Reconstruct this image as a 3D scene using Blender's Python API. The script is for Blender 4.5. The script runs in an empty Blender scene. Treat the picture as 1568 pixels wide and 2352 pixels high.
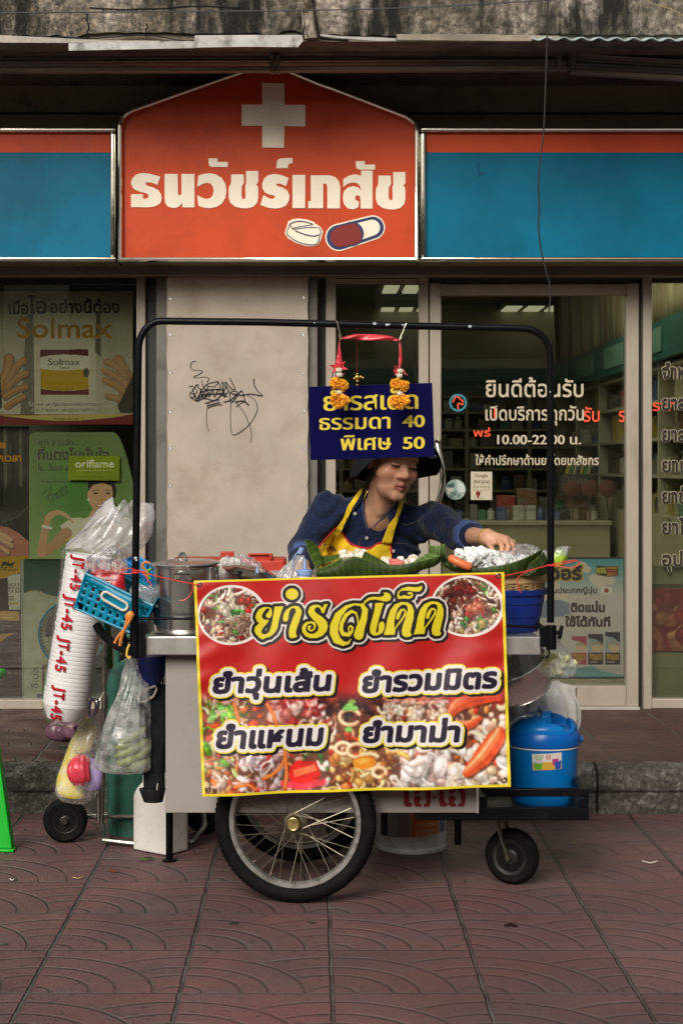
import bpy, bmesh, math, random
import numpy as np
from mathutils import Vector, Matrix, Quaternion
from mathutils.geometry import tessellate_polygon
random.seed(7); rng = np.random.default_rng(7)
sc = bpy.context.scene
R = math.radians

# ------------------------------------------------------------------ camera
# measurements were taken on the photograph scaled to 1568 px wide: F focal length, (CX, CY) vanishing point
F, CX, CY, H = 3908.8, 722.3, 1074.2, 1.40
cd = bpy.data.cameras.new('camera'); cam = bpy.data.objects.new('camera', cd); sc.collection.objects.link(cam)
cam.location = (0, 0, H); cam.rotation_euler = (R(90), 0, 0)
cd.sensor_fit = 'HORIZONTAL'; cd.sensor_width = 36; cd.lens = 36 * F / 1568
cd.shift_x = (784 - CX) / 1568; cd.shift_y = -(1176 - CY) / 1568
cd.clip_start = .1; cd.clip_end = 2000
sc.camera = cam
# ------------------------------------------------------------------ light
SUN_EL, SUN_AZ = 34, 20          # degrees above the horizon, degrees to the left of straight behind the camera
wd = bpy.data.worlds.new('World'); sc.world = wd; wd.use_nodes = True
nt = wd.node_tree; bg = nt.nodes['Background']
sky = nt.nodes.new('ShaderNodeTexSky'); sky.sky_type = 'NISHITA'; sky.sun_disc = False
sky.sun_elevation = R(SUN_EL); sky.sun_rotation = R(180 + SUN_AZ); sky.air_density = 1.6; sky.dust_density = 4.0
hs = nt.nodes.new('ShaderNodeHueSaturation'); hs.inputs['Saturation'].default_value = .35
nt.links.new(sky.outputs[0], hs.inputs['Color'])
tint = nt.nodes.new('ShaderNodeMix'); tint.data_type = 'RGBA'; tint.blend_type = 'MULTIPLY'; tint.inputs[0].default_value = 1
tint.inputs[7].default_value = (1.0, .97, .92, 1)
nt.links.new(hs.outputs[0], tint.inputs[6]); nt.links.new(tint.outputs[2], bg.inputs[0])
bg.inputs[1].default_value = .056
sd = bpy.data.lights.new('sun', 'SUN'); sd.energy = 2.4; sd.angle = R(32); sd.color = (1, .95, .88)
sun = bpy.data.objects.new('sun', sd); sc.collection.objects.link(sun)
_sv = Vector((-math.sin(R(SUN_AZ)) * math.cos(R(SUN_EL)), -math.cos(R(SUN_AZ)) * math.cos(R(SUN_EL)), math.sin(R(SUN_EL))))
sun.rotation_euler = _sv.to_track_quat('Z', 'Y').to_euler(); sun.location = (-3, -6, 9)
sc.view_settings.view_transform = 'Standard'; sc.view_settings.look = 'None'
sc.view_settings.gamma = 1; sc.view_settings.exposure = .3
sc.cycles.max_bounces = 8; sc.cycles.transparent_max_bounces = 24; sc.cycles.caustics_reflective = False; sc.cycles.caustics_refractive = False
sc.cycles.use_denoising = True

# ------------------------------------------------------------------ helpers: pixels to metres
def W(u, v, y): return Vector(((u - CX) / F * y, y, H - (v - CY) / F * y))
def WX(u, y): return (u - CX) / F * y
def WZ(v, y): return H - (v - CY) / F * y
def lin(c):
    c = np.asarray(c, float); return np.where(c <= .04045, c / 12.92, ((c + .055) / 1.055) ** 2.4)
def s(r, g, b): return tuple(float(x) for x in lin(np.array([r, g, b]) / 255.))

# ------------------------------------------------------------------ helpers: materials
def node(nt, t, **k):
    n = nt.nodes.new(t)
    for a, b in k.items():
        if a.startswith('i_'): n.inputs[a[2:].replace('_', ' ')].default_value = b
        else: setattr(n, a, b)
    return n
def rampmask(nt, vec, scale, lo, hi, detail=4, rough=.6):
    n = node(nt, 'ShaderNodeTexNoise'); n.inputs['Scale'].default_value = scale; n.inputs['Detail'].default_value = detail; n.inputs['Roughness'].default_value = rough
    nt.links.new(vec, n.inputs['Vector'])
    m = node(nt, 'ShaderNodeMapRange'); m.inputs[1].default_value = lo; m.inputs[2].default_value = hi
    nt.links.new(n.outputs['Fac'], m.inputs[0]); return m.outputs[0]
def mixc(nt, fac, a, b, mode='MIX'):
    n = node(nt, 'ShaderNodeMix'); n.data_type = 'RGBA'; n.blend_type = mode
    for k, v in ((0, fac), (6, a), (7, b)):
        if isinstance(v, (int, float)): n.inputs[k].default_value = v
        elif isinstance(v, (tuple, list)): n.inputs[k].default_value = tuple(v)[:3] + (1,)
        else: nt.links.new(v, n.inputs[k])
    return n.outputs[2]
def M(name, col=None, rough=.5, metal=0, var=.12, vs=6, dirt=None, ds=5, dlo=.5, dhi=.75, bump=0, bs=60, spec=.5, stretch=(1, 1, 1),
      attr=False, trans=0, ior=1.45, sss=0, coat=0, emit=None, es=1, sheen=0, tl=0, rvar=.1):
    m = bpy.data.materials.new(name); m.use_nodes = True; nt = m.node_tree; p = nt.nodes['Principled BSDF']
    tc = node(nt, 'ShaderNodeTexCoord'); mp = node(nt, 'ShaderNodeMapping'); mp.inputs['Scale'].default_value = stretch
    nt.links.new(tc.outputs['Object'], mp.inputs['Vector']); vec = mp.outputs[0]
    if attr:
        a = node(nt, 'ShaderNodeAttribute'); a.attribute_name = 'Col'; base = a.outputs['Color']
    else: base = tuple(col)
    if var:
        f = rampmask(nt, vec, vs, .3, .7)
        lo = mixc(nt, 1.0, base, (1 - var,) * 3, 'MULTIPLY'); hi = mixc(nt, 1.0, base, (1 + var,) * 3, 'MULTIPLY')
        base = mixc(nt, f, lo, hi)
    if dirt:
        f2 = rampmask(nt, vec, ds, dlo, dhi, 6, .65); base = mixc(nt, f2, base, dirt)
    if isinstance(base, tuple): p.inputs['Base Color'].default_value = base[:3] + (1,)
    else: nt.links.new(base, p.inputs['Base Color'])
    p.inputs['Roughness'].default_value = rough; p.inputs['Metallic'].default_value = metal
    if rvar:
        rm = rampmask(nt, vec, vs * 2.3, .25, .75); mr = node(nt, 'ShaderNodeMapRange')
        mr.inputs[3].default_value = max(.02, rough - rvar); mr.inputs[4].default_value = min(1, rough + rvar)
        nt.links.new(rm, mr.inputs[0]); nt.links.new(mr.outputs[0], p.inputs['Roughness'])
    p.inputs['Specular IOR Level'].default_value = spec
    p.inputs['IOR'].default_value = ior; p.inputs['Transmission Weight'].default_value = trans
    if sss: p.inputs['Subsurface Weight'].default_value = sss; p.inputs['Subsurface Radius'].default_value = (.008, .003, .0015)
    if coat: p.inputs['Coat Weight'].default_value = coat; p.inputs['Coat Roughness'].default_value = .1
    if sheen: p.inputs['Sheen Weight'].default_value = sheen
    if emit: p.inputs['Emission Color'].default_value = tuple(emit) + (1,); p.inputs['Emission Strength'].default_value = es
    if bump:
        n = node(nt, 'ShaderNodeTexNoise'); n.inputs['Scale'].default_value = bs; n.inputs['Detail'].default_value = 5
        nt.links.new(vec, n.inputs['Vector']); b = node(nt, 'ShaderNodeBump'); b.inputs['Strength'].default_value = min(1, bump); b.inputs['Distance'].default_value = .004 * max(1, bump)
        nt.links.new(n.outputs['Fac'], b.inputs['Height']); nt.links.new(b.outputs[0], p.inputs['Normal'])
    return m
def film(name, tintc=(1, 1, 1), refl=.05, haze=.0, hazec=(.8, .8, .8), rough=.08, hvar=.5, hs=25, bump=0, bs=40):
    """thin clear sheet: transparent + a mirror reflection that grows to the edge + a little milky scatter"""
    m = bpy.data.materials.new(name); m.use_nodes = True; nt = m.node_tree; nt.nodes.remove(nt.nodes['Principled BSDF'])
    out = [n for n in nt.nodes if n.type == 'OUTPUT_MATERIAL'][0]
    t = node(nt, 'ShaderNodeBsdfTransparent'); t.inputs[0].default_value = tuple(tintc) + (1,)
    g = node(nt, 'ShaderNodeBsdfGlossy'); g.inputs['Roughness'].default_value = rough
    d = node(nt, 'ShaderNodeBsdfDiffuse'); d.inputs[0].default_value = tuple(hazec) + (1,)
    tr = node(nt, 'ShaderNodeBsdfTranslucent'); tr.inputs[0].default_value = tuple(hazec) + (1,)
    tc = node(nt, 'ShaderNodeTexCoord')
    dd = node(nt, 'ShaderNodeMixShader'); dd.inputs[0].default_value = .4; nt.links.new(d.outputs[0], dd.inputs[1]); nt.links.new(tr.outputs[0], dd.inputs[2])
    mh = node(nt, 'ShaderNodeMixShader'); nt.links.new(t.outputs[0], mh.inputs[1]); nt.links.new(dd.outputs[0], mh.inputs[2])
    if haze:
        f = rampmask(nt, tc.outputs['Object'], hs, .35, .7); mr = node(nt, 'ShaderNodeMapRange')
        mr.inputs[3].default_value = haze * (1 - hvar); mr.inputs[4].default_value = min(1, haze * (1 + hvar))
        nt.links.new(f, mr.inputs[0]); nt.links.new(mr.outputs[0], mh.inputs[0])
    else: mh.inputs[0].default_value = 0
    lw = node(nt, 'ShaderNodeLayerWeight'); pw = node(nt, 'ShaderNodeMath', operation='POWER'); pw.inputs[1].default_value = 4
    nt.links.new(lw.outputs['Facing'], pw.inputs[0])
    mu = node(nt, 'ShaderNodeMath', operation='MULTIPLY_ADD'); mu.inputs[1].default_value = .7; mu.inputs[2].default_value = refl
    nt.links.new(pw.outputs[0], mu.inputs[0])
    ms = node(nt, 'ShaderNodeMixShader'); nt.links.new(mu.outputs[0], ms.inputs[0]); nt.links.new(mh.outputs[0], ms.inputs[1]); nt.links.new(g.outputs[0], ms.inputs[2])
    if bump:
        n = node(nt, 'ShaderNodeTexNoise'); n.inputs['Scale'].default_value = bs; n.inputs['Detail'].default_value = 3
        nt.links.new(tc.outputs['Object'], n.inputs['Vector']); b = node(nt, 'ShaderNodeBump'); b.inputs['Strength'].default_value = bump; b.inputs['Distance'].default_value = .01
        nt.links.new(n.outputs['Fac'], b.inputs['Height'])
        for x in (g, d): nt.links.new(b.outputs[0], x.inputs['Normal'])
        nt.links.new(b.outputs[0], lw.inputs['Normal'])
    nt.links.new(ms.outputs[0], out.inputs[0]); return m

# ------------------------------------------------------------------ helpers: objects
def thing(name, label, cat, loc=(0, 0, 0), group=None):
    o = bpy.data.objects.new(name, None); sc.collection.objects.link(o); o.location = loc; o.empty_display_size = .05
    o['label'] = label; o['category'] = cat
    if group: o['group'] = group
    return o
def tag(o, label, cat, group=None):
    o['label'] = label; o['category'] = cat
    if group: o['group'] = group
    return o
def struct(o, label=None): o['kind'] = 'structure'; return o
def adopt(o, parent):
    if parent is not None:
        o.parent = parent; o.matrix_parent_inverse = Matrix.Translation(-Vector(parent.location)) if parent.parent is None else Matrix()
def link(name, me, mats, parent=None):
    o = bpy.data.objects.new(name, me); sc.collection.objects.link(o)
    for m in (mats if isinstance(mats, (list, tuple)) else [mats]): me.materials.append(m)
    adopt(o, parent); return o
class MB:
    """collects shapes, builds ONE mesh object"""
    def __init__(s): s.v = []; s.f = []; s.mi = []; s.cur = 0
    def add(s, vs, fs):
        o = len(s.v); s.v += [tuple(v) for v in vs]; s.f += [tuple(i + o for i in f) for f in fs]; s.mi += [s.cur] * len(fs); return s
    def box(s, c, d, rot=None):
        x, y, z = d[0] / 2, d[1] / 2, d[2] / 2
        vs = [Vector(p) for p in ((-x, -y, -z), (x, -y, -z), (x, y, -z), (-x, y, -z), (-x, -y, z), (x, -y, z), (x, y, z), (-x, y, z))]
        if rot is not None: vs = [rot @ v for v in vs]
        return s.add([v + Vector(c) for v in vs], [(0, 3, 2, 1), (4, 5, 6, 7), (0, 1, 5, 4), (1, 2, 6, 5), (2, 3, 7, 6), (3, 0, 4, 7)])
    def box2(s, a, b): return s.box([(p + q) / 2 for p, q in zip(a, b)], [abs(q - p) for p, q in zip(a, b)])
    def tube(s, pts, r, n=10, closed=False, flat=1.0, cap=True):
        pts = [Vector(p) for p in pts]; k = len(pts); rs = r if isinstance(r, (list, tuple)) else [r] * k
        T = []
        for i in range(k):
            a = pts[(i - 1) % k] if (closed or i > 0) else pts[i]; b = pts[(i + 1) % k] if (closed or i < k - 1) else pts[i]
            t = (b - a); T.append(t.normalized() if t.length > 1e-9 else Vector((0, 0, 1)))
        N = T[0].orthogonal().normalized(); vs = []; fs = []
        for i in range(k):
            if i: N = (T[i - 1].rotation_difference(T[i]) @ N); N = (N - T[i] * N.dot(T[i])).normalized()
            B = T[i].cross(N)
            for j in range(n):
                a = 2 * math.pi * j / n; vs.append(pts[i] + (N * math.cos(a) + B * math.sin(a) * flat) * rs[i])
        for i in range(k if closed else k - 1):
            for j in range(n):
                a, b = i * n + j, i * n + (j + 1) % n; c, d = ((i + 1) % k) * n + (j + 1) % n, ((i + 1) % k) * n + j
                fs.append((a, b, c, d))
        if not closed and cap: fs += [tuple(range(n - 1, -1, -1)), tuple(range((k - 1) * n, k * n))]
        return s.add(vs, fs)
    def cyl(s, a, b, r0, r1=None, n=24): return s.tube([a, b], [r0, r0 if r1 is None else r1], n)
    def lathe(s, c, prof, n=40, axis=None, closed=False, sx=1, sy=1, wob=None):
        """prof: (radius, height) pairs, low to high outside first"""
        c = Vector(c); q = Vector((0, 0, 1)).rotation_difference(Vector(axis).normalized()) if axis is not None else Quaternion(); vs = []; fs = []; k = len(prof)
        for i, (r, z) in enumerate(prof):
            for j in range(n):
                a = 2 * math.pi * j / n; rr = r * (1 + (wob(a, i) if wob else 0)); vs.append(c + q @ Vector((rr * math.cos(a) * sx, rr * math.sin(a) * sy, z)))
        for i in range(k if closed else k - 1):
            for j in range(n):
                i2 = (i + 1) % k; fs.append((i * n + j, i * n + (j + 1) % n, i2 * n + (j + 1) % n, i2 * n + j))
        if not closed:
            if prof[0][0] > 1e-6: fs.append(tuple(range(n - 1, -1, -1)))
            if prof[-1][0] > 1e-6: fs.append(tuple(range((k - 1) * n, k * n)))
        return s.add(vs, fs)
    def ell(s, c, r, rot=None, nu=16, nv=10):
        c = Vector(c); vs = []; fs = []
        for i in range(nv + 1):
            t = math.pi * i / nv
            for j in range(nu):
                a = 2 * math.pi * j / nu; p = Vector((r[0] * math.sin(t) * math.cos(a), r[1] * math.sin(t) * math.sin(a), -r[2] * math.cos(t)))
                vs.append(c + (rot @ p if rot is not None else p))
        for i in range(nv):
            for j in range(nu): fs.append((i * nu + j, i * nu + (j + 1) % nu, (i + 1) * nu + (j + 1) % nu, (i + 1) * nu + j))
        return s.add(vs, fs)
    def prism(s, pts, d):
        """planar outline (list of Vector), extruded along vector d"""
        pts = [Vector(p) for p in pts]; d = Vector(d); n = len(pts); vs = pts + [p + d for p in pts]
        return s.add(vs, [tuple(range(n)), tuple(range(2 * n - 1, n - 1, -1))] + [(i, i + n, (i + 1) % n + n, (i + 1) % n) for i in range(n)])
    def grid(s, fn, nu, nv, cu=False):
        vs = [fn(i / nu, j / nv) for j in range(nv + 1) for i in range(nu + (0 if cu else 1))]; w = nu + (0 if cu else 1)
        return s.add(vs, [(j * w + i, j * w + (i + 1) % w, (j + 1) * w + (i + 1) % w, (j + 1) * w + i) for j in range(nv) for i in range(nu)])
    def build(s, name, mats, parent=None, smooth=30, bevel=0, seg=2, solid=0, sub=0, weld=False, offs=-1):
        me = bpy.data.meshes.new(name); me.from_pydata(s.v, [], s.f)
        bm = bmesh.new(); bm.from_mesh(me)
        if weld: bmesh.ops.remove_doubles(bm, verts=bm.verts, dist=1e-5)
        bmesh.ops.recalc_face_normals(bm, faces=bm.faces); bm.to_mesh(me); bm.free()
        if not weld: me.polygons.foreach_set('material_index', s.mi)
        o = link(name, me, mats, parent)
        if solid:
            md = o.modifiers.new('solid', 'SOLIDIFY'); md.thickness = solid; md.offset = offs
        if bevel:
            md = o.modifiers.new('bevel', 'BEVEL'); md.width = bevel; md.segments = seg; md.limit_method = 'ANGLE'; md.angle_limit = R(40)
        if sub:
            md = o.modifiers.new('sub', 'SUBSURF'); md.levels = sub; md.render_levels = sub
        if smooth:
            me.polygons.foreach_set('use_smooth', [True] * len(me.polygons))
            me.set_sharp_from_angle(angle=R(smooth if not bevel else 60))
        return o
def copy_tree(o, parent=None):
    c = o.copy(); sc.collection.objects.link(c); c.parent = parent
    for ch in list(o.children): copy_tree(ch, c)
    return c
def spline(pts, n=8, closed=False):
    """Catmull-Rom through tuples"""
    P = [np.array(p, float) for p in pts]; k = len(P); out = []
    for i in range(k if closed else k - 1):
        if closed: a, b, c, d = P[(i - 1) % k], P[i], P[(i + 1) % k], P[(i + 2) % k]
        else: a, b, c, d = P[max(i - 1, 0)], P[i], P[i + 1], P[min(i + 2, k - 1)]
        for t in np.linspace(0, 1, n, endpoint=False):
            out.append(.5 * ((2 * b) + (c - a) * t + (2 * a - 5 * b + 4 * c - d) * t * t + (3 * b - a - 3 * c + d) * t ** 3))
    if not closed: out.append(P[-1])
    return out
def pxpoly(mb, polys, y, thick=.003):
    """flat outlines in 1568-px units, real thickness, standing at depth y (front face at y - thick)"""
    for po in polys:
        base = [W(u, v, y) for u, v in po]; n = len(base)
        tris = [tuple(t) for t in tessellate_polygon([[Vector((u, -v, 0)) for u, v in po]])]
        fr = [Vector((b.x, b.y - thick, b.z)) for b in base]
        mb.add(fr + base, tris + [(i, (i + 1) % n, (i + 1) % n + n, i + n) for i in range(n)])
    return mb

# ------------------------------------------------------------------ helpers: lettering (built-in font)
_tc = {}
def glyphs(t):
    if t in _tc: return _tc[t]
    c = bpy.data.curves.new('t', 'FONT'); c.body = t; c.size = 1; c.resolution_u = 4
    ob = bpy.data.objects.new('t', c); sc.collection.objects.link(ob); dg = bpy.context.evaluated_depsgraph_get()
    me = bpy.data.meshes.new_from_object(ob.evaluated_get(dg)); me.calc_loop_triangles()
    v = np.array([x.co[:2] for x in me.vertices]).reshape(-1, 2); tr = np.array([x.vertices[:] for x in me.loop_triangles]).reshape(-1, 3)
    bpy.data.objects.remove(ob); bpy.data.curves.remove(c); bpy.data.meshes.remove(me)
    if len(v): v[:, 0] -= v[:, 0].min()
    _tc[t] = (v, tr); return _tc[t]
CAPH = {}
def fit(t, width, height, ref):
    """glyph triangles scaled so the line is width long and letter ref is height tall"""
    v, tr = glyphs(t); rv, _ = glyphs(ref); h = rv[:, 1].max()
    v = v.copy(); v[:, 0] *= width / v[:, 0].max(); v[:, 1] *= height / h; return v, tr
def letters(mb, t, u0, u1, vbase, hpx, y, ref='น', bold=0, boldy=None, slope=0, shear=0, step=.0004, curve=None):
    """text from u0 to u1, baseline at vbase, hpx letter height (1568-px units), at depth y. bold thickens strokes by stacked shifted layers"""
    v, tr = fit(t, u1 - u0, hpx, ref); by = bold if boldy is None else boldy
    offs = [(0, 0)]
    if bold: offs += [(bold * math.cos(a), by * math.sin(a)) for a in np.linspace(0, 2 * math.pi, 8, endpoint=False)]
    for k, (dx, dy) in enumerate(offs):
        yy = y - step * (k + 1) / 2; pts = []
        for a, b in v:
            uu = u0 + a + shear * b + dx; vv = vbase - b - dy + slope * (a)
            pts.append(curve(uu, vv, k) if curve else W(uu, vv, yy))
        mb.add(pts, [tuple(int(i) for i in f) for f in tr])
    return mb

# ------------------------------------------------------------------ helpers: a small painter for printed matter (posters, vinyl banner)
class Cv:
    def __init__(s, x0, y0, x1, y1, ppu, bg=(255, 255, 255)):
        s.x0, s.y0, s.p = x0, y0, ppu; s.w, s.h = int((x1 - x0) * ppu), int((y1 - y0) * ppu)
        s.a = np.empty((s.h, s.w, 3)); s.a[:] = np.array(bg) / 255.
    def bb(s, xa, ya, xb, yb):
        i0 = max(0, int((xa - s.x0) * s.p) - 1); i1 = min(s.w, int((xb - s.x0) * s.p) + 2); j0 = max(0, int((ya - s.y0) * s.p) - 1); j1 = min(s.h, int((yb - s.y0) * s.p) + 2)
        if i1 <= i0 or j1 <= j0: return None
        X, Y = np.meshgrid((np.arange(i0, i1) + .5) / s.p + s.x0, (np.arange(j0, j1) + .5) / s.p + s.y0); return i0, j0, X, Y
    def put(s, m, c, al=1):
        if m is None: return
        i0, j0, k = m; h, w = k.shape; sub = s.a[j0:j0 + h, i0:i0 + w]; k = (k * al)[..., None]
        col = c if isinstance(c, np.ndarray) and c.ndim == 3 else np.array(c, float) / 255.
        sub[:] = sub * (1 - k) + col * k
    def poly(s, pts, c, al=1, op=True):
        P = np.array(pts, float); b = s.bb(P[:, 0].min(), P[:, 1].min(), P[:, 0].max(), P[:, 1].max())
        if b is None: return
        i0, j0, X, Y = b; ins = np.zeros(X.shape, bool)
        for (xa, ya), (xb, yb) in zip(P, np.roll(P, -1, 0)):
            if ya == yb: continue
            t = (Y - ya) / (yb - ya); ins ^= (t >= 0) & (t < 1) & (X < xa + t * (xb - xa)) if False else (((ya > Y) != (yb > Y)) & (X < xa + t * (xb - xa)))
        m = (i0, j0, ins.astype(float))
        if op: s.put(m, c, al)
        return m
    def rect(s, a, b, c, d, col, al=1): s.poly([(a, b), (c, b), (c, d), (a, d)], col, al)
    def ell(s, cx, cy, rx, ry, c, rot=0, al=1, soft=0):
        r = max(rx, ry); b = s.bb(cx - r, cy - r, cx + r, cy + r)
        if b is None: return
        i0, j0, X, Y = b; ca, sa = math.cos(rot), math.sin(rot); x, y = X - cx, Y - cy; q = np.hypot((x * ca + y * sa) / rx, (-x * sa + y * ca) / ry)
        e = max(soft, 1 / (s.p * min(rx, ry))); s.put((i0, j0, np.clip((1 - q) / e + .5 * (soft == 0), 0, 1)), c, al)
    def stroke(s, pts, w, c, al=1, op=True, soft=0):
        P = np.array([p[:2] for p in pts], float); ws = np.array(w, float) if hasattr(w, '__len__') else np.full(len(P), float(w)); r = ws.max() / 2 + 1
        b = s.bb(P[:, 0].min() - r, P[:, 1].min() - r, P[:, 0].max() + r, P[:, 1].max() + r)
        if b is None: return
        i0, j0, X, Y = b; D = np.full(X.shape, 1e9)
        for k in range(len(P) - 1):
            d = P[k + 1] - P[k]; L = max(d @ d, 1e-9); t = np.clip(((X - P[k][0]) * d[0] + (Y - P[k][1]) * d[1]) / L, 0, 1)
            D = np.minimum(D, np.hypot(X - P[k][0] - t * d[0], Y - P[k][1] - t * d[1]) - (ws[k] + (ws[k + 1] - ws[k]) * t) / 2)
        m = (i0, j0, np.clip(-D * (s.p if not soft else 1 / soft) + .5, 0, 1))
        if op: s.put(m, c, al)
        return m
    def full(s, ms):
        f = np.zeros((s.h, s.w))
        for m in ms:
            if m is None: continue
            i0, j0, k = m; f[j0:j0 + k.shape[0], i0:i0 + k.shape[1]] = np.maximum(f[j0:j0 + k.shape[0], i0:i0 + k.shape[1]], k)
        return f
    def text(s, t, x0, x1, base, hgt, c=None, ref='น', slope=0, shear=0, rot=None, al=1):
        v, tr = fit(t, x1 - x0, hgt, ref); x = x0 + v[:, 0] + shear * v[:, 1]; y = base - v[:, 1] + slope * v[:, 0]
        if rot: ca, sa = math.cos(rot), math.sin(rot); dx, dy = x - x0, y - base; x, y = x0 + dx * ca - dy * sa, base + dx * sa + dy * ca
        b = s.bb(x.min(), y.min(), x.max(), y.max())
        if b is None: return None
        i0, j0, X, Y = b; k = np.zeros(X.shape); xx = (x - s.x0) * s.p - .5 - i0; yy = (y - s.y0) * s.p - .5 - j0
        for a, bb, cc in tr:
            px, py = xx[[a, bb, cc]], yy[[a, bb, cc]]; ia, ib = max(0, int(px.min())), min(k.shape[1], int(px.max()) + 2); ja, jb = max(0, int(py.min())), min(k.shape[0], int(py.max()) + 2)
            if ib <= ia or jb <= ja: continue
            gx, gy = np.meshgrid(np.arange(ia, ib), np.arange(ja, jb)); den = (py[1] - py[2]) * (px[0] - px[2]) + (px[2] - px[1]) * (py[0] - py[2])
            if abs(den) < 1e-12: continue
            l0 = ((py[1] - py[2]) * (gx - px[2]) + (px[2] - px[1]) * (gy - py[2])) / den; l1 = ((py[2] - py[0]) * (gx - px[2]) + (px[0] - px[2]) * (gy - py[2])) / den
            e = -.02; k[ja:jb, ia:ib][(l0 >= e) & (l1 >= e) & (1 - l0 - l1 >= e)] = 1
        m = (i0, j0, k)
        if c is not None: s.put(m, c, al)
        return m
    def grow(s, f, r):
        """dilate a full mask by r user units"""
        R_ = r * s.p; n = int(math.ceil(R_)); o = f.copy()
        for dy in range(-n, n + 1):
            wx = R_ * R_ - dy * dy
            if wx < 0: continue
            n2 = int(math.sqrt(wx)); row = np.roll(f, dy, 0); acc = row.copy(); k = 1
            cur = row.copy(); span = 0
            while span < n2:
                st = min(max(span, 1), n2 - span) if span else 1
                cur = np.maximum(cur, np.maximum(np.roll(cur, st, 1), np.roll(cur, -st, 1))); span += st
            o = np.maximum(o, cur)
        return o
    def noise(s, sc_, seed=0, oct=4):
        r = np.random.default_rng(seed); out = np.zeros((s.h, s.w)); amp = 1; tot = 0
        for o in range(oct):
            gh, gw = int(s.h / s.p / sc_ * 2 ** o) + 3, int(s.w / s.p / sc_ * 2 ** o) + 3; g = r.random((gh, gw))
            yy = np.arange(s.h) / s.p / sc_ * 2 ** o; xx = np.arange(s.w) / s.p / sc_ * 2 ** o; yi = yy.astype(int); xi = xx.astype(int); fy = (yy - yi)[:, None]; fx = (xx - xi)[None]
            fy, fx = fy * fy * (3 - 2 * fy), fx * fx * (3 - 2 * fx)
            A = g[yi][:, xi]; B = g[yi][:, xi + 1]; C = g[yi + 1][:, xi]; D = g[yi + 1][:, xi + 1]
            out += amp * ((A * (1 - fx) + B * fx) * (1 - fy) + (C * (1 - fx) + D * fx) * fy); tot += amp; amp *= .5
        return out / tot
    def at(s, x, y):
        """bilinear read at user coords"""
        px = np.clip((x - s.x0) * s.p - .5, 0, s.w - 1.001); py = np.clip((y - s.y0) * s.p - .5, 0, s.h - 1.001); i = px.astype(int); j = py.astype(int); fx = (px - i)[..., None]; fy = (py - j)[..., None]
        return (s.a[j, i] * (1 - fx) + s.a[j, i + 1] * fx) * (1 - fy) + (s.a[j + 1, i] * (1 - fx) + s.a[j + 1, i + 1] * fx) * fy
def printed(name, cv, pos, quad, nx, ny, mat, parent=None, back=.0015, solid=0):
    """grid mesh whose vertex colours carry the print. pos(x, y arrays)->Nx3 world points; quad = TL, TR, BR, BL in canvas coords"""
    S, T = np.meshgrid(np.linspace(0, 1, nx + 1), np.linspace(0, 1, ny + 1)); q = np.array(quad, float)
    C = ((q[0] * (1 - S[..., None]) + q[1] * S[..., None]) * (1 - T[..., None]) + (q[3] * (1 - S[..., None]) + q[2] * S[..., None]) * T[..., None])
    P = pos(C[..., 0].ravel(), C[..., 1].ravel()); col = lin(np.clip(cv.at(C[..., 0], C[..., 1]), 0, 1)).reshape(-1, 3)
    w = nx + 1; j, i = np.meshgrid(np.arange(ny), np.arange(nx), indexing='ij'); a = (j * w + i).ravel()
    Q = np.stack([a, a + w, a + w + 1, a + 1], 1)
    loop = list(range(0, w)) + [k * w + w - 1 for k in range(1, ny + 1)] + [ny * w + k for k in range(nx - 1, -1, -1)] + [k * w for k in range(ny - 1, 0, -1)]
    me = bpy.data.meshes.new(name); verts = P
    if back and not solid:
        bk = P[loop] + np.array([0, back, 0]); verts = np.vstack([P, bk]); n0 = len(P); nl = len(loop)
        extra = [(loop[k], loop[(k + 1) % nl], n0 + (k + 1) % nl, n0 + k) for k in range(nl)]
        col = np.vstack([col, col[loop]])
    else: extra = []
    Q = np.vstack([Q, np.array(extra, int)]) if extra else Q
    nf = len(Q); hasb = bool(extra)
    me.vertices.add(len(verts)); me.vertices.foreach_set('co', verts.astype(np.float32).ravel())
    nl_tot = nf * 4 + (len(loop) if hasb else 0); me.loops.add(nl_tot); me.polygons.add(nf + (1 if hasb else 0))
    li = Q.ravel(); 
    if hasb: li = np.concatenate([li, np.arange(len(P), len(P) + len(loop))])
    me.loops.foreach_set('vertex_index', li.astype(np.int32)); st = list(range(0, nf * 4, 4)) + ([nf * 4] if hasb else [])
    me.polygons.foreach_set('loop_start', st); me.update(calc_edges=True); me.validate()
    ca = me.color_attributes.new('Col', 'FLOAT_COLOR', 'POINT'); ca.data.foreach_set('color', np.hstack([col, np.ones((len(col), 1))]).astype(np.float32).ravel())
    if solid: me.polygons.foreach_set('use_smooth', [True] * len(me.polygons))
    o = link(name, me, mat, parent)
    if solid: md = o.modifiers.new('solid', 'SOLIDIFY'); md.thickness = solid; md.offset = 0
    return o
def at_px(y):
    return lambda X, Y: np.stack([(X - CX) / F * y, np.full(X.shape, y, float), H - (Y - CY) / F * y], 1)

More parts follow.
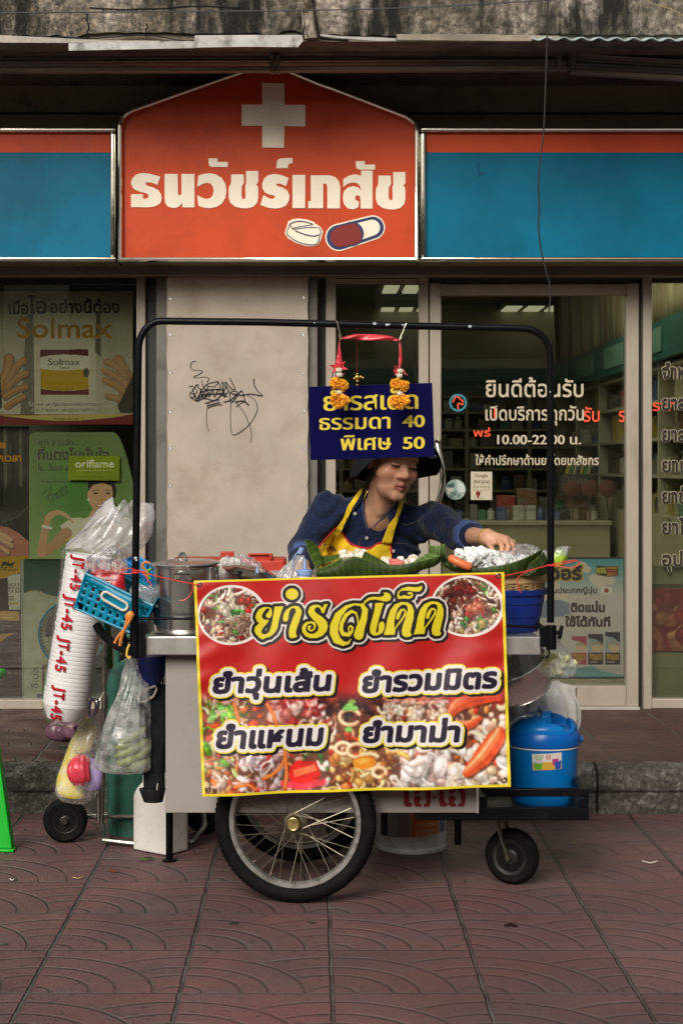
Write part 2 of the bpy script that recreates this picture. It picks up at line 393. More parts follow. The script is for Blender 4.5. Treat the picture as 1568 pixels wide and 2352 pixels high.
# ------------------------------------------------------------------ helpers: smooth bodies from distance fields (surface nets)
def smin(a, b, k):
    h = np.clip(.5 + .5 * (b - a) / k, 0, 1); return b * (1 - h) + a * h - k * h * (1 - h)
def smax(a, b, k): return -smin(-a, -b, k)
def d_cap(P, a, b, r0, r1=None):
    a = np.array(a, float); b = np.array(b, float); r1 = r0 if r1 is None else r1; d = b - a; t = np.clip(((P - a) @ d) / max(d @ d, 1e-12), 0, 1)
    return np.linalg.norm(P - a - t[:, None] * d, axis=1) - (r0 + (r1 - r0) * t)
def d_ell(P, c, r, Rm=None):
    q = P - np.array(c, float)
    if Rm is not None: q = q @ Rm          # Rm columns = local axes
    r = np.array(r, float); k0 = np.linalg.norm(q / r, axis=1); k1 = np.linalg.norm(q / (r * r), axis=1); return k0 * (k0 - 1) / np.maximum(k1, 1e-9)
def surfnet(fn, lo, hi, h):
    """samples the field coarsely, refines near the surface, then one vertex per crossed cell"""
    lo = np.array(lo, float); m = 4; nc = np.ceil((np.array(hi, float) - lo) / (h * m)).astype(int) + 2; n = nc * m
    def ev(P): return np.concatenate([fn(P[i:i + 300000]) for i in range(0, len(P), 300000)])
    gc = np.stack(np.meshgrid(*[lo[i] + h * m * (np.arange(nc[i]) + .375) for i in range(3)], indexing='ij'), -1).reshape(-1, 3)
    C = ev(gc).reshape(nc); D = np.repeat(np.repeat(np.repeat(C, m, 0), m, 1), m, 2); near = np.argwhere(np.abs(C) < h * m * 2.2)
    o = np.stack(np.meshgrid(*[np.arange(m)] * 3, indexing='ij'), -1).reshape(-1, 3); ids = (near[:, None, :] * m + o[None]).reshape(-1, 3)
    D[ids[:, 0], ids[:, 1], ids[:, 2]] = ev(lo + h * ids); ins = D < 0
    k = np.zeros(tuple(n - 1), np.int8)
    for dx in (0, 1):
        for dy in (0, 1):
            for dz in (0, 1): k += ins[dx:n[0] - 1 + dx, dy:n[1] - 1 + dy, dz:n[2] - 1 + dz]
    act = np.argwhere((k > 0) & (k < 8)); idx = np.full(tuple(n - 1), -1, np.int32); idx[act[:, 0], act[:, 1], act[:, 2]] = np.arange(len(act))
    acc = np.zeros((len(act), 3)); cnt = np.zeros(len(act))
    for ax in range(3):
        o1, o2 = [q for q in range(3) if q != ax]
        for p in (0, 1):
            for q in (0, 1):
                a = act.copy(); a[:, o1] += p; a[:, o2] += q; b = a.copy(); b[:, ax] += 1
                d0, d1 = D[a[:, 0], a[:, 1], a[:, 2]], D[b[:, 0], b[:, 1], b[:, 2]]; c = (d0 < 0) != (d1 < 0); t = np.where(c, d0 / np.where(c, d0 - d1, 1), 0)
                acc[:, o1] += p * c; acc[:, o2] += q * c; acc[:, ax] += t * c; cnt += c
    V = lo + h * (act + acc / cnt[:, None]); Fq = []
    for ax in range(3):
        o1, o2 = [(1, 2), (2, 0), (0, 1)][ax]
        s0 = [slice(None)] * 3; s1 = [slice(None)] * 3; s0[ax] = slice(0, -1); s1[ax] = slice(1, None)
        for q in (o1, o2): s0[q] = slice(1, -1); s1[q] = slice(1, -1)
        A, B = ins[tuple(s0)], ins[tuple(s1)]; e = np.argwhere(A != B)
        if not len(e): continue
        fl = A[A != B]; e[:, o1] += 1; e[:, o2] += 1
        def at(d1, d2):
            q = e.copy(); q[:, o1] += d1; q[:, o2] += d2; return idx[q[:, 0], q[:, 1], q[:, 2]]
        q = np.stack([at(-1, -1), at(0, -1), at(0, 0), at(-1, 0)], 1); q[~fl] = q[~fl][:, ::-1]; Fq.append(q)
    Q = np.vstack(Fq); return V, Q[(Q >= 0).all(1)]
def body(name, fn, lo, hi, h, mat, parent=None, colour=None, smooth_it=1):
    V, Q = surfnet(fn, lo, hi, h); me = bpy.data.meshes.new(name); me.from_pydata(V.tolist(), [], Q.tolist()); me.validate()
    if colour is not None:
        col = lin(np.clip(colour(V), 0, 1)); ca = me.color_attributes.new('Col', 'FLOAT_COLOR', 'POINT'); ca.data.foreach_set('color', np.hstack([col, np.ones((len(col), 1))]).astype(np.float32).ravel())
    me.polygons.foreach_set('use_smooth', [True] * len(me.polygons))
    o = link(name, me, mat, parent)
    if smooth_it: md = o.modifiers.new('smooth', 'SMOOTH'); md.iterations = smooth_it; md.factor = .5
    return o
def vnoise(P, sc_, seed=0):
    """cheap smooth 3-D value noise for shaping"""
    r = np.random.default_rng(seed); T = r.random(4096); q = P * sc_; i = np.floor(q).astype(int); f = q - i; f = f * f * (3 - 2 * f); out = 0
    for dx in (0, 1):
        for dy in (0, 1):
            for dz in (0, 1):
                w = (f[:, 0] if dx else 1 - f[:, 0]) * (f[:, 1] if dy else 1 - f[:, 1]) * (f[:, 2] if dz else 1 - f[:, 2])
                out = out + w * T[((i[:, 0] + dx) * 73 + (i[:, 1] + dy) * 179 + (i[:, 2] + dz) * 283) % 4096]
    return out * 2 - 1
# ================================================================== materials
MT = {}
MT['panel'] = M('fibre_panel', (.45, .385, .315), .75, var=.12, vs=3, dirt=(.29, .22, .16), ds=4, dlo=.5, dhi=.85, bump=.3, bs=220)
MT['frame'] = M('frame_aluminium', (.40, .345, .275), .42, var=.1, vs=5, dirt=(.2, .16, .12), ds=7, dlo=.55, dhi=.85, stretch=(1, 1, .35), bump=.1, bs=90)
MT['frame_dark'] = M('frame_dark', (.02, .02, .02), .5)
MT['greywall'] = M('grey_render', (.17, .16, .14), .8, var=.15, vs=4, dirt=(.08, .075, .06), ds=6, bump=.3, bs=80)
MT['upper'] = M('upper_wall', (.27, .23, .17), .8, var=.12, vs=2, dirt=(.08, .07, .05), ds=3, bump=.2, bs=60)
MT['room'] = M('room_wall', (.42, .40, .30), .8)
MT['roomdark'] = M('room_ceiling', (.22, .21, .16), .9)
MT['glass'] = film('window_glass', (.86, .88, .82), .095, rough=.0)
MT['steel'] = M('stainless', (.74, .72, .69), .3, .85, var=.06, vs=9, bump=.1, bs=14, dirt=(.36, .33, .3), ds=12, dlo=.55, dhi=.9, rvar=.06)
MT['chrome'] = M('chrome', (.72, .69, .6), .09, 1, var=.08, vs=14, rvar=.05, bump=.15, bs=9, dirt=(.3, .27, .2), ds=16, dlo=.55, dhi=.85)
MT['black'] = M('black_paint', (.004, .0042, .006), .33, var=.3, dirt=(.03, .027, .028), ds=30, dlo=.62, dhi=.8, bump=.2, bs=120, spec=.18)
MT['rubber'] = M('rubber', (.006, .0055, .0052), .7, var=.2, dirt=(.018, .016, .014), ds=12, dlo=.5, dhi=.85, bump=.3, bs=150, spec=.13)
MT['concrete'] = None

def concrete(name, base, dark, light, sc_=1.0, streak=.35, amount=(.42, .62)):
    m = bpy.data.materials.new(name); m.use_nodes = True; nt = m.node_tree; p = nt.nodes['Principled BSDF']; tc = node(nt, 'ShaderNodeTexCoord')
    mp = node(nt, 'ShaderNodeMapping'); mp.inputs['Scale'].default_value = (1, 1, streak); nt.links.new(tc.outputs['Object'], mp.inputs[0])
    f1 = rampmask(nt, mp.outputs[0], 2.6 * sc_, amount[0], amount[1], 8, .7); f2 = rampmask(nt, tc.outputs['Object'], 30 * sc_, .42, .6, 8, .75); f3 = rampmask(nt, mp.outputs[0], 5 * sc_, .5, .62, 6, .6)
    c = mixc(nt, f1, dark, base); c = mixc(nt, f3, c, light); k = node(nt, 'ShaderNodeMath', operation='MULTIPLY'); k.inputs[1].default_value = .82; nt.links.new(f2, k.inputs[0])
    c = mixc(nt, k.outputs[0], c, dark); nt.links.new(c, p.inputs['Base Color']); p.inputs['Roughness'].default_value = .9
    b = node(nt, 'ShaderNodeBump'); b.inputs['Strength'].default_value = .8; b.inputs['Distance'].default_value = .006; nt.links.new(f2, b.inputs['Height']); nt.links.new(b.outputs[0], p.inputs['Normal'])
    return m
MT['concrete'] = concrete('old_concrete', (.34, .29, .22), (.014, .013, .010), (.62, .53, .44), 1.0, .3, (.45, .60))
MT['kerb'] = concrete('kerb_concrete', (.17, .15, .125), (.03, .027, .022), (.28, .26, .23), 1.6, 2.2, (.3, .6))

def paving(name, size, x0, y0, red, grey, relief=1.0):
    """square cement tiles pressed with overlapping fans of curved grooves"""
    m = bpy.data.materials.new(name); m.use_nodes = True; nt = m.node_tree; p = nt.nodes['Principled BSDF']; L = nt.links.new
    def ma(op, a, b=None, c=None):
        n = node(nt, 'ShaderNodeMath', operation=op)
        for k, v in enumerate((a, b, c)):
            if v is None: continue
            if isinstance(v, (int, float)): n.inputs[k].default_value = v
            else: L(v, n.inputs[k])
        return n.outputs[0]
    tc = node(nt, 'ShaderNodeTexCoord'); sx = node(nt, 'ShaderNodeSeparateXYZ')
    wn = node(nt, 'ShaderNodeTexNoise'); wn.inputs['Scale'].default_value = 9; wn.inputs['Detail'].default_value = 3; L(tc.outputs['Object'], wn.inputs['Vector'])
    wv = node(nt, 'ShaderNodeVectorMath', operation='MULTIPLY_ADD'); wv.inputs[1].default_value = (.008, .008, 0); L(wn.outputs['Color'], wv.inputs[0]); L(tc.outputs['Object'], wv.inputs[2]); L(wv.outputs[0], sx.inputs[0])
    U = ma('DIVIDE', ma('SUBTRACT', sx.outputs[0], x0 + .004), size); V = ma('DIVIDE', ma('SUBTRACT', sx.outputs[1], y0 + .004), size)
    fu, fv = ma('FRACT', U), ma('FRACT', V); iu, iv = ma('FLOOR', U), ma('FLOOR', V)
    def groove(d, w):       # d distance to line (tile units) -> 1 in the groove
        return ma('SUBTRACT', 1.0, ma('SMOOTHSTEP', d, w * .45, w) if False else ma('MINIMUM', 1.0, ma('MAXIMUM', 0.0, ma('DIVIDE', ma('SUBTRACT', d, w * .4), w * .6))))
    def rad(a, b): return ma('SQRT', ma('ADD', ma('MULTIPLY', a, a), ma('MULTIPLY', b, b)))
    d1 = rad(fu, fv); d2 = rad(ma('SUBTRACT', 1.0, fu), fv)
    def rings(d, w):
        g = None
        for r in (.16, .41, .59, .83):
            k = ma('ABSOLUTE', ma('SUBTRACT', d, r)); g = k if g is None else ma('MINIMUM', g, k)
        return groove(g, w)
    inside = ma('LESS_THAN', d1, .85)
    wob = ma('MULTIPLY_ADD', wn.outputs['Fac'], .016, .008)
    g1 = rings(d1, .025); g2 = rings(d2, .025); arcs = ma('ADD', ma('MULTIPLY', g1, inside), ma('MULTIPLY', g2, ma('SUBTRACT', 1.0, inside)))
    ju = groove(ma('MINIMUM', fu, ma('SUBTRACT', 1.0, fu))  , .019); jv = groove(ma('MINIMUM', fv, ma('SUBTRACT', 1.0, fv)), .013); joint = ma('MAXIMUM', ju, jv)
    wear = rampmask(nt, tc.outputs['Object'], 3.2, .35, .7, 5, .6); arcs = ma('MULTIPLY', arcs, ma('MULTIPLY_ADD', wear, .6, .4))
    wn2 = node(nt, 'ShaderNodeTexWhiteNoise', noise_dimensions='2D'); cb = node(nt, 'ShaderNodeCombineXYZ'); L(iu, cb.inputs[0]); L(iv, cb.inputs[1]); L(cb.outputs[0], wn2.inputs['Vector'])
    blot = rampmask(nt, tc.outputs['Object'], 4.5, .35, .68, 7, .65); fine = rampmask(nt, tc.outputs['Object'], 160, .3, .7, 3, .6); spots = rampmask(nt, tc.outputs['Object'], 30, .62, .68, 3, .5); big = rampmask(nt, tc.outputs['Object'], 1.3, .35, .65, 4)
    c = mixc(nt, blot, red, grey); c = mixc(nt, ma('MULTIPLY', wn2.outputs['Value'], .5), c, tuple(x * .5 for x in red)); c = mixc(nt, ma('MULTIPLY', big, .55), c, tuple(x * .5 for x in grey))
    c = mixc(nt, ma('MULTIPLY', fine, .5), c, (.02, .016, .015)); c = mixc(nt, ma('MULTIPLY', spots, .5), c, (.02, .015, .014))
    gc = mixc(nt, wear, (.03, .027, .026), (.14, .13, .122)); c = mixc(nt, ma('MULTIPLY', arcs, .55), c, gc); c = mixc(nt, joint, c, mixc(nt, blot, (.035, .03, .029), (.15, .135, .13)))
    L(c, p.inputs['Base Color']); L(ma('MULTIPLY_ADD', blot, .25, .5), p.inputs['Roughness']); p.inputs['Specular IOR Level'].default_value = .35
    hgt = ma('SUBTRACT', ma('MULTIPLY_ADD', fine, .08, ma('MULTIPLY', blot, .15)), ma('MAXIMUM', ma('MULTIPLY', arcs, .8), joint))
    b = node(nt, 'ShaderNodeBump'); b.inputs['Strength'].default_value = 1; b.inputs['Distance'].default_value = .008 * relief; L(hgt, b.inputs['Height']); L(b.outputs[0], p.inputs['Normal'])
    return m
TS = .406
MT['paving'] = paving('cement_paving', TS, .047, 4.528, (.295, .125, .124), (.205, .138, .145))
MT['paving2'] = paving('cement_paving_step', .40, .04, 7.0, (.15, .055, .042), (.09, .05, .042))
MT['asphalt'] = M('street_concrete', (.21, .195, .175), .9, var=.3, vs=30, bump=.5, bs=200)

# ================================================================== ground, kerb, raised footpath
YK, YF, ZS = 6.87, 8.58, .19
struct(MB().box2((-60, -60, -.3), (60, 60, -.02)).build('ground', MT['asphalt'], smooth=0))
struct(MB().box2((-30, .6, -.12), (30, YK + .05, 0)).build('pavement', MT['paving'], smooth=0))
struct(MB().box2((-30, YK + .12, -.1), (30, 16.2, ZS)).build('footpath', MT['paving2'], smooth=0))
prof = [(YK + .125, 0), (YK + .0, 0), (YK, .09), (YK - .006, .092), (YK - .012, .104), (YK - .012, .125), (YK - .008, .15), (YK + .008, .172), (YK + .03, .186), (YK + .06, .193), (YK + .117, .194), (YK + .117, 0)][1:]
xj = [WX(1371, YK) + 1.28 * k for k in range(-4, 4)]
for a, b in zip(xj[:-1], xj[1:]):
    struct(MB().prism([(a + .006, y, z) for y, z in prof], (b - a - .012, 0, 0)).build('kerb', MT['kerb'], smooth=50))

# ================================================================== the shop building
shop = thing('shop_building', 'pharmacy shopfront with aluminium window frames, cream wall panel and stained concrete awning', 'building', (0, YF, ZS))
SX0, SX1 = -2.6, 2.9
# masonry behind the frames, upper wall, side walls, room
w = MB(); yb = YF
w.box2((SX0, 8.50, 2.70), (SX1, 8.72, 5.2))
w.build('upper_wall', MT['upper'], shop, smooth=0, bevel=.004)
w = MB(); 
w.box2((WX(383, 8.5) - .05, 8.47, ZS), (WX(729, 8.5), 8.74, 2.47)); w.build('pillar', MT['greywall'], shop, smooth=0, bevel=.004)
# seams of the boards above the signs
w = MB(); w.box2((WX(1673, 8.49), 8.488, 2.9), (WX(1676, 8.49), 8.5, 3.35)); w.box2((SX0, 8.486, 3.165), (SX1, 8.5, 3.175)); w.build('board_seam', MT['frame_dark'], shop, smooth=0)
# cream panel on the pillar with rough edges and rivets
yp = 8.45; ed = []
rr = random.Random(3)
for i in range(41): ed.append((384 + rr.uniform(-1.6, 1.2) + (i / 40.) * 1.5, 606 + i * 25.4))
for i in range(41): ed.append((707 + rr.uniform(-1.2, 1.2), 606 + (40 - i) * 25.4))
pn = pxpoly(MB(), [ed], yp, .012).build('cream_panel', MT['panel'], shop, smooth=0)
for v in (684, 770, 857, 943, 1029, 1115):
    for u in (390.5, 697):
        MB().lathe(W(u + rr.uniform(-1, 1.5), v + rr.uniform(-2, 2), yp - .012), [(.0075, 0), (.0085, .0015), (.006, .004), (.0035, .0035), (.0035, .0055), (0, .006)], 14, axis=(0, -1, 0)).build('rivet', MT['steel'], pn)
# spray-pen scribble on the panel
g = MB(); ink = M('marker_ink', (.008, .008, .01), .6, var=0)
def gz(x, y): return (500 + x * .5102) / 1.7417, (1200 + y * .5102) / 1.7417
S_ = [[(555, 478), (525, 485), (512, 515), (525, 545), (560, 552), (605, 557), (580, 580), (535, 602), (560, 612), (620, 605), (655, 615), (640, 645)],
      [(500, 680), (525, 672), (545, 690), (530, 715), (510, 728), (545, 735), (565, 715), (548, 690), (555, 665), (580, 665)],
      [(508, 735), (520, 770), (550, 745), (560, 775), (580, 740), (585, 770), (610, 735), (615, 770), (640, 730), (630, 765), (660, 720), (665, 760)],
      [(555, 665), (600, 700), (640, 660), (690, 645), (735, 640), (700, 680), (650, 675)], [(600, 630), (620, 690), (650, 700), (640, 660)],
      [(640, 690), (655, 760), (690, 700), (700, 760), (735, 690), (745, 750), (780, 690), (775, 760), (815, 700)], [(735, 650), (770, 720), (760, 640), (800, 700), (785, 640), (830, 690), (860, 697), (820, 610)],
      [(510, 755), (560, 790), (620, 770), (700, 785), (760, 745), (800, 760)], [(625, 810), (690, 790), (740, 780)], [(640, 828), (700, 810), (745, 800)], [(645, 845), (700, 825), (760, 818)],
      [(770, 800), (830, 780), (880, 720), (820, 725), (900, 745), (985, 735), (1075, 750), (1040, 715), (1010, 660), (1010, 615)],
      [(820, 730), (830, 800), (870, 760), (915, 710), (940, 790), (970, 828), (930, 800), (870, 838)], [(860, 800), (920, 790), (970, 820)],
      [(655, 800), (640, 880), (640, 960), (657, 1030)], [(830, 790), (826, 930), (840, 1050), (900, 1035), (985, 960), (1035, 860), (1020, 790), (960, 745)], [(860, 790), (930, 880), (975, 980), (990, 1060), (982, 1117)],
      [(525, 690), (565, 790), (595, 700), (600, 760), (630, 700)], [(590, 720), (680, 700), (760, 700)], [(600, 745), (690, 735), (790, 730)]]
for k, st in enumerate(S_):
    p = spline(st, 6); wd_ = .0032 if k < 14 or k > 16 else .0018
    g.tube([W(*gz(a, b), yp - .0128 - .00015 * k) for a, b in p], wd_, 6, flat=.12)
g.build('scribble', ink, pn)

# frames ------------------------------------------------------------
def bar(mb, u0, u1, v0, v1, y, d=.06): mb.box2((WX(u0, y), y, WZ(v1, y)), (WX(u1, y), y + d, WZ(v0, y)))
YG = 8.60
fr = MB(); bar(fr, -260, 1900, 604, 632, 8.40, .12); fr.build('lintel', M('lintel_paint', (.23, .20, .165), .6, var=.12, dirt=(.1, .09, .07), stretch=(.3, 1, 1)), shop, bevel=.004)
dk = MB()
for u0, u1, v0, v1 in ((334, 360, 632, 1640), (729, 750, 632, 1640), (962, 990, 632, 1640), (1467, 1478, 632, 1640), (-260, 314, 632, 652), (750, 1478, 632, 652), (1478, 1900, 632, 648)): bar(dk, u0, u1, v0, v1, 8.575, .05)
dk.build('frame_backing', MT['frame_dark'], shop, smooth=0)
fr = MB(); bar(fr, 359, 384, 632, 1640, 8.49, .06); bar(fr, 706, 729, 632, 1640, 8.49, .06); fr.build('pillar_trim', MT['greywall'], shop, bevel=.003)
win = MB(); bar(win, 313, 334, 633, 1612, 8.54); bar(win, -260, 313, 1608, 1634, 8.54); wf = win.build('window_frame', MT['frame'], shop, bevel=.004)
win = MB(); bar(win, -260, 313, 650, 1610, YG, .006); win.build('window_pane', MT['glass'], shop, smooth=0)
win = MB(); bar(win, 748, 771, 633, 1630, 8.54); bar(win, 962, 984, 633, 1630, 8.54); bar(win, 771, 962, 640, 650, 8.54); bar(win, 771, 962, 1600, 1630, 8.54); win.build('window_frame', MT['frame'], shop, bevel=.004)
win = MB(); bar(win, 771, 962, 648, 1602, YG, .006); win.build('window_pane', MT['glass'], shop, smooth=0)
win = MB(); bar(win, 1477, 1497, 633, 1630, 8.53); bar(win, 1497, 1900, 1606, 1628, 8.53); win.build('window_frame', MT['frame'], shop, bevel=.004)
win = MB(); bar(win, 1497, 1900, 645, 1608, YG, .006); win.build('window_pane', MT['glass'], shop, smooth=0)
dr = MB(); bar(dr, 987, 1013, 650, 1624, 8.525); bar(dr, 1438, 1467, 650, 1624, 8.525); bar(dr, 1013, 1438, 652, 677, 8.53); bar(dr, 1013, 1438, 1576, 1623, 8.53)
door = dr.build('door', MT['frame'], shop, bevel=.005)
dr = MB(); bar(dr, 1012, 1440, 676, 1578, YG - .01, .006); dp = dr.build('pane', MT['glass'], door, smooth=0)
h_ = MB(); hp = spline([W(1004, 1012, 8.52), W(1003, 1018, 8.46), W(1012, 1060, 8.44), W(1016, 1100, 8.44), W(1010, 1140, 8.44), W(1000, 1164, 8.46), W(998, 1166, 8.52)], 8)
h_.tube(hp, .0155, 14); h_.build('handle', MT['chrome'], door)
thr = MB(); bar(thr, 985, 1470, 1625, 1632, 8.5, .12); thr.build('threshold', M('threshold_stone', (.45, .42, .37), .6), shop, bevel=.003)
wall_below = MB(); wall_below.box2((SX0, 8.58, ZS - .02), (WX(334, 8.6), 8.66, WZ(1630, 8.58))); wall_below.build('plinth', MT['frame_dark'], shop, smooth=0)
# end walls so the shop goes on beyond the picture
for x in (SX1, SX0 - .15): ew = MB(); ew.box2((x, 8.5, ZS), (x + .15, 16, 5.2)); ew.build('end_wall', MT['greywall'], shop, smooth=0)

# the room inside ---------------------------------------------------
RX0, RX1, RY, RZ = -.35, 2.42, 14.8, 2.82
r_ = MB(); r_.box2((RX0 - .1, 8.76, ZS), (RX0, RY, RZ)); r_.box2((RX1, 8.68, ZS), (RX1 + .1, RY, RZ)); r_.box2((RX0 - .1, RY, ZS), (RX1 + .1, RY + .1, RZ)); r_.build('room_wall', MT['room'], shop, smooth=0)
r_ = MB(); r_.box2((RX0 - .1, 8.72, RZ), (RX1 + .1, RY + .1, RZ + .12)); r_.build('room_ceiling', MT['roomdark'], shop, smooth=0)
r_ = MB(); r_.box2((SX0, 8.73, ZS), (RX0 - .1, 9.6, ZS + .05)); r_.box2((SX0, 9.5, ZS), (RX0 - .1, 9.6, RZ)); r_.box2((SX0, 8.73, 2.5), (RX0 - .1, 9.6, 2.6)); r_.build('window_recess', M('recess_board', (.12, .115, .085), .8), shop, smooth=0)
tl_ = M('room_tiles', (.35, .33, .28), .25, var=.1); r_ = MB(); r_.box2((RX0, 8.66, ZS), (RX1, RY, ZS + .006)); r_.build('room_floor', tl_, shop, smooth=0)
# teal valance with faint lettering round the room
teal = M('teal_board', (.012, .10, .085), .5, var=.1)
vl = MB(); vl.box2((RX0, RY - .5, 2.02), (RX1 - .45, RY - .46, 2.24)); vl.box2((RX1 - .46, 8.7, 2.02), (RX1 - .42, RY - .46, 2.24)); va = vl.build('valance', teal, shop, smooth=0)
vl = MB(); letters(vl, 'Medical Supplies อุปกรณ์การแพทย์', 1085, 1300, 893, 15, RY - .503, shear=.25); vl.build('lettering', M('pale_letters', (.2, .28, .22), .6), va, smooth=0)
lb = M('leaflet', (.10, .23, .18), .6)
for k in range(4):
    b = MB(); b.box2((RX1 - .468, 9.6 + k * 1.2, 2.06), (RX1 - .461, 10.3 + k * 1.2, 2.2)); b.build('valance_card', lb, va, smooth=0)
# curtain strips above it
cu = M('curtain', (.36, .33, .2), .8, var=.5, vs=9, dirt=(.16, .07, .03), ds=7, dlo=.5, dhi=.62, stretch=(1, 1, .12))
c = MB(); c.grid(lambda s_, t: Vector((RX1 - .40 + .03 * math.sin(s_ * 75) * (.4 + t), 8.8 + s_ * 5.4, 2.24 + t * .58)), 220, 4); c.build('curtain', cu, shop, solid=.004)
# ceiling lights (lit)
lamp = M('lit_tube', (.8, .8, .7), .5, var=0, rvar=0, emit=(1, .95, .65), es=.36)
def room_lamp(u, v, z, ww, dd):
    y = (RZ - .05 - H) * F / (CY - v); x = WX(u, y)
    t = thing('ceiling_light', z, 'ceiling light', (x, y, RZ), 'lit ceiling lights inside the shop')
    b = MB(); b.box2((x - ww / 2, y - dd / 2, RZ - .05), (x + ww / 2, y + dd / 2, RZ - .001)); b.build('housing', MT['roomdark'], t, smooth=0)
    for k in (-1, 0, 1):
        b = MB(); b.box2((x + k * ww / 3.2 - ww / 9, y - dd / 2.2, RZ - .062), (x + k * ww / 3.2 + ww / 9, y + dd / 2.2, RZ - .0505)); b.build('lit_tube', lamp, t, smooth=0)
fill_lamp = M('fill_tube', (.8, .8, .7), .5, var=0, rvar=0, emit=(1, .93, .72), es=7.5)  # extra lamps added out of view to brighten the goods inside
for k, (x, y) in enumerate(((.4, 9.4), (1.5, 9.4), (.4, 10.6), (1.5, 10.6))):
    t = thing('ceiling_light', 'added ceiling light that brightens the shop goods, unseen behind the signs', 'ceiling light', (x, y, RZ), 'added unseen ceiling lights near the shop front')
    b = MB(); b.box2((x - .3, y - .25, RZ - .05), (x + .3, y + .25, RZ - .001)); b.build('housing', MT['roomdark'], t, smooth=0); b = MB(); b.box2((x - .27, y - .22, RZ - .06), (x + .27, y + .22, RZ - .0505)); b.build('lit_tube', fill_lamp, t, smooth=0)
room_lamp(1218, 712, 'lit ceiling light seen through the glass door', .6, .9)
room_lamp(930, 712, 'lower lit ceiling light seen through the narrow side pane', .5, .6)
room_lamp(944, 662, 'upper lit ceiling light seen through the narrow side pane', .5, .6)
# the other side of the street, behind the viewer: it shades the low sky and shows in the chrome and the glass
ob = MB(); ob.box2((-32, -15, 0), (32, -14, 6.2)); ob.cur = 1
for i in range(-9, 10):
    for z in (1.6, 4.4): ob.box2((i * 3.4 - 1.1, -14.02, z - 1.0), (i * 3.4 + 1.1, -13.97, z + .9))
ob.cur = 2; ob.box2((-32, -14.0, 2.9), (32, -12.2, 3.1))
struct(ob.build('street_backdrop', [M('far_plaster', (.55, .5, .42), .8, var=.3, vs=.6), M('far_window', (.03, .035, .03), .2), M('far_canopy', (.2, .25, .18), .7)], smooth=0))
# ================================================================== awning
aw = MB()
# stained parapet face with a ragged lower edge
YA = 7.60; rr = random.Random(11); low = []
for i in range(90):
    u = -200 + i * 22.5; t = u / 1568.
    base = 94 if u < 200 else (88 if u < 700 else 92); low.append((u, base + rr.uniform(-3, 3) - (8 if 640 < u < 690 else 0)))
top = [(2000, -900), (-200, -900)]
par = pxpoly(MB(), [low + [(2000, 90)] + top], YA + .10, .10).build('parapet', MT['concrete'], shop, smooth=0)
cr = MB(); dkc = M('crack', (.008, .007, .006), .95, var=0)
for pts in ([(0, 88), (60, 88), (130, 83), (210, 87), (330, 80), (430, 93), (480, 86), (560, 87)], [(200, 88), (203, 60), (200, 30)], [(335, 82), (338, 52)], [(540, 50), (536, 25)], [(205, 17), (320, 20), (450, 13), (560, 16)]):
    cr.tube([W(u + rr.uniform(-2, 2), v + rr.uniform(-1, 1), YA - .0005) for u, v in spline(pts, 6)], .005, 6, flat=.3)
cr.build('crack', dkc, par)
fl = M('zinc_flashing', (.34, .33, .32), .45, .4, var=.25, vs=8, dirt=(.10, .09, .08), ds=14, dlo=.5, dhi=.7, bump=.3, bs=10)
def strip(pts, y0=YA - .012, th=.006): return pxpoly(MB(), [pts], y0, th)
strip([(158, 99), (300, 96), (446, 94), (447, 110), (300, 113), (158, 116)]).build('flashing', fl, par)
strip([(447, 81), (560, 80), (697, 80), (697, 92), (684, 108), (560, 107), (446, 109)], YA - .02).build('flashing', fl, par)
strip([(-200, 82), (0, 80), (230, 92), (368, 93), (368, 98), (150, 98), (-200, 97)], YA - .004).build('flashing', M('mortar_lip', (.4, .37, .33), .8, var=.3, vs=20, dirt=(.1, .09, .08), bump=.5, bs=40), par)
strip([(722, 76), (780, 83), (866, 85), (910, 88), (908, 93), (866, 94), (790, 88), (720, 81)], YA - .014).build('flashing', fl, par)
strip([(910, 78), (1100, 78), (1285, 82), (1284, 94), (1100, 93), (912, 91)], YA - .008).build('flashing', M('mortar_lip', (.3, .26, .2), .8, var=.3, vs=20, dirt=(.07, .06, .05), bump=.5, bs=40), par)
# old downpipe stub with hanging wires
dp_ = MB(); dp_.tube([W(704, -60, YA - .03), W(704, 0, YA - .035), W(708, 40, YA - .03), W(713, 88, YA - .02)], [.03, .024, .03, .034], 12)
dp_.build('downpipe_stub', M('rust_pipe', (.35, .3, .24), .8, var=.3, vs=15, dirt=(.05, .035, .02), ds=20, dlo=.45, dhi=.6, bump=.6, bs=50), par)
wr = MB(); wr.tube([W(u, v, YA - .05) for u, v in spline([(700, -20), (696, 20), (700, 50), (695, 75), (697, 90)], 5)], .003, 6); wr.tube([W(u, v, YA - .055) for u, v in spline([(720, -20), (722, 25), (728, 60), (735, 85), (760, 90), (800, 92)], 5)], .005, 6)
wr.tube([W(u, v, YA - .05) for u, v in spline([(708, 30), (704, 70), (712, 95)], 5)], .003, 6); wr.build('wire_stub', MT['black'], par)
# corrugated sheet on the right
cs = MB(); cs.grid(lambda a, b: W(1226 + a * 420, 86 + 1.5 * a * 2 + 3.4 * math.sin(a * 420 / 40 * 2 * math.pi) , YA - .10) + Vector((0, .5 * b, .12 * b)), 220, 4)
cs.build('corrugated_sheet', M('pale_corrugated', (.36, .46, .46), .6, var=.3, vs=10, dirt=(.14, .12, .1), ds=12), shop, solid=.006)
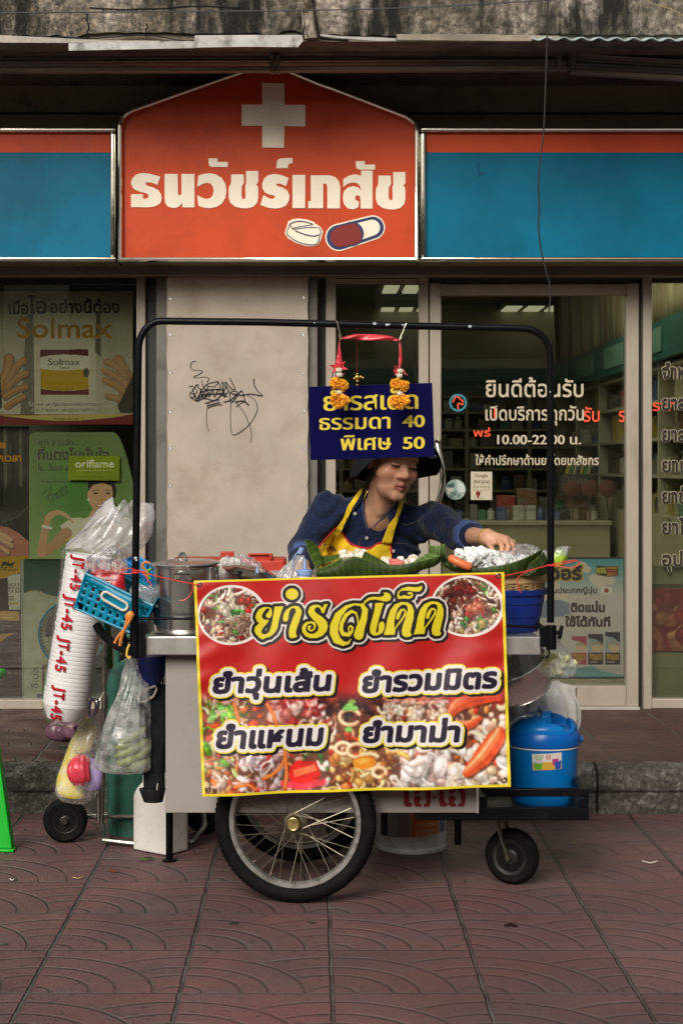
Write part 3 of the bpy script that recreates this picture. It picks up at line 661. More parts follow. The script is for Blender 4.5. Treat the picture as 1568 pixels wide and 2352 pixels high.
# soffit slab, folded shutter rails and brackets
sf = MB(); sf.box2((SX0, YA + .02, 3.31), (SX1, 8.5, 3.42)); sf.build('soffit', M('soffit', (.22, .19, .15), .9, var=.2, dirt=(.05, .045, .04)), shop, smooth=0)
rl = MB(); mr_ = M('shutter_rail', (.30, .265, .215), .55, .2, var=.2, vs=3, dirt=(.05, .045, .035), ds=5, dlo=.5, dhi=.8, stretch=(.25, 1, 1))
def rail(u0, v0, u1, v1, hpx, y, d=.05):
    a, b = W(u0, v0, y), W(u1, v1, y); hz = hpx / F * y; rl.prism([a, b, b + Vector((0, 0, -hz)), a + Vector((0, 0, -hz))], (0, d, 0))
YR = 7.86
for (u0, u1, va, vb) in ((-220, 1306, 0, -6), (1312, 1800, 0, 34)):
    for v0, hp, yy in ((117, 3.0, YR), (122, 5.5, YR + .03), (129, 6.5, YR + .05), (137, 3, YR + .03), (142, 4.0, YR + .06), (153, 9.5, YR - .02)):
        sl = (vb - va); rail(u0, v0 + (4 if u0 > 1000 else (2 if u0 < 0 else 0)), u1, v0 + 2 + sl * .9, hp, yy)
rl.build('shutter_rail', mr_, shop, smooth=0, bevel=.003)
bk_ = M('bracket_iron', (.2, .18, .15), .6, .3, dirt=(.06, .05, .04), ds=20)
for u, v0, v1 in ((624, 128, 168), (638, 130, 168), (1285, 118, 158), (1317, 118, 158)):
    b = MB(); b.box2((WX(u - 5, YR - .05), YR - .05, WZ(v1, YR)), (WX(u + 5, YR - .05), YR + .02, WZ(v0, YR))); b.build('bracket', bk_, shop, bevel=.002)
bp_ = MB(); bp_.box2((WX(1301, YR), YR - .03, WZ(150, YR)), (WX(1313, YR), YR + .02, WZ(112, YR))); bp_.build('bracket', bk_, shop, bevel=.002)
# upper storey over the awning
up = MB(); up.box2((SX0, 8.72, 5.2), (SX1, 16, 9.5)); up.build('upper_storey', MT['greywall'], shop, smooth=0)

# ================================================================== shop signs
YS = 8.20
orange = M('orange_vinyl', s(206, 76, 38), .42, var=.07, vs=2.5, dirt=s(160, 58, 32), ds=3, dlo=.5, dhi=.9, spec=.25)
blue_v = M('blue_vinyl', s(0, 108, 140), .42, var=.1, vs=2, dirt=s(0, 82, 104), ds=1.6, dlo=.45, dhi=.8, spec=.2)
cream_v = M('cream_vinyl', s(250, 238, 216), .45, var=.04, vs=3, dirt=s(236, 220, 194), ds=4)
navy_v = M('navy_vinyl', s(28, 50, 98), .45, var=.05); red_v = M('maroon_vinyl', s(130, 26, 24), .45, var=.05)
def side_sign(u0, u1, label, tear=None):
    t = thing('shop_sign', label, 'sign', W((u0 + u1) / 2, 602, YS), 'flat blue shop sign boards')
    b = MB(); b.box2((WX(u0, YS), YS + .01, WZ(600, YS)), (WX(u1, YS), 8.5, WZ(298, YS))); b.build('box', MT['upper'], t, smooth=0)
    b = MB(); b.box2((WX(u0 + 11, YS), YS, WZ(591, YS)), (WX(u1 - 11, YS), YS + .01, WZ(349, YS))); b.build('blue_face', blue_v, t, smooth=0)
    b = MB(); b.box2((WX(u0 + 11, YS), YS - .001, WZ(349, YS)), (WX(u1 - 11, YS), YS + .01, WZ(304, YS))); b.build('orange_band', orange, t, smooth=0)
    f = MB()
    for a, b_, c, d in ((u0, u1, 293, 305), (u0, u1, 590, 602), (u0, u0 + 13, 305, 590), (u1 - 13, u1, 305, 590)): f.box2((WX(a, YS), YS - .03, WZ(d, YS)), (WX(b_, YS), YS + .012, WZ(c, YS)))
    f.build('chrome_frame', MT['chrome'], t, bevel=.011, seg=6)
    if tear:
        f = MB(); f.tube([W(*p, YS - .001) for p in spline([(1097, 375), (1099, 392), (1101, 406), (1103, 396), (1112, 398)], 4)], .0025, 6, flat=.3); f.build('scratch', navy_v, t)
side_sign(-330, 267, 'blue sign board with orange top band in a chrome frame, above the wall posters')
side_sign(964, 1900, 'blue sign board with orange top band and a small tear, behind the dangling black cable', True)
gs = thing('gabled_sign', 'orange gabled pharmacy sign with white cross, white lettering and pills', 'sign', W(617, 602, YS))
def gable(k, vb):
    o = [(270 + k, vb)] + [(270 + k, 296)] + [(271.5 + k, 281 + k * .6), (277 + k * .8, 268 + k * .8), (287 + k * .5, 258 + k), (300 + k * .3, 251 + k)] + [(498, 182 + k)] + [(617, 141 + k)] + [(735, 190 + k)] + [(765, 200 + k)]
    o += [(932 - k * .3, 263 + k), (946 - k * .5, 271 + k), (957 - k * .8, 281 + k * .8), (962 - k, 292 + k * .6)] + [(963 - k, 310), (963 - k, vb)]
    return o
MB().prism([W(u, v, YS + .014) for u, v in gable(3, 600)], (0, .27, 0)).build('box', MT['upper'], gs, smooth=0)
pxpoly(MB(), [gable(10, 592)], YS + .02, .02).build('orange_face', orange, gs, smooth=0)
o_, i_ = gable(0, 602), gable(13, 591); f = MB(); n = len(o_)
vs = []; CS = ((0, .0), (0, -.022), (.22, -.034), (.5, -.037), (.78, -.034), (1, -.022), (1, .0))
for k in range(n):
    for w_, dy in CS: a, c = o_[k], i_[k]; vs.append(W(a[0] + (c[0] - a[0]) * w_, a[1] + (c[1] - a[1]) * w_, YS) + Vector((0, dy, 0)))
m_ = len(CS); f.add(vs, [(k * m_ + j, k * m_ + j + 1, ((k + 1) % n) * m_ + j + 1, ((k + 1) % n) * m_ + j) for k in range(n) for j in range(m_ - 1)])
f.build('chrome_frame', MT['chrome'], gs, smooth=35)
# cross
c = MB(); pxpoly(c, [[(602, 190), (653, 191), (653, 240), (701, 240), (701, 290), (653, 289), (652, 339), (602, 338), (602, 288), (555, 288), (555, 239), (602, 240)]], YS - .0005, .003); c.build('white_cross', cream_v, gs, smooth=0)
# lettering traced letter by letter
k_ = .2197
TH = [[(63, 595), (63, 460), (187, 460), (190, 507), (222, 507), (240, 498), (247, 482), (243, 462), (215, 448), (150, 433), (90, 405), (63, 355), (72, 300), (110, 258), (145, 244), (190, 239), (260, 246), (370, 277), (338, 363), (290, 342), (235, 334), (216, 341), (214, 355), (235, 372), (300, 392), (350, 420), (376, 460), (383, 500), (378, 535), (360, 562), (310, 588), (240, 597)],
      [(414, 248), (550, 248), (553, 455), (562, 470), (580, 470), (590, 455), (590, 248), (726, 248), (726, 598), (600, 598), (598, 547), (575, 580), (540, 600), (500, 605), (450, 590), (422, 555), (414, 500)],
      [(765, 266), (820, 247), (880, 240), (950, 252), (1010, 290), (1048, 350), (1061, 420), (1050, 495), (1010, 560), (950, 595), (880, 606), (820, 600), (767, 582), (755, 470), (800, 495), (850, 510), (890, 502), (915, 475), (927, 425), (918, 380), (895, 350), (860, 340), (815, 350), (755, 382)],
      [(873, 85), (965, 85), (967, 122), (1074, 122), (1074, 175), (910, 175), (883, 163), (873, 130)],
      [(1110, 253), (1240, 253), (1243, 340), (1220, 380), (1217, 480), (1227, 508), (1240, 513), (1255, 505), (1260, 480), (1256, 375), (1266, 350), (1264, 217), (1393, 217), (1393, 325), (1385, 345), (1368, 357), (1386, 372), (1392, 400), (1392, 500), (1380, 550), (1340, 592), (1280, 607), (1220, 607), (1150, 590), (1100, 550), (1082, 490), (1084, 390), (1108, 345)]]
TB = [[(195, 290), (165, 377), (120, 355), (85, 346), (60, 355), (75, 375), (130, 390), (180, 420), (204, 475), (195, 530), (165, 580), (110, 603), (50, 610), (-20, 602), (-102, 572), (-70, 468), (-30, 492), (0, 508), (35, 508), (52, 490), (40, 472), (0, 467), (-50, 445), (-80, 400), (-83, 350), (-65, 300), (-25, 262), (40, 248), (110, 258)],
      [(65, 187), (70, 125), (85, 95), (120, 84), (235, 81), (235, 136), (205, 138), (188, 155), (185, 187)], [(234, 258), (368, 258), (366, 605), (234, 605)],
      [(424, 262), (620, 262), (680, 280), (720, 325), (733, 380), (730, 608), (598, 608), (597, 380), (590, 355), (575, 349), (555, 348), (555, 606), (398, 606), (398, 533), (426, 531)],
      [(764, 303), (820, 268), (880, 253), (920, 258), (950, 268), (950, 213), (1071, 213), (1070, 610), (946, 610), (945, 510), (935, 480), (912, 470), (890, 485), (888, 510), (900, 528), (927, 533), (923, 595), (870, 620), (810, 608), (770, 560), (759, 495), (770, 430), (810, 390), (870, 375), (920, 390), (950, 420), (940, 375), (910, 345), (865, 337), (810, 350), (765, 387)],
      [(895, 114), (989, 114), (989, 150), (1096, 150), (1096, 203), (935, 203), (905, 190), (896, 160)], [(x + 21, y + 12) for x, y in TH[4]]]
L_ = MB(); pxpoly(L_, [[(287.1 + x * k_, 344.5 + y * k_) for x, y in p] for p in TH] + [[(620.1 + x * k_, 344.5 + y * k_) for x, y in p] for p in TB], YS - .0005, .003); L_.build('lettering', cream_v, gs, smooth=0)
def q_(x, y): return (631.6 + x * .1831, 482.3 + y * .1831)
def pill(ax, ay, bx, by, ra, rb, n=18):
    a = math.atan2(by - ay, bx - ax); o = []
    for k in range(n + 1): t = a + math.pi / 2 + math.pi * k / n; o.append(q_(ax + ra * math.cos(t), ay + ra * math.sin(t)))
    for k in range(n + 1): t = a - math.pi / 2 + math.pi * k / n; o.append(q_(bx + rb * math.cos(t), by + rb * math.sin(t)))
    return o
cap = MB(); pxpoly(cap, [pill(800, 340, 1225, 217, 172, 153)], YS - .0005, .002); pc = cap.build('capsule_picture', cream_v, gs, smooth=0)
cap = MB(); pxpoly(cap, [pill(800, 340, 1225, 217, 155, 137)], YS - .0027, .001); cap.build('outline', navy_v, pc, smooth=0)
cap = MB(); pxpoly(cap, [pill(1060, 265, 1215, 218, 108, 100)], YS - .0039, .001); cap.build('white_half', cream_v, pc, smooth=0)
cap = MB(); pxpoly(cap, [pill(800, 340, 960, 294, 138, 152)], YS - .0050, .001); cap.build('outline', navy_v, pc, smooth=0)
cap = MB(); pxpoly(cap, [[q_(x, y) for x, y in ((690, 330), (700, 285), (730, 245), (790, 210), (900, 175), (985, 162), (1020, 175), (1055, 220), (1078, 275), (1085, 330), (1065, 402), (930, 440), (800, 465), (740, 435), (700, 385))]], YS - .0062, .001); cap.build('red_half', red_v, pc, smooth=0)
tb = MB(); pxpoly(tb, [[q_(x, y) for x, y in ((120, 290), (165, 140), (220, 112), (300, 103), (400, 118), (495, 150), (500, 170), (535, 185), (575, 220), (600, 270), (570, 380), (540, 430), (480, 452), (380, 448), (260, 410), (160, 350))]], YS - .0005, .002); ta = tb.build('tablet_picture', cream_v, gs, smooth=0)
tb = MB()
for st, ww in (([(190, 165), (180, 200), (150, 288), (200, 340), (290, 395), (400, 425), (490, 428), (535, 400), (555, 320), (570, 270), (560, 240), (545, 215)], 11), ([(190, 165), (250, 140), (330, 135), (410, 150), (475, 172)], 11), ([(190, 170), (205, 210), (240, 237)], 11), ([(225, 222), (320, 200), (475, 178)], 8), ([(235, 238), (370, 215), (530, 212)], 9), ([(255, 252), (330, 285), (420, 310), (500, 318), (545, 300)], 13)):
    tb.tube([W(*q_(x, y), YS - .003) for x, y in spline(st, 5)], ww * .1831 / F * YS * 1.0, 6, flat=.08)
tb.build('outline', navy_v, ta)
sm = MB(); sm.tube([W(781, v, YS - .0002) for v in (440, 470, 520, 591)], .0011, 5, flat=.3); sm.build('seam', red_v, gs)
# ================================================================== the cart
cart = thing('food_cart', 'steel topped street food cart on spoked wheels with a black pipe arch', 'food cart', (0, 5.6, 0))
YC, YB0, YB1 = 5.47, 5.53, 5.98
grey_board = M('grey_cart_board', (.34, .31, .285), .6, var=.06, vs=4, dirt=(.22, .19, .165), ds=9, dlo=.6, dhi=.95, bump=.08, bs=60)
# counter: folded sheet with a lip
zt, zb = .857, .797; xl, xr = WX(333, YC), WX(1242, YC); yb = 6.12
c = MB(); c.box2((xl, YC, zb), (xr, YC + .012, zt)); c.box2((xl, YC + .012, zt - .012), (xr, yb, zt - .004)); c.box2((xl, YC + .012, zb), (xl + .012, yb, zt - .013)); c.box2((xr - .012, YC + .012, zb), (xr, yb, zt - .013)); c.box2((xl, yb - .012, zb), (xr, yb, zt))
c.build('counter_top', MT['steel'], cart, bevel=.004, seg=3)
b = MB(); xb0, xb1 = WX(380, YB0), WX(1096, YB0); zb0 = WZ(1868, YB0)
b.box2((xb0, YB0, zb0), (xb1, YB0 + .015, zb - .001)); b.box2((xb0, YB0 + .015, zb0), (xb0 + .015, YB1, zb - .001)); b.box2((xb1 - .015, YB0 + .015, zb0), (xb1, YB1, zb - .001)); b.box2((xb0, YB1, zb0), (xb1, YB1 + .015, zb - .001)); b.box2((xb0 + .015, YB0 + .015, zb0 + .06), (xb1 - .015, YB1, zb0 + .075))
bodyp = b.build('body_panel', grey_board, cart, bevel=.0025)
st = MB(); m_red = M('stencil_red', s(122, 22, 24), .7, var=.2, vs=25)
# stencilled lettering, traced
def sz(x, y): return (1500 + x * .287) / 1.7417, (3100 + y * .287) / 1.7417
for ox, oy, k in ((0, 0, 0), (490, -2, 1)):
    P = [[(400, 203), (465, 205), (470, 255), (472, 330), (480, 390), (515, 395), (518, 425), (500, 447), (450, 452), (408, 440), (400, 380)],
         [(545, 215), (565, 192), (600, 186), (645, 190), (640, 245), (612, 245), (600, 268), (545, 270)], [(540, 330), (560, 300), (600, 296), (635, 318), (640, 345), (612, 385), (645, 415), (645, 450), (570, 448), (540, 420)],
         [(670, 190), (745, 192), (770, 210), (776, 300), (772, 400), (755, 448), (672, 448), (672, 405), (712, 400), (710, 245), (672, 240)]]
    pxpoly(st, [[sz(x + ox * (1 if i == 0 else .985), y + oy) for x, y in p] for i, p in enumerate(P)], YB0 - .0005, .0006)
pxpoly(st, [[sz(x, y) for x, y in ((803, 305), (855, 303), (855, 328), (803, 330))]], YB0 - .0005, .0006); st.build('stencil_lettering', m_red, bodyp, smooth=0)
ed = MB(); ed.box2((xb1 - .004, YB0 - .004, zb0), (xb1 + .004, YB0 - .0005, .43)); ed.build('edge_strip', MT['steel'], bodyp, smooth=0)
# under frame and rear carrier
fm = MB(); zlo = WZ(1880, 5.58)
xf0, xf1 = WX(950, 5.58), WX(1352, 5.55)
fm.box2((xf0, 5.545, zlo), (xf1, 5.575, zlo + .042)); fm.box2((xf0, 6.0, zlo), (xf1, 6.03, zlo + .042)); fm.box2((xf1 - .04, 5.575, zlo), (xf1, 6.0, zlo + .04)); fm.box2((xb1 + .004, 5.575, zlo + .001), (xb1 + .044, 6.0, zlo + .041))
zhi = WZ(1812, 5.55)
fm.box2((WX(1115, 5.55), 5.545, zhi - .026), (xf1, 5.572, zhi)); fm.box2((xf1 - .028, 5.572, zhi - .027), (xf1 - .001, 6.03, zhi - .001)); fm.box2((WX(1115, 5.55), 6.003, zhi - .026), (xf1 - .028, 6.03, zhi))
for x in (WX(1097, 5.55), xf1 - .031): fm.box2((x, 5.544, zlo + .042), (x + .03, 5.574, zhi - .0265))
fm.box2((xf1 - .03, 6.001, zlo + .042), (xf1 - .001, 6.029, zhi - .0265))
fm.box2((WX(1190, 5.6), 5.6, zlo - .012), (WX(1205, 5.6), 5.98, zlo)); fm.box2((WX(1265, 5.6), 5.6, zlo - .012), (WX(1280, 5.6), 5.98, zlo))
# sloping stay seen behind the carrier corner
fm.tube([(xf1 - .015, 6.0, zhi), (xf1 - .03, 6.02, zhi + .10)], .010, 8)
fm.build('carrier_frame', MT['black'], cart, bevel=.003, smooth=30)
dk = MB(); dk.box2((xb1 + .046, 5.577, zlo + .003), (xf1 - .042, 5.998, zlo + .010)); dk.build('carrier_floor', M('carrier_sheet', (.09, .085, .08), .6, dirt=(.03, .025, .02)), cart, smooth=0)
lg = MB(); lg.cyl(W(389, 1862, 6.0) , (WX(389, 6.05), 6.05, .008), .013, .013, 14); lg.lathe((WX(389, 6.05), 6.05, 0), [(.026, 0), (.026, .008), (.013, .012)], 16); lg.build('stand_leg', MT['black'], cart)
lg = MB(); lg.cyl((WX(1051, 5.9), 5.9, zlo + .01), (WX(1051, 5.9), 5.9, WZ(1940, 5.9)), .012, .012, 12); lg.build('drop_leg', MT['black'], cart)
# wheels
def bike_wheel(cx, cy, yaw, cz=.262):
    root = MB(); rot = Matrix.Rotation(R(yaw), 3, 'Z'); C = Vector((cx, cy, cz))
    def ring(mb, prof, n=72):      # prof: (radius, offset along axle), closed
        k = len(prof); vs = []; fs = []
        for j in range(n):
            a = 2 * math.pi * j / n
            for r, o in prof: vs.append(C + rot @ Vector((r * math.cos(a), o, r * math.sin(a))))
        for j in range(n):
            for i in range(k): fs.append((j * k + i, j * k + (i + 1) % k, ((j + 1) % n) * k + (i + 1) % k, ((j + 1) % n) * k + i))
        mb.add(vs, fs)
    ty = MB(); ring(ty, [(.235 + .0265 * math.cos(t), .026 * math.sin(t)) for t in np.linspace(0, 2 * math.pi, 16, endpoint=False)])
    for j in range(96):            # tread bars
        a = 2 * math.pi * j / 96
        for sgn in (-1, 1):
            p = [C + rot @ Vector(((.2355 + .0268 * math.cos(t)) * math.cos(a + d), sgn * .0262 * math.sin(t), (.2355 + .0268 * math.cos(t)) * math.sin(a + d))) for t, d in ((.05, .0), (.5, .018), (.95, .045))]
            ty.tube(p, [.0016, .002, .001], 5, flat=.8)
    wheel = ty.build('wheel', MT['rubber'], cart, smooth=50)
    rm = MB(); ring(rm, [(.214, -.014), (.2155, -.011), (.206, -.010), (.199, -.005), (.199, .005), (.206, .010), (.2155, .011), (.214, .014), (.2, .013), (.194, .006), (.194, -.006), (.2, -.013)])
    rm.build('rim', M('worn_alloy', (.34, .33, .31), .42, .85, var=.2, vs=20, dirt=(.12, .1, .085), ds=22, dlo=.5, dhi=.7, bump=.2, bs=80), wheel, smooth=35)
    hb = MB(); ax = rot @ Vector((0, -1, 0))
    hb.lathe(C, [(.026, -.03), (.031, -.028), (.031, -.024), (.016, -.022), (.013, 0), (.016, .022), (.031, .024), (.031, .028), (.026, .03)], 28, axis=ax)
    hb.build('hub', M('dusty_hub', (.16, .14, .1), .6, .6, dirt=(.05, .04, .03), ds=40), wheel)
    hb = MB(); hb.lathe(C + ax * .029, [(.0, 0), (.026, 0), (.0265, .006), (.0235, .02), (.0215, .024), (.019, .0255), (.016, .0235), (0, .0225)][1:], 28, axis=ax)
    hb.build('hub_cap', M('brass_cap', (.62, .5, .2), .3, 1, var=.2, vs=30, dirt=(.2, .14, .05), ds=40), wheel)
    sp = MB()
    for j in range(36):
        side = -1 if j % 2 else 1; a1 = 2 * math.pi * (j + .5) / 36; a0 = a1 + (1 if (j // 2) % 2 else -1) * R(62)
        sp.tube([C + rot @ Vector((.0285 * math.cos(a0), side * .026, .0285 * math.sin(a0))), C + rot @ Vector((.196 * math.cos(a1), side * .003, .196 * math.sin(a1)))], .0012, 5)
        sp.cyl(C + rot @ Vector((.186 * math.cos(a1), side * .005, .186 * math.sin(a1))), C + rot @ Vector((.196 * math.cos(a1), side * .0035, .196 * math.sin(a1))), .002, .002, 6)
    sp.build('spoke', M('spoke_steel', (.30, .27, .2), .42, .9, var=.2, dirt=(.25, .2, .13), ds=30), wheel)
bike_wheel(WX(677.8, 5.47), 5.475, -7); bike_wheel(WX(690, 6.02), 6.04, 3)
ax_ = MB(); ax_.cyl((WX(677.8, 5.47), 5.5, .262), (WX(690, 6.02), 6.03, .262), .011, .011, 12); ax_.build('axle', MT['black'], cart)
# castor wheel
Cc = Vector((WX(1176, 5.72), 5.72, .094)); ca_ = MB(); cx_ = Matrix.Rotation(R(-28), 3, 'Z') @ Vector((0, -1, 0))
ca_.lathe(Cc, [(.055, -.022), (.08, -.024), (.092, -.014), (.095, 0), (.092, .014), (.08, .024), (.055, .022)], 40, axis=cx_)
cw = ca_.build('castor_wheel', MT['rubber'], cart, smooth=40)
ca_ = MB(); ca_.lathe(Cc, [(.02, -.026), (.03, -.02), (.054, -.0225), (.06, -.025), (.06, .025), (.054, .0225), (.03, .02), (.02, .026)], 32, axis=cx_); ca_.build('rim', M('dull_rim', (.014, .013, .012), .5, .2, dirt=(.05, .045, .04), ds=30), cw)
ca_ = MB()
for sg in (-1, 1):
    o = cx_ * (.034 * sg); top = Vector((Cc.x - .045, Cc.y, zlo)); ca_.tube([top + o, Cc + o + Vector((-.022, 0, .06)), Cc + o], [.011, .009, .008], 8, flat=.6)
ca_.cyl(Cc - cx_ * .045, Cc + cx_ * .045, .008, .008, 12); ca_.box((Cc.x - .045, Cc.y, zlo - .006), (.1, .1, .01)); ca_.build('castor_fork', M('greasy_iron', (.14, .12, .09), .45, .7, var=.3, dirt=(.04, .03, .02), ds=30), cart)
# pipe arch, sleeves, clamps
arch = MB(); YP = 5.46
pts = [(309, 1500), (310, 1400), (314, 1100), (317.5, 830)] + [(318 + 52 * (1 - math.cos(a)), 803 - 66 * math.sin(a)) for a in np.linspace(0, math.pi / 2, 9)] + [(600, 739.5), (900, 747), (1200, 754)] + [(1200 + 63 * math.sin(a), 754 + 62 * (1 - math.cos(a))) for a in np.linspace(.17, math.pi / 2, 9)] + [(1264.5, 1100), (1264, 1430)]
arch.tube([W(u, v, YP) for u, v in pts], .0118, 16); pa = arch.build('arch', MT['black'], cart, smooth=50)
chip = MB()
for u, v, r in ((860, 743, .006), (888, 745.5, .005), (893, 745, .004), (925, 746, .004), (1079, 749.5, .006), (722, 741, .003), (311, 1282, .006), (313, 1287, .004), (1263, 900, .003)):
    chip.ell(W(u, v, YP - .0112), (r, .0016, r * .8), nu=8, nv=6)
chip.build('paint_chip', M('chipped_paint', (.45, .5, .55), .6), pa)
br = MB(); br.cyl(W(309, 1512, YP), W(309, 1426, YP), .0155, .0155, 16); br.box2((WX(318, YP), YP - .014, WZ(1510, YP)), (WX(334, YP), YP + .016, WZ(1427, YP)))
br.tube([W(285, 1455, YP - .01), W(289, 1487, YP - .01)], .0075, 8); br.cyl(W(308, 1470, YP), W(285, 1470, YP), .007, .007, 10); br.build('post_sleeve', MT['black'], cart, bevel=.002); br = MB()
br.cyl(W(1265.5, 1492, YP), W(1265.5, 1436, YP), .0165, .0165, 16); br.box2((WX(1239, YP), YP - .014, WZ(1486, YP)), (WX(1257, YP), YP + .016, WZ(1438, YP)))
br.tube([W(1290, 1437, YP - .01), W(1284, 1468, YP - .01)], .007, 8); br.cyl(W(1268, 1453, YP), W(1290, 1453, YP), .007, .007, 10)
br.tube([W(1243, 1440, YP), W(1234, 1432, YP + .02)], .007, 8)
br.build('post_sleeve', MT['black'], cart, bevel=.002)
rb = MB(); rb.tube([W(318, 1421, YP - .002), W(700, 1421, YP - .002), W(1246, 1441, YP - .002)], .0048, 10); rb.build('front_rail', MT['black'], cart)
gp = MB(); hpts = spline([(303, 1498, 5.5), (275, 1487, 5.55), (250, 1470, 5.62), (232, 1452, 5.68), (222, 1436, 5.7)], 6)
gp.tube([W(*p) for p in hpts], [.012 + .003 * min(1, i / 8) for i in range(len(hpts))], 14); gp.build('push_handle', MT['rubber'], cart)
# ================================================================== printed matter
MT['vinyl'] = M('printed_vinyl', attr=True, rough=.42, var=.05, vs=12, bump=.12, bs=18, spec=.4)
MT['paper'] = M('printed_paper', attr=True, rough=.7, var=.06, vs=4, rvar=0)
def foodmix(cv, inside, pal, n, r0, r1, seed, flat=(.5, 1)):
    r = random.Random(seed)
    for _ in range(n):
        x, y = inside(r); c = np.array(r.choice(pal), float) * r.uniform(.75, 1.12); a = r.uniform(r0, r1); b = a * r.uniform(*flat); t = r.uniform(0, 3.14)
        if r.random() < .45:
            L = a * r.uniform(1.5, 3); t0 = r.uniform(0, 6.28); k = r.uniform(-1.5, 1.5)
            P = [(x + L * u * math.cos(t0 + k * u), y + L * u * math.sin(t0 + k * u)) for u in np.linspace(0, 1, 7)]; w = b * r.uniform(.5, .9)
            cv.stroke([(p + w * .25, q + w * .35) for p, q in P], w, c * .45, .45); cv.stroke(P, w, np.clip(c * .85, 0, 255)); cv.stroke([(p - w * .12, q - w * .15) for p, q in P], w * .45, np.clip(c * 1.25 + 12, 0, 255), .7)
        else:
            cv.ell(x + a * .2, y + a * .25, a, b, c * .4, t, .5); cv.ell(x, y, a, b, np.clip(c * .82, 0, 255), t); cv.ell(x - a * .15, y - b * .2, a * .65, b * .6, np.clip(c * 1.18, 0, 255), t, .8, .5); cv.ell(x - a * .25, y - b * .35, a * .2, b * .18, np.clip(c * 1.3 + 40, 0, 255), t, .7)
# ---------------- the menu banner; canvas coordinates = a 1568 px wide view of the photograph from (720, 2250), .8801 photo px per unit
cv = Cv(40, 20, 1515, 1075, .66, (178, 28, 26))
nz = cv.noise(120, 3); cv.a *= (.92 + .16 * nz)[..., None]
# photograph of the salad in the lower part
Yc = (np.arange(cv.h) + .5) / cv.p + cv.y0; bl = np.clip((Yc - 575) / 70, 0, 1)[:, None, None]
keep = cv.a.copy(); cv.a[:] = np.array((96, 60, 46)) / 255.; cv.a *= (.6 + .8 * cv.noise(60, 8))[..., None]
def reg(xa, ya, xb, yb): return lambda r: (r.uniform(xa, xb), r.uniform(ya, yb))
G = [(96, 150, 40), (140, 190, 70), (60, 110, 30), (190, 210, 130)]; OR = [(206, 96, 40), (222, 130, 70), (190, 70, 40)]; WH = [(226, 200, 180), (242, 228, 212), (214, 176, 156), (236, 206, 166), (230, 170, 140)]; RD = [(180, 40, 34), (150, 30, 30), (205, 70, 50)]; BR = [(120, 66, 40), (150, 90, 54), (90, 44, 30), (176, 130, 84)]
foodmix(cv, reg(60, 600, 1500, 1060), WH + BR + RD + OR, 520, 10, 26, 1); foodmix(cv, reg(90, 610, 300, 760), G + G + OR + WH, 90, 10, 30, 2, (.25, .7)); foodmix(cv, reg(90, 760, 260, 1040), G + WH + OR, 70, 12, 32, 3, (.25, .7))
foodmix(cv, reg(280, 840, 480, 1040), [(206, 184, 190), (226, 208, 206), (170, 130, 130)], 60, 14, 34, 4, (.2, .5)); foodmix(cv, reg(420, 610, 640, 720), [(170, 60, 60), (206, 120, 110), (150, 40, 40), (230, 190, 180)], 50, 14, 34, 5)
foodmix(cv, reg(640, 590, 900, 680), [(50, 22, 22), (86, 36, 30), (120, 60, 40), (34, 20, 18)], 60, 16, 34, 6); foodmix(cv, reg(920, 600, 1200, 720), WH, 90, 10, 24, 7); foodmix(cv, reg(940, 840, 1230, 1010), [(214, 200, 196), (234, 224, 216), (206, 176, 166)], 46, 24, 56, 8, (.4, .8)); foodmix(cv, reg(690, 860, 960, 1050), [(222, 178, 110), (236, 206, 150), (176, 110, 60), (206, 150, 80)], 70, 12, 30, 9)
foodmix(cv, reg(1220, 960, 1490, 1030), WH, 50, 12, 28, 10); foodmix(cv, reg(1230, 720, 1490, 960), WH + [(240, 236, 230)], 60, 14, 36, 11); foodmix(cv, reg(560, 870, 680, 960), [(40, 110, 40), (70, 140, 50), (30, 70, 30)], 16, 8, 22, 12, (.25, .5))
# tomato, prawns, carrot strips, squid rings, coriander
cv.poly([(500, 925), (530, 895), (620, 900), (640, 960), (610, 1000), (510, 1005), (495, 965)], (176, 34, 28)); cv.poly([(515, 940), (612, 912), (622, 940), (520, 972)], (226, 120, 80), .85); cv.stroke([(470, 1000), (560, 1015), (650, 990)], 30, (196, 56, 70), .9)
for P, w in (([(1225, 690), (1260, 640), (1340, 615), (1420, 605), (1450, 620)], [30, 70, 66, 50, 20]), ([(1300, 950), (1370, 880), (1430, 800), (1450, 765)], [40, 84, 80, 44]), ([(1240, 720), (1300, 735), (1360, 705)], [20, 42, 18])):
    Q = spline(P, 5); W_ = np.interp(np.linspace(0, len(P) - 1, len(Q)), range(len(P)), w); cv.stroke([(x + 6, y + 8) for x, y in Q], W_, (60, 20, 12), .7); cv.stroke(Q, W_, (176, 70, 38)); cv.stroke([(x - 5, y - 9) for x, y in Q], W_ * .5, (216, 116, 70), .8); cv.stroke([(x - 8, y - 14) for x, y in Q], W_ * .15, (242, 186, 150), .7)
for P in ([(380, 975), (430, 950), (470, 900), (478, 850)], [(395, 640), (425, 690), (440, 740)], [(250, 1010), (310, 1000), (345, 1025)], [(480, 880), (484, 960), (476, 1020)], [(245, 640), (262, 690), (270, 720)]):
    Q = spline(P, 5); cv.stroke(Q, 17, (150, 60, 26)); cv.stroke(Q, 11, (216, 104, 46)); cv.stroke([(x - 2, y - 2) for x, y in Q], 4, (244, 160, 100), .8)
for x, y, r, t in ((740, 840, 34, 0), (800, 850, 40, .6), (860, 900, 46, 0), (905, 950, 30, 1), (770, 700, 46, .3)):
    P = [(x + r * math.cos(a + t), y + r * .75 * math.sin(a + t)) for a in np.linspace(.4, 5.6, 18)]; cv.stroke([(p + 4, q + 5) for p, q in P], 19, (70, 34, 22), .7); cv.stroke(P, 18, (206, 160, 120)); cv.stroke([(p - 2, q - 3) for p, q in P], 8, (240, 212, 180), .8)
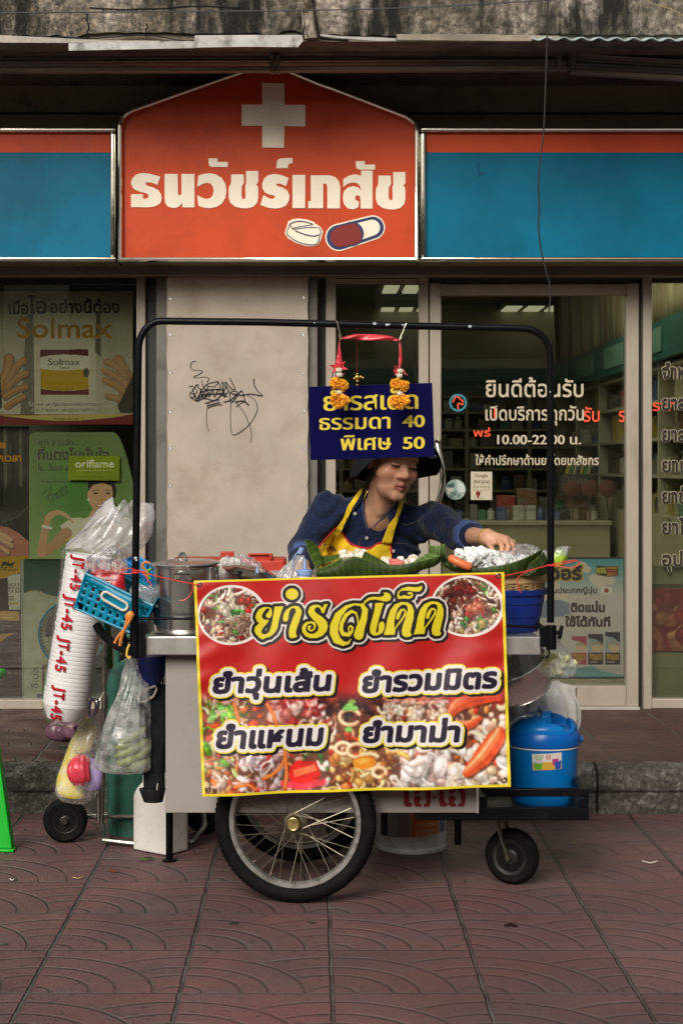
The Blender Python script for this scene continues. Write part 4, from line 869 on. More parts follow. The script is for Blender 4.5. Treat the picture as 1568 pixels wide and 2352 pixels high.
cv.ell(835, 905, 52, 30, (196, 116, 40)); cv.ell(828, 897, 38, 18, (232, 164, 80), 0, .8, .5)
for x, y in ((770, 645), (790, 660), (755, 660), (780, 630), (765, 755), (150, 700), (185, 660), (200, 690)): cv.poly([(x - 18, y), (x - 4, y - 14), (x + 14, y - 9), (x + 20, y + 6), (x + 2, y + 14), (x - 12, y + 12)], (96, 160, 70)); cv.stroke([(x - 14, y + 2), (x + 14, y)], 3, (190, 220, 150))
gy = cv.a.mean(2, keepdims=True); cv.a = gy + (cv.a - gy) * 1.08; cv.a *= (.78 + .44 * cv.noise(26, 31) + .30 * cv.noise(9, 32, 3))[..., None]; cv.a *= (.78 + .44 * cv.noise(170, 33))[..., None]; cv.a = np.clip(cv.a, 0, .93); 
for ax_, k_ in ((0, 1), (1, 1), (0, 2), (1, 2)): cv.a = (cv.a + np.roll(cv.a, k_, ax_) + np.roll(cv.a, -k_, ax_)) / 3
food = cv.a.copy(); cv.a[:] = keep * (1 - bl) + food * bl; cv.a *= 1.0
# the two bowls
for cx_, cy_, rx, ry, seed, pal in ((235, 240, 157, 136, 21, WH + WH + RD + [(120, 70, 50), (60, 26, 22), (90, 150, 60), (220, 190, 120)]), (1306, 200, 168, 140, 22, WH + WH + [(170, 120, 104), (150, 44, 36), (70, 30, 26), (120, 60, 40), (110, 170, 70), (196, 150, 120)])):
    cv.ell(cx_, cy_, rx, ry, (226, 220, 214)); k = Cv(cx_ - rx, cy_ - ry, cx_ + rx, cy_ + ry, cv.p, (110, 70, 56))
    foodmix(k, lambda r: (r.uniform(cx_ - rx, cx_ + rx), r.uniform(cy_ - ry, cy_ + ry)), pal, 260, 8, 20, seed)
    if seed == 21: foodmix(k, lambda r: (r.gauss(225, 30), r.gauss(205, 35)), [(236, 222, 196), (226, 206, 180)], 26, 12, 22, 5); foodmix(k, lambda r: (r.gauss(275, 30), r.gauss(280, 25)), [(150, 116, 96), (176, 140, 116)], 30, 8, 14, 6); foodmix(k, lambda r: (r.gauss(250, 14), r.gauss(225, 8)), [(50, 110, 40), (80, 150, 60)], 8, 6, 14, 9)
    else: foodmix(k, lambda r: (r.gauss(1270, 35), r.gauss(130, 40)), [(60, 22, 20), (130, 30, 26), (90, 36, 30)], 40, 10, 22, 5); foodmix(k, lambda r: (r.gauss(1350, 24), r.gauss(205, 18)), [(190, 70, 50), (226, 130, 100)], 14, 12, 24, 6); foodmix(k, lambda r: (r.gauss(1340, 50), r.gauss(285, 14)), [(60, 130, 50), (110, 180, 70), (220, 180, 90)], 14, 8, 18, 9)
    m = cv.bb(cx_ - rx, cy_ - ry, cx_ + rx, cy_ + ry); i0, j0, X, Y = m; q = np.hypot((X - cx_ + 3) / (rx - 12), (Y - cy_) / (ry - 10)); msk = np.clip((1 - q) * 60, 0, 1)
    cv.put((i0, j0, msk), k.at(X, Y))
# headline lettering traced from the banner
def hA(p): return [(318.1 + .28986 * q[0], 79.5 + .28986 * q[1]) for q in p]
def hB(p): return [(772.6 + .28986 * q[0], 79.5 + .28986 * q[1]) for q in p]
ms = []
pA = [[(280, 605), (245, 580), (250, 545), (285, 510), (305, 470), (290, 450), (255, 455), (210, 510), (185, 560), (190, 605), (225, 630), (297, 630), (270, 680), (200, 760), (175, 820), (190, 850), (235, 858), (290, 830), (320, 770), (350, 640), (385, 422), (522, 418), (490, 500), (450, 640), (430, 760), (390, 830), (320, 890), (240, 915), (195, 942), (150, 915), (90, 860), (65, 800), (80, 740), (145, 682), (110, 660), (82, 600), (95, 530), (140, 465), (210, 432), (280, 430), (330, 450), (345, 500), (340, 560), (315, 600)],
      [(515, 600), (530, 530), (570, 470), (640, 425), (710, 408), (770, 425), (805, 480), (805, 540), (780, 620), (740, 740), (718, 820), (725, 860), (740, 885), (700, 908), (650, 915), (615, 895), (605, 830), (620, 740), (670, 600), (715, 510), (715, 465), (690, 447), (650, 450), (620, 490), (605, 560), (600, 620), (580, 650), (545, 660), (520, 645)],
      [(912, 480), (935, 430), (980, 400), (1040, 390), (1095, 400), (1135, 445), (1160, 385), (1220, 380), (1185, 450), (1162, 520), (1120, 520), (1110, 470), (1080, 435), (1045, 430), (1010, 455), (1010, 490), (1050, 530), (1140, 590), (1200, 650), (1220, 730), (1195, 810), (1130, 880), (1040, 915), (950, 915), (870, 885), (820, 820), (812, 750), (840, 690), (890, 660), (960, 648), (1015, 665), (1035, 710), (1020, 770), (975, 810), (930, 805), (900, 770), (905, 730), (940, 712), (960, 725), (945, 750), (945, 785), (970, 785), (998, 750), (995, 710), (965, 682), (915, 690), (880, 730), (870, 780), (895, 825), (950, 848), (1010, 840), (1060, 800), (1075, 745), (1050, 690), (990, 630), (940, 570), (915, 530)],
      [(655 + 100 * math.cos(t), 228 + 88 * math.sin(t)) for t in np.linspace(0, 6.283, 28, endpoint=False)]]
dd = [(528, 866), (560, 760), (590, 600), (630, 480), (700, 390), (800, 350), (900, 355), (970, 400), (1000, 480), (995, 600), (965, 720), (945, 810), (950, 840), (970, 850), (940, 890), (870, 898), (820, 870), (808, 800), (825, 720), (870, 590), (905, 470), (895, 410), (850, 390), (800, 400), (750, 450), (720, 530), (695, 650), (690, 760), (710, 790), (695, 862)]
pB = [[(203, 390), (225, 335), (290, 285), (360, 268), (460, 272), (515, 262), (535, 235), (520, 205), (570, 200), (620, 220), (645, 270), (630, 320), (575, 345), (500, 335), (400, 310), (310, 320), (255, 350), (225, 390)],
      [(393, 368), (530, 362), (500, 450), (455, 600), (410, 780), (405, 830), (430, 835), (445, 790), (450, 700), (475, 660), (515, 655), (540, 690), (540, 760), (510, 830), (440, 870), (370, 878), (320, 840), (308, 780), (320, 700), (355, 580), (385, 460)],
      dd, [(x + 468, y - 12) for x, y in dd],
      [(755, 305), (738, 250), (755, 190), (810, 140), (900, 112), (1010, 118), (1080, 115), (1125, 92), (1135, 120), (1120, 160), (1085, 188), (1000, 185), (900, 172), (820, 170), (780, 190), (765, 240), (790, 265), (850, 240), (920, 262), (955, 250), (965, 230), (920, 232), (897, 215), (920, 195), (970, 200), (992, 235), (975, 280), (920, 302), (830, 295)]]
lp = [(695, 780, 20), (800, 640, 30), (865, 540, 34), (868, 490, 28), (840, 465, 28), (800, 480, 40), (760, 550, 60), (745, 600, 50)]
sB = [[(195, 400, 40), (60, 385, 32), (-60, 430, 60), (-190, 560, 110), (-250, 720, 130), (-255, 830, 130), (-210, 940, 120), (-110, 1000, 70), (-30, 990, 40), (10, 930, 12)], [(190, 400, 60), (235, 480, 92), (215, 620, 104), (160, 760, 136), (135, 866, 150)],
      [(-20, 860, 60), (-110, 850, 62), (-145, 780, 62), (-130, 680, 58), (-70, 560, 60), (20, 495, 46), (90, 520, 32), (118, 600, 26), (122, 680, 18)], [(-20, 860, 54), (28, 810, 40), (38, 750, 32), (10, 722, 28), (-22, 745, 24), (-22, 830, 20)], lp, [(x + 468, y - 12, w) for x, y, w in lp]]
fills = [cv.poly(hA(p), 0, op=False) for p in pA] + [cv.poly(hB(p), 0, op=False) for p in pB] + [cv.stroke(hB(p), [q[2] * .28986 for q in p], 0, op=False) for p in sB]
f = cv.full(fills); g1 = cv.grow(f, 14.5); g2 = cv.grow(g1, 8.5)
def offm(m, dx, dy): return np.roll(np.roll(m, int(dy * cv.p), 0), int(dx * cv.p), 1)
blk = (22, 16, 12)
for m, c in ((offm(g2, 12, 11), blk), (offm(g2, 6, 6), blk), (g2, (214, 206, 200)), (g1, blk), (f, (214, 196, 36))): cv.put((0, 0, m), c)
for t, x0, x1, b, h, sl in (('ยำวุ่นเส้น', 152, 676, 592, 64, -.026), ('ยำรวมมิตร', 830, 1430, 588, 66, -.038), ('ยำแหนม', 168, 640, 838, 70, -.028), ('ยำมาม่า', 832, 1258, 812, 64, -.015)):
    f = cv.full([cv.text(t, x0, x1, b, h, slope=sl, shear=.12)]); f = cv.grow(f, 6.6); g1 = cv.grow(f, 14); g2 = cv.grow(g1, 6.5)
    for m, c in ((offm(g2, 13, 12), blk), (offm(g2, 6, 6), blk), (g2, (222, 204, 60)), (g1, (222, 216, 212)), (f, (30, 20, 44))): cv.put((0, 0, m), c)
QB = [(60, 85), (1475, 45), (1497, 1012), (105, 1055)]
for a, b, w in ((0, 1, 18), (1, 2, 28), (2, 3, 24), (3, 0, 26)): cv.stroke([QB[a], ((QB[a][0] + QB[b][0]) / 2, (QB[a][1] + QB[b][1]) / 2), QB[b]], w, (226, 204, 44))
def bpos(X, Y):
    u = 413.4 + X * .5053; v = 1291.8 + Y * .5053; t = np.clip((v - 1320) / 500, 0, 1); sx_ = (u - 450) / 715
    y = 5.435 - .05 * t + .007 * np.sin(sx_ * 9 + t * 4) * t + .004 * np.sin(sx_ * 30 + 9 * t) * np.exp(-((t - .35) / .2) ** 2) + .005 * np.sin(sx_ * 21 + 1.3 + t * 7) * (.4 + t) + .004 * np.sin(t * 12 + sx_ * 5) * .4 + .0018 * np.sin(t * 60 + 9 * sx_ + 2 * np.sin(sx_ * 17)) * np.exp(-((sx_ - .0) / .1) ** 2) + .002 * np.sin(t * 55 + 11 * sx_) * np.exp(-((sx_ - 1) / .1) ** 2)
    return np.stack([(u - CX) / F * 5.42, y, H - (v - CY) / F * 5.42], 1)
ban = printed('menu_banner', cv, bpos, QB, 900, 620, MT['vinyl'], back=0, solid=.0012)
bt = thing('menu_banner', 'red vinyl menu banner with food pictures and outlined Thai lettering, tied across the cart front', 'banner', (WX(810, 5.43), 5.43, WZ(1560, 5.43)))
ban.name = 'vinyl_sheet'; adopt(ban, bt)
eye = M('eyelet', (.2, .16, .1), .35, .9, var=.2)
for x, y in ((86, 103), (1447, 62), (1466, 980), (131, 1022)):
    p = bpos(np.array([x]), np.array([y]))[0]; b = MB(); b.lathe(Vector(p) + Vector((0, -.0008, 0)), [(.0048, 0), (.0095, 0), (.009, .0022), (.0065, .003), (.0048, .0018)], 20, axis=(0, -1, 0), closed=True); b.build('eyelet', eye, bt)

# ---------------- posters behind the left window
def zoomed(base, k): return lambda X, Y, y: np.stack([((base[0] + X * k) - CX) / F * y, np.full(X.shape, y, float), H - ((base[1] + Y * k) - CY) / F * y], 1)
def poster(name, label, cat, cv, quad, zb_, y, n, backing=.004, parent=None):
    o = printed(name, cv, lambda X, Y: zb_(X, Y, y), quad, n[0], n[1], MT['paper'], parent=parent, back=backing)
    return tag(o, label, cat) if parent is None else o
def hand(cv, pts, col):      # printed fingers
    for P, w in pts:
        Q = spline(P, 5); cv.stroke([(x + 5, y + 7) for x, y in Q], w, (34, 22, 14), .6, soft=6); cv.stroke(Q, w, col); cv.stroke([(x - 4, y - 6) for x, y in Q], w * .45, tuple(min(255, c * 1.25) for c in col), .6, soft=8)
zA = zoomed((0, 602.9), .25632); A = Cv(-200, 240, 1195, 1460, .55, (168, 160, 140))
A.a *= (.86 + .28 * A.noise(300, 1))[..., None]; A.rect(300, 450, 860, 1380, (196, 188, 170), .8); A.poly([(240, 460), (300, 460), (310, 1380), (180, 1380)], (60, 52, 40), .55); A.poly([(860, 450), (900, 450), (905, 850), (850, 800)], (56, 48, 38), .7)
hand(A, [([(-60, 1230), (60, 1000), (80, 860)], 100), ([(60, 1080), (150, 930), (210, 880)], 66), ([(60, 1120), (160, 1030), (230, 990)], 66), ([(50, 1200), (150, 1140), (225, 1115)], 62), ([(60, 1290), (140, 1240), (205, 1205)], 56)], (150, 112, 78)); A.poly([(-200, 1000), (0, 980), (20, 1300), (-200, 1400)], (24, 20, 16), .8)
hand(A, [([(1100, 1240), (1140, 1060), (1060, 880)], 110), ([(1120, 1020), (1040, 930), (955, 890)], 62), ([(1130, 1090), (1020, 1010), (940, 970)], 66), ([(1120, 1160), (1020, 1090), (940, 1055)], 64), ([(1090, 1230), (1020, 1210), (960, 1195)], 56)], (152, 114, 80)); A.poly([(1050, 1290), (1195, 1000), (1195, 1350), (1080, 1350)], (24, 20, 16), .8)
A.rect(358, 778, 794, 1186, (206, 200, 184)); A.poly([(358, 780), (790, 776), (790, 838), (680, 826), (560, 822), (450, 830), (358, 850)], (88, 16, 14)); A.poly([(360, 950), (450, 962), (560, 968), (680, 962), (792, 944), (794, 1130), (680, 1142), (560, 1146), (450, 1140), (364, 1125)], (176, 140, 10)); A.poly([(362, 1128), (450, 1143), (560, 1149), (680, 1145), (794, 1133), (794, 1186), (362, 1186)], (96, 20, 16)); A.ell(772, 985, 26, 42, (60, 56, 50))
A.text('Solmax', 428, 718, 920, 62, (40, 28, 22), ref='S'); A.text('Capsule', 526, 620, 948, 16, (50, 38, 30), ref='C'); A.text('Decolgen Co., Ltd', 496, 650, 1138, 14, (60, 40, 10), ref='D')
for dx, dy in ((0, 0), (3, 0), (-3, 0), (0, 3)): A.text('เมื่อไอ', 80, 410, 458 + dy, 92, (12, 10, 10)) if False else None
f = A.full([A.text('เมื่อ', 82, 250, 458, 80), A.text('ไอ', 255, 412, 455, 105), A.text('อย่างนี้ต้อง', 450, 1068, 450, 82)]); A.put((0, 0, A.grow(f, 4.5)), (14, 12, 12))
f = A.full([A.text('Solmax', 155, 1000, 672, 175, ref='S')]); f = A.grow(f, 4); A.put((0, 0, A.grow(f, 5)), (196, 180, 130), .5); A.put((0, 0, f), (150, 112, 22))
for t, x0, x1, b in (('โซลแมค แคปซูล มีตัวยาคาร์โบซิสเตอีน', 255, 895, 1283), ('ยาละลายเสมหะ เพื่อบรรเทาอาการไอ', 282, 890, 1334)):
    f = A.full([A.text(t, x0, x1, b, 24)]); A.put((0, 0, A.grow(f, 5)), (206, 200, 186), .8); A.put((0, 0, A.grow(f, 1.8)), (30, 26, 22))
A.rect(-200, 1362, 1195, 1460, (112, 20, 16)); A.poly([(0, 1370), (1180, 1358), (1000, 1390), (700, 1416), (500, 1418), (250, 1400)], (190, 168, 96)); A.text('Decolgen Co., Ltd', 478, 700, 1408, 18, (60, 44, 20), ref='D')
A.a *= .88
poster('poster', 'medicine poster of two hands opening a white coat over a box of capsules', 'poster', A, [(-200, 255), (1190, 255), (1190, 1452), (-200, 1452)], zA, 8.63, (330, 280))
zB = zoomed((0, 976.1), .29293); B = Cv(215, 45, 1110, 1060, .5, (120, 150, 84))
yy = np.linspace(0, 1, B.h)[:, None, None]; xx = np.linspace(0, 1, B.w)[None, :, None]
B.a[:] = (np.array((104, 120, 78)) * (1 - yy) + np.array((150, 168, 110)) * yy) / 255; gl = np.exp(-(((xx - .45) / .35) ** 2 + ((yy - .5) / .3) ** 2)); B.a[:] = B.a * (1 - .75 * gl) + np.array((66, 128, 44)) / 255 * .75 * gl
B.text('กว่า 3 ปีแล้ว...', 300, 612, 158, 32, (44, 44, 34)); f = B.full([B.text('ที่แตงโมมั่นใจ', 300, 850, 272, 62)]); B.put((0, 0, B.grow(f, 3)), (70, 68, 50)); f = B.full([B.text('ใน...ซีเบล ส', 296, 535, 358, 36)]); B.put((0, 0, B.grow(f, 1.5)), (50, 50, 38))
B.text('"ขอบคุณ ที่รัก แตงโม"', 320, 525, 452, 14, (40, 40, 30)); B.stroke(spline([(335, 545), (375, 505), (405, 490), (385, 540), (365, 570), (400, 545), (415, 540), (412, 560), (440, 530), (436, 560), (460, 520), (470, 500), (475, 540), (500, 490), (520, 478), (505, 515), (480, 495)], 5), 4, (34, 36, 28)); B.stroke([(360, 585), (440, 570), (530, 520)], 3, (34, 36, 28))
for P in ([(388, 604), (398, 592), (410, 600), (420, 588), (428, 594)], [(446, 580), (456, 566), (466, 574), (478, 556), (490, 562), (502, 546), (516, 548), (530, 524)]): B.stroke(spline(P, 4), 4, (34, 36, 28))
skin = (206, 160, 126)
# a model with her hand at her shoulder
B.ell(800, 520, 112, 120, (40, 30, 24)); B.ell(860, 700, 66, 100, (58, 42, 34), .3); B.poly([(735, 640), (850, 620), (870, 740), (1100, 1060), (600, 1060), (640, 740), (690, 720)], skin); B.poly([(470, 790), (560, 730), (640, 725), (760, 1060), (560, 1060), (530, 880)], (212, 206, 186)); B.poly([(1110, 1060), (880, 900), (930, 720), (985, 715), (1050, 760), (1110, 850)], (210, 204, 186)); B.poly([(640, 740), (720, 715), (850, 760), (880, 900), (1000, 1060), (700, 1060)], (216, 210, 194))
B.ell(785, 540, 98, 128, skin, .06); B.ell(778, 590, 76, 84, skin); B.poly([(690, 520), (690, 440), (900, 440), (905, 540), (880, 480), (800, 452), (730, 470)], (40, 30, 24))
for x in (748, 848): B.ell(x, 535, 18, 7, (40, 28, 24)); B.stroke([(x - 24, 516), (x, 508), (x + 24, 514)], 6, (60, 42, 34), .8)
B.ell(800, 585, 16, 8, (180, 124, 96), 0, .7); B.ell(784, 632, 34, 13, (180, 80, 76)); B.ell(784, 630, 26, 6, (240, 232, 224)); B.ell(692, 584, 9, 12, (232, 226, 214)); B.ell(878, 596, 8, 11, (232, 226, 214))
B.stroke(spline([(530, 860), (430, 950), (320, 1010), (315, 960), (345, 840), (380, 720)], 5), [86, 84, 74, 66, 58, 56] * 5 + [56], (176, 132, 100)) if False else None
Q = spline([(520, 850), (420, 950), (325, 1005)], 8); B.stroke(Q, np.linspace(92, 70, len(Q)), (186, 142, 108)); Q = spline([(325, 1000), (345, 860), (375, 730)], 8); B.stroke(Q, np.linspace(72, 46, len(Q)), (196, 152, 118)); Q = spline([(380, 725), (420, 695), (480, 690), (530, 720), (568, 762)], 6); B.stroke(Q, np.linspace(56, 14, len(Q)), (206, 162, 128)); B.stroke([(335, 795), (365, 800), (398, 808)], 22, (220, 208, 196))
B.a *= .95; m = np.zeros((B.h, B.w))
def roundtop(X, Y, y): return zB(X, np.maximum(Y, 55 + np.where(X < 275, (1 - np.sqrt(np.clip(1 - ((275 - X) / 47) ** 2, 0, 1))) * 47, 0) + np.where(X > 880, ((X - 880) / 130.) ** 2 * 260, 0)), y)
poster('poster', 'green poster of a smiling dark haired woman in white with her hand at her shoulder', 'poster', B, [(228, 56), (1095, 56), (1095, 1052), (228, 1052)], roundtop, 8.655, (260, 300))
K = Cv(530, 236, 945, 445, .8, (128, 142, 14)); K.a *= (.9 + .2 * K.noise(150, 2))[..., None]; f = K.full([K.text('oriflame', 590, 892, 332, 58, ref='l')]); K.put((0, 0, K.grow(f, 1.5)), (226, 226, 200)); K.stroke([(595, 356), (888, 354)], 3, (220, 220, 190)); K.stroke([(612, 388), (868, 390)], 4, (164, 168, 60), .6)
poster('sign_card', 'small olive green card with white lettering, fixed over the poster of the smiling woman', 'card', K, [(537, 243), (938, 243), (937, 437), (536, 432)], zB, 8.635, (180, 90))
T = Cv(-160, 0, 232, 2165, .5, (56, 50, 46)); T.a *= (.5 + 1.0 * T.noise(90, 4))[..., None]; T.ell(90, 560, 170, 130, (16, 14, 14), .3, .9, .4); T.stroke([(20, 760), (140, 720), (215, 640)], 6, (150, 146, 140), .7, soft=4)
for x in (40, 100, 160): T.stroke([(x, 20), (x + 5, 480)], 26, (150, 148, 138) if x != 100 else (30, 28, 28), .5, soft=10)
T.poly([(-160, 780), (60, 800), (150, 850), (232, 920), (232, 1040), (-160, 1040)], (196, 128, 110)); hand(T, [([(-120, 860), (-20, 850), (80, 900)], 46), ([(-120, 910), (0, 900), (90, 950)], 42), ([(-120, 960), (0, 960), (60, 1000)], 40)], (206, 160, 132))
for t, x0, x1, b in (('ปวดเมื่อย', -140, 42, 180), ('ทุกเวลา', -60, 166, 285)):
    f = T.full([T.text(t, x0, x1, b, 42)]); T.put((0, 0, T.grow(f, 6)), (120, 60, 10)); T.put((0, 0, T.grow(f, 3)), (206, 150, 30))
T.poly([(-160, 1040), (40, 1034), (140, 1030), (228, 1024), (228, 1090), (150, 1160), (60, 1200), (-160, 1215)], (196, 150, 26)); T.poly([(-160, 1212), (60, 1200), (150, 1160), (228, 1090), (228, 2165), (-160, 2165)], (50, 18, 14))
T.stroke([(10, 1105), (40, 1085), (75, 1098), (98, 1092), (116, 1076)], [10, 22, 20, 16, 5], (34, 24, 14)); T.ell(30, 1084, 13, 11, (34, 24, 14))
for P in ([(20, 1100), (8, 1116), (24, 1118)], [(48, 1104), (40, 1118), (58, 1118)], [(90, 1102), (104, 1116)], [(74, 1104), (84, 1118), (96, 1118)], [(64, 1064), (68, 1078)]): T.stroke(P, 6, (34, 24, 14))
f = T.full([T.text('TIGER BALM', -14, 130, 1145, 16, ref='T')]); T.put((0, 0, T.grow(f, 1.5)), (30, 22, 14))
T.poly([(60, 1185), (158, 1165), (158, 1450), (70, 1450)], (206, 200, 190)); 
for t, x1, b, h in (('NECK &', 155, 1262, 20), ('SHOULDER', 190, 1288, 20), ('RUB BOOST', 200, 1315, 20)): f = T.full([T.text(t, 62, x1, b, h, ref='N')]); T.put((0, 0, T.grow(f, 1.2)), (70, 44, 30))
for b in (1345, 1358, 1371): T.stroke([(66, b), (105, b)], 5, (90, 66, 54), .8)
T.rect(62, 1395, 140, 1410, (196, 160, 60)); T.poly([(-160, 1455), (120, 1460), (152, 1470), (152, 1525), (140, 1535), (-160, 1528)], (190, 146, 30)); [T.stroke([(0, b_), (112, b_ + 2)], 6, (226, 206, 140), .7) for b_ in (1488, 1512)]
for b in (1552, 1575, 1598): T.stroke([(30, b), (150, b + 2)], 4, (150, 120, 100), .7)
T.poly([(-160, 1700), (0, 1700), (60, 1660), (130, 1630), (0, 1640), (-160, 1660)], (170, 120, 20)); T.text('บริเวณคอ และไหล่', -30, 200, 1962, 22, (150, 132, 122)); T.text('เมนทอล', -60, 38, 2008, 22, (150, 132, 122))
T.a *= .85
poster('poster', 'brown and yellow muscle balm poster with a crouching tiger emblem, beside the tall carton', 'poster', T, [(-160, 10), (226, 10), (226, 2160), (-160, 2160)], zB, 8.68, (120, 500))
# tall carton standing on the sill
ct = thing('carton', 'tall pale carton with a dark green wave, standing behind the stack of bowls', 'carton', W(130, 1608, 8.67))
Q = Cv(186, 1048, 700, 2172, .5, (150, 150, 128)); Q.a *= (.93 + .14 * Q.noise(60, 6))[..., None]; Q.poly([(186, 1048), (700, 1048), (700, 1330), (520, 1350), (400, 1340), (300, 1302), (240, 1302), (186, 1322)], (24, 60, 42)); Q.stroke(spline([(186, 1322), (240, 1302), (300, 1302), (400, 1340), (520, 1355)], 6), 7, (130, 116, 96))
for k in range(9): Q.stroke(spline([(190, 1060 + k * 22), (300, 1120 + k * 16), (430, 1090 + k * 14), (560, 1060 + k * 18)], 6), 3, (40, 84, 60), .6)
f = Q.full([Q.text('ชีเบล', 300, 460, 2068, 42, rot=-1.5708)]); Q.put((0, 0, Q.grow(f, 1.5)), (70, 68, 56))
for xa, ya, xb, yb_ in ((285, 2110, 330, 2172), (330, 1880, 350, 2172), (340, 1880, 420, 1905), (340, 1990, 420, 2015)): Q.rect(xa, ya, xb, yb_, (84, 70, 56))
poster('front_face', '', '', Q, [(186, 1052), (690, 1052), (690, 2168), (186, 2168)], zB, 8.665, (130, 280), backing=.002, parent=ct)
b = MB(); b.prism([W(46, 1287, 8.667), W(202, 1284, 8.667), W(202, 1612, 8.667), W(51, 1612, 8.667)], (0, .055, 0)); b.build('box', M('carton_board', (.24, .235, .2), .8), ct, smooth=0)
# small desk fan in the window
fn = thing('table_fan', 'teal rimmed desk fan in the window, half hidden by the stack of bowls', 'fan', W(163, 1608, 8.64))
c0 = W(165, 1456, 8.64); rr_ = .167; tealp = M('teal_plastic', (.0, .14, .2), .35)
b = MB(); b.tube([c0 + Vector((rr_ * math.cos(a), 0, rr_ * math.sin(a))) for a in np.linspace(0, 6.283, 48, endpoint=False)], .007, 8, closed=True); b.build('rim', tealp, fn)
b = MB()
for a in np.linspace(0, 6.283, 60, endpoint=False): b.tube([c0 + Vector((r * math.cos(a), -.014 * math.sin(r / rr_ * 3.14), r * math.sin(a))) for r in (.03, .08, .13, rr_ - .004)], .0011, 4)
for r in (.06, .12): b.tube([c0 + Vector((r * math.cos(a), -.012, r * math.sin(a))) for a in np.linspace(0, 6.283, 40, endpoint=False)], .0015, 5, closed=True)
b.build('grille', MT['black'], fn)
b = MB()
for k in range(3):
    a0 = k * 2.094 + .6; b.grid(lambda s_, t: c0 + Vector(((.03 + .11 * t) * math.cos(a0 + (s_ - .5) * 1.1), .008 + .012 * s_, (.03 + .11 * t) * math.sin(a0 + (s_ - .5) * 1.1))), 6, 4)
b.build('blade', M('smoke_blade', (.05, .04, .035), .3), fn, solid=.002)
b = MB(); b.cyl(W(165, 1500, 8.645), W(165, 1606, 8.645), .012); b.lathe(W(165, 1608.5, 8.645), [(.06, 0), (.06, .01), (.02, .02)], 24); b.build('base', tealp, fn)
# ---------------- poster low on the door, red picture in the right window
zE = zoomed((1090.9, 1177.0), .3043); E_ = Cv(235, 330, 1145, 1270, .6, (60, 56, 70)); nzE = E_.noise(160, 5)
E_.a[:] = np.array((60, 56, 70)) / 255; g = np.clip((np.linspace(330, 1270, E_.h) - 360) / 260, 0, 1)[:, None, None]; inner = np.array((92, 158, 176)) / 255 * (1 - g) + np.array((196, 186, 186)) / 255 * g
E_.poly([(252, 356), (1118, 350), (1122, 1238), (252, 1242)], np.broadcast_to(inner, (E_.h, E_.w, 3))[E_.bb(252, 350, 1122, 1242)[1]:, :][:E_.bb(252, 350, 1122, 1242)[2].shape[0], E_.bb(252, 350, 1122, 1242)[0]:][:, :E_.bb(252, 350, 1122, 1242)[2].shape[1]].copy())
for x, y, r in ((800, 410, 50), (840, 430, 34), (740, 430, 30), (900, 500, 44), (960, 480, 50), (1010, 510, 44), (940, 520, 60), (590, 560, 50), (640, 640, 60), (560, 650, 60)): E_.ell(x, y, r, r * .8, (214, 196, 184))
E_.poly([(480, 700), (540, 660), (640, 660), (720, 690), (720, 780), (480, 800)], (120, 130, 160)); f = E_.full([E_.text('คูลฟีเวอร์', 250, 800, 505, 70)]); f = E_.grow(f, 8); E_.put((0, 0, E_.grow(f, 11)), (196, 160, 40)); E_.put((0, 0, f), (40, 30, 46))
E_.poly([(915, 400), (1000, 408), (1080, 404), (1080, 480), (1000, 486), (915, 470)], (44, 46, 40)); E_.poly([(990, 412), (1074, 410), (1074, 474), (990, 480)], (190, 140, 40)); f = E_.full([E_.text('KOOL', 922, 988, 458, 40, ref='K')]); E_.put((0, 0, E_.grow(f, 3)), (206, 196, 60)); f = E_.full([E_.text('FEVER', 994, 1072, 468, 40, ref='F')]); E_.put((0, 0, E_.grow(f, 3)), (120, 30, 40))
f = E_.full([E_.text('นำเข้าในประเทศญี่ปุ่น', 440, 915, 610, 32)]); E_.put((0, 0, E_.grow(f, 3)), (50, 40, 44)); E_.rect(948, 562, 1034, 618, (220, 210, 200)); E_.ell(991, 590, 17, 17, (150, 30, 34))
for t, x0, x1, b in (('ติดแน่น', 724, 975, 750), ('ใช้ได้ทันที', 682, 1016, 860)): f = E_.full([E_.text(t, x0, x1, b, 50)]); f = E_.grow(f, 6); E_.put((0, 0, E_.grow(f, 9)), (206, 190, 196)); E_.put((0, 0, f), (56, 36, 42))
E_.poly([(252, 1242), (252, 1150), (500, 1190), (700, 1180), (800, 1175), (880, 1160), (960, 1200), (1122, 1230), (1122, 1242)], (110, 164, 174))
for x0, c, fc in ((728, (170, 70, 90), 1), (852, (48, 40, 52), 2), (980, (44, 38, 56), 3)):
    y0 = 935 - (fc - 1) * 16; E_.rect(x0, y0, x0 + 114, 1150, c); E_.poly([(x0, y0 + 30), (x0 + 60, y0 + 40), (x0 + 114, y0 + 80), (x0 + 114, 1060), (x0, 1060)], (150, 160, 170) if fc > 1 else (196, 190, 190)); E_.ell(x0 + 68, 1020, 40, 36, (214, 176, 150)); E_.stroke([(x0 + 34, 1000), (x0 + 66, 984), (x0 + 100, 1000)], 12, (200, 130, 40)); E_.ell(x0 + 66, 998, 22, 8, (120, 170, 190))
    E_.poly([(x0 + 12, 1066), (x0 + 60, 1076), (x0 + 104, 1072), (x0 + 104, 1112), (x0 + 60, 1116), (x0 + 12, 1106)], (190, 150, 40)); f = E_.full([E_.text('KOOL FEVER', x0 + 16, x0 + 100, 1106, 26, ref='K')]); E_.put((0, 0, f), (60, 40, 30)); E_.stroke([(x0 + 16, 1130), (x0 + 70, 1130)], 6, (200, 196, 196))
for k in range(5): E_.stroke([(760, 1170 + k * 11), (1090, 1168 + k * 11)], 3, (120, 130, 136), .6)
E_.a *= .95
poster('poster', 'blue sky poster with clouds and three sachets, low on the glass door', 'poster', E_, [(240, 342), (1130, 338), (1132, 1256), (240, 1258)], zE, 8.602, (420, 440))
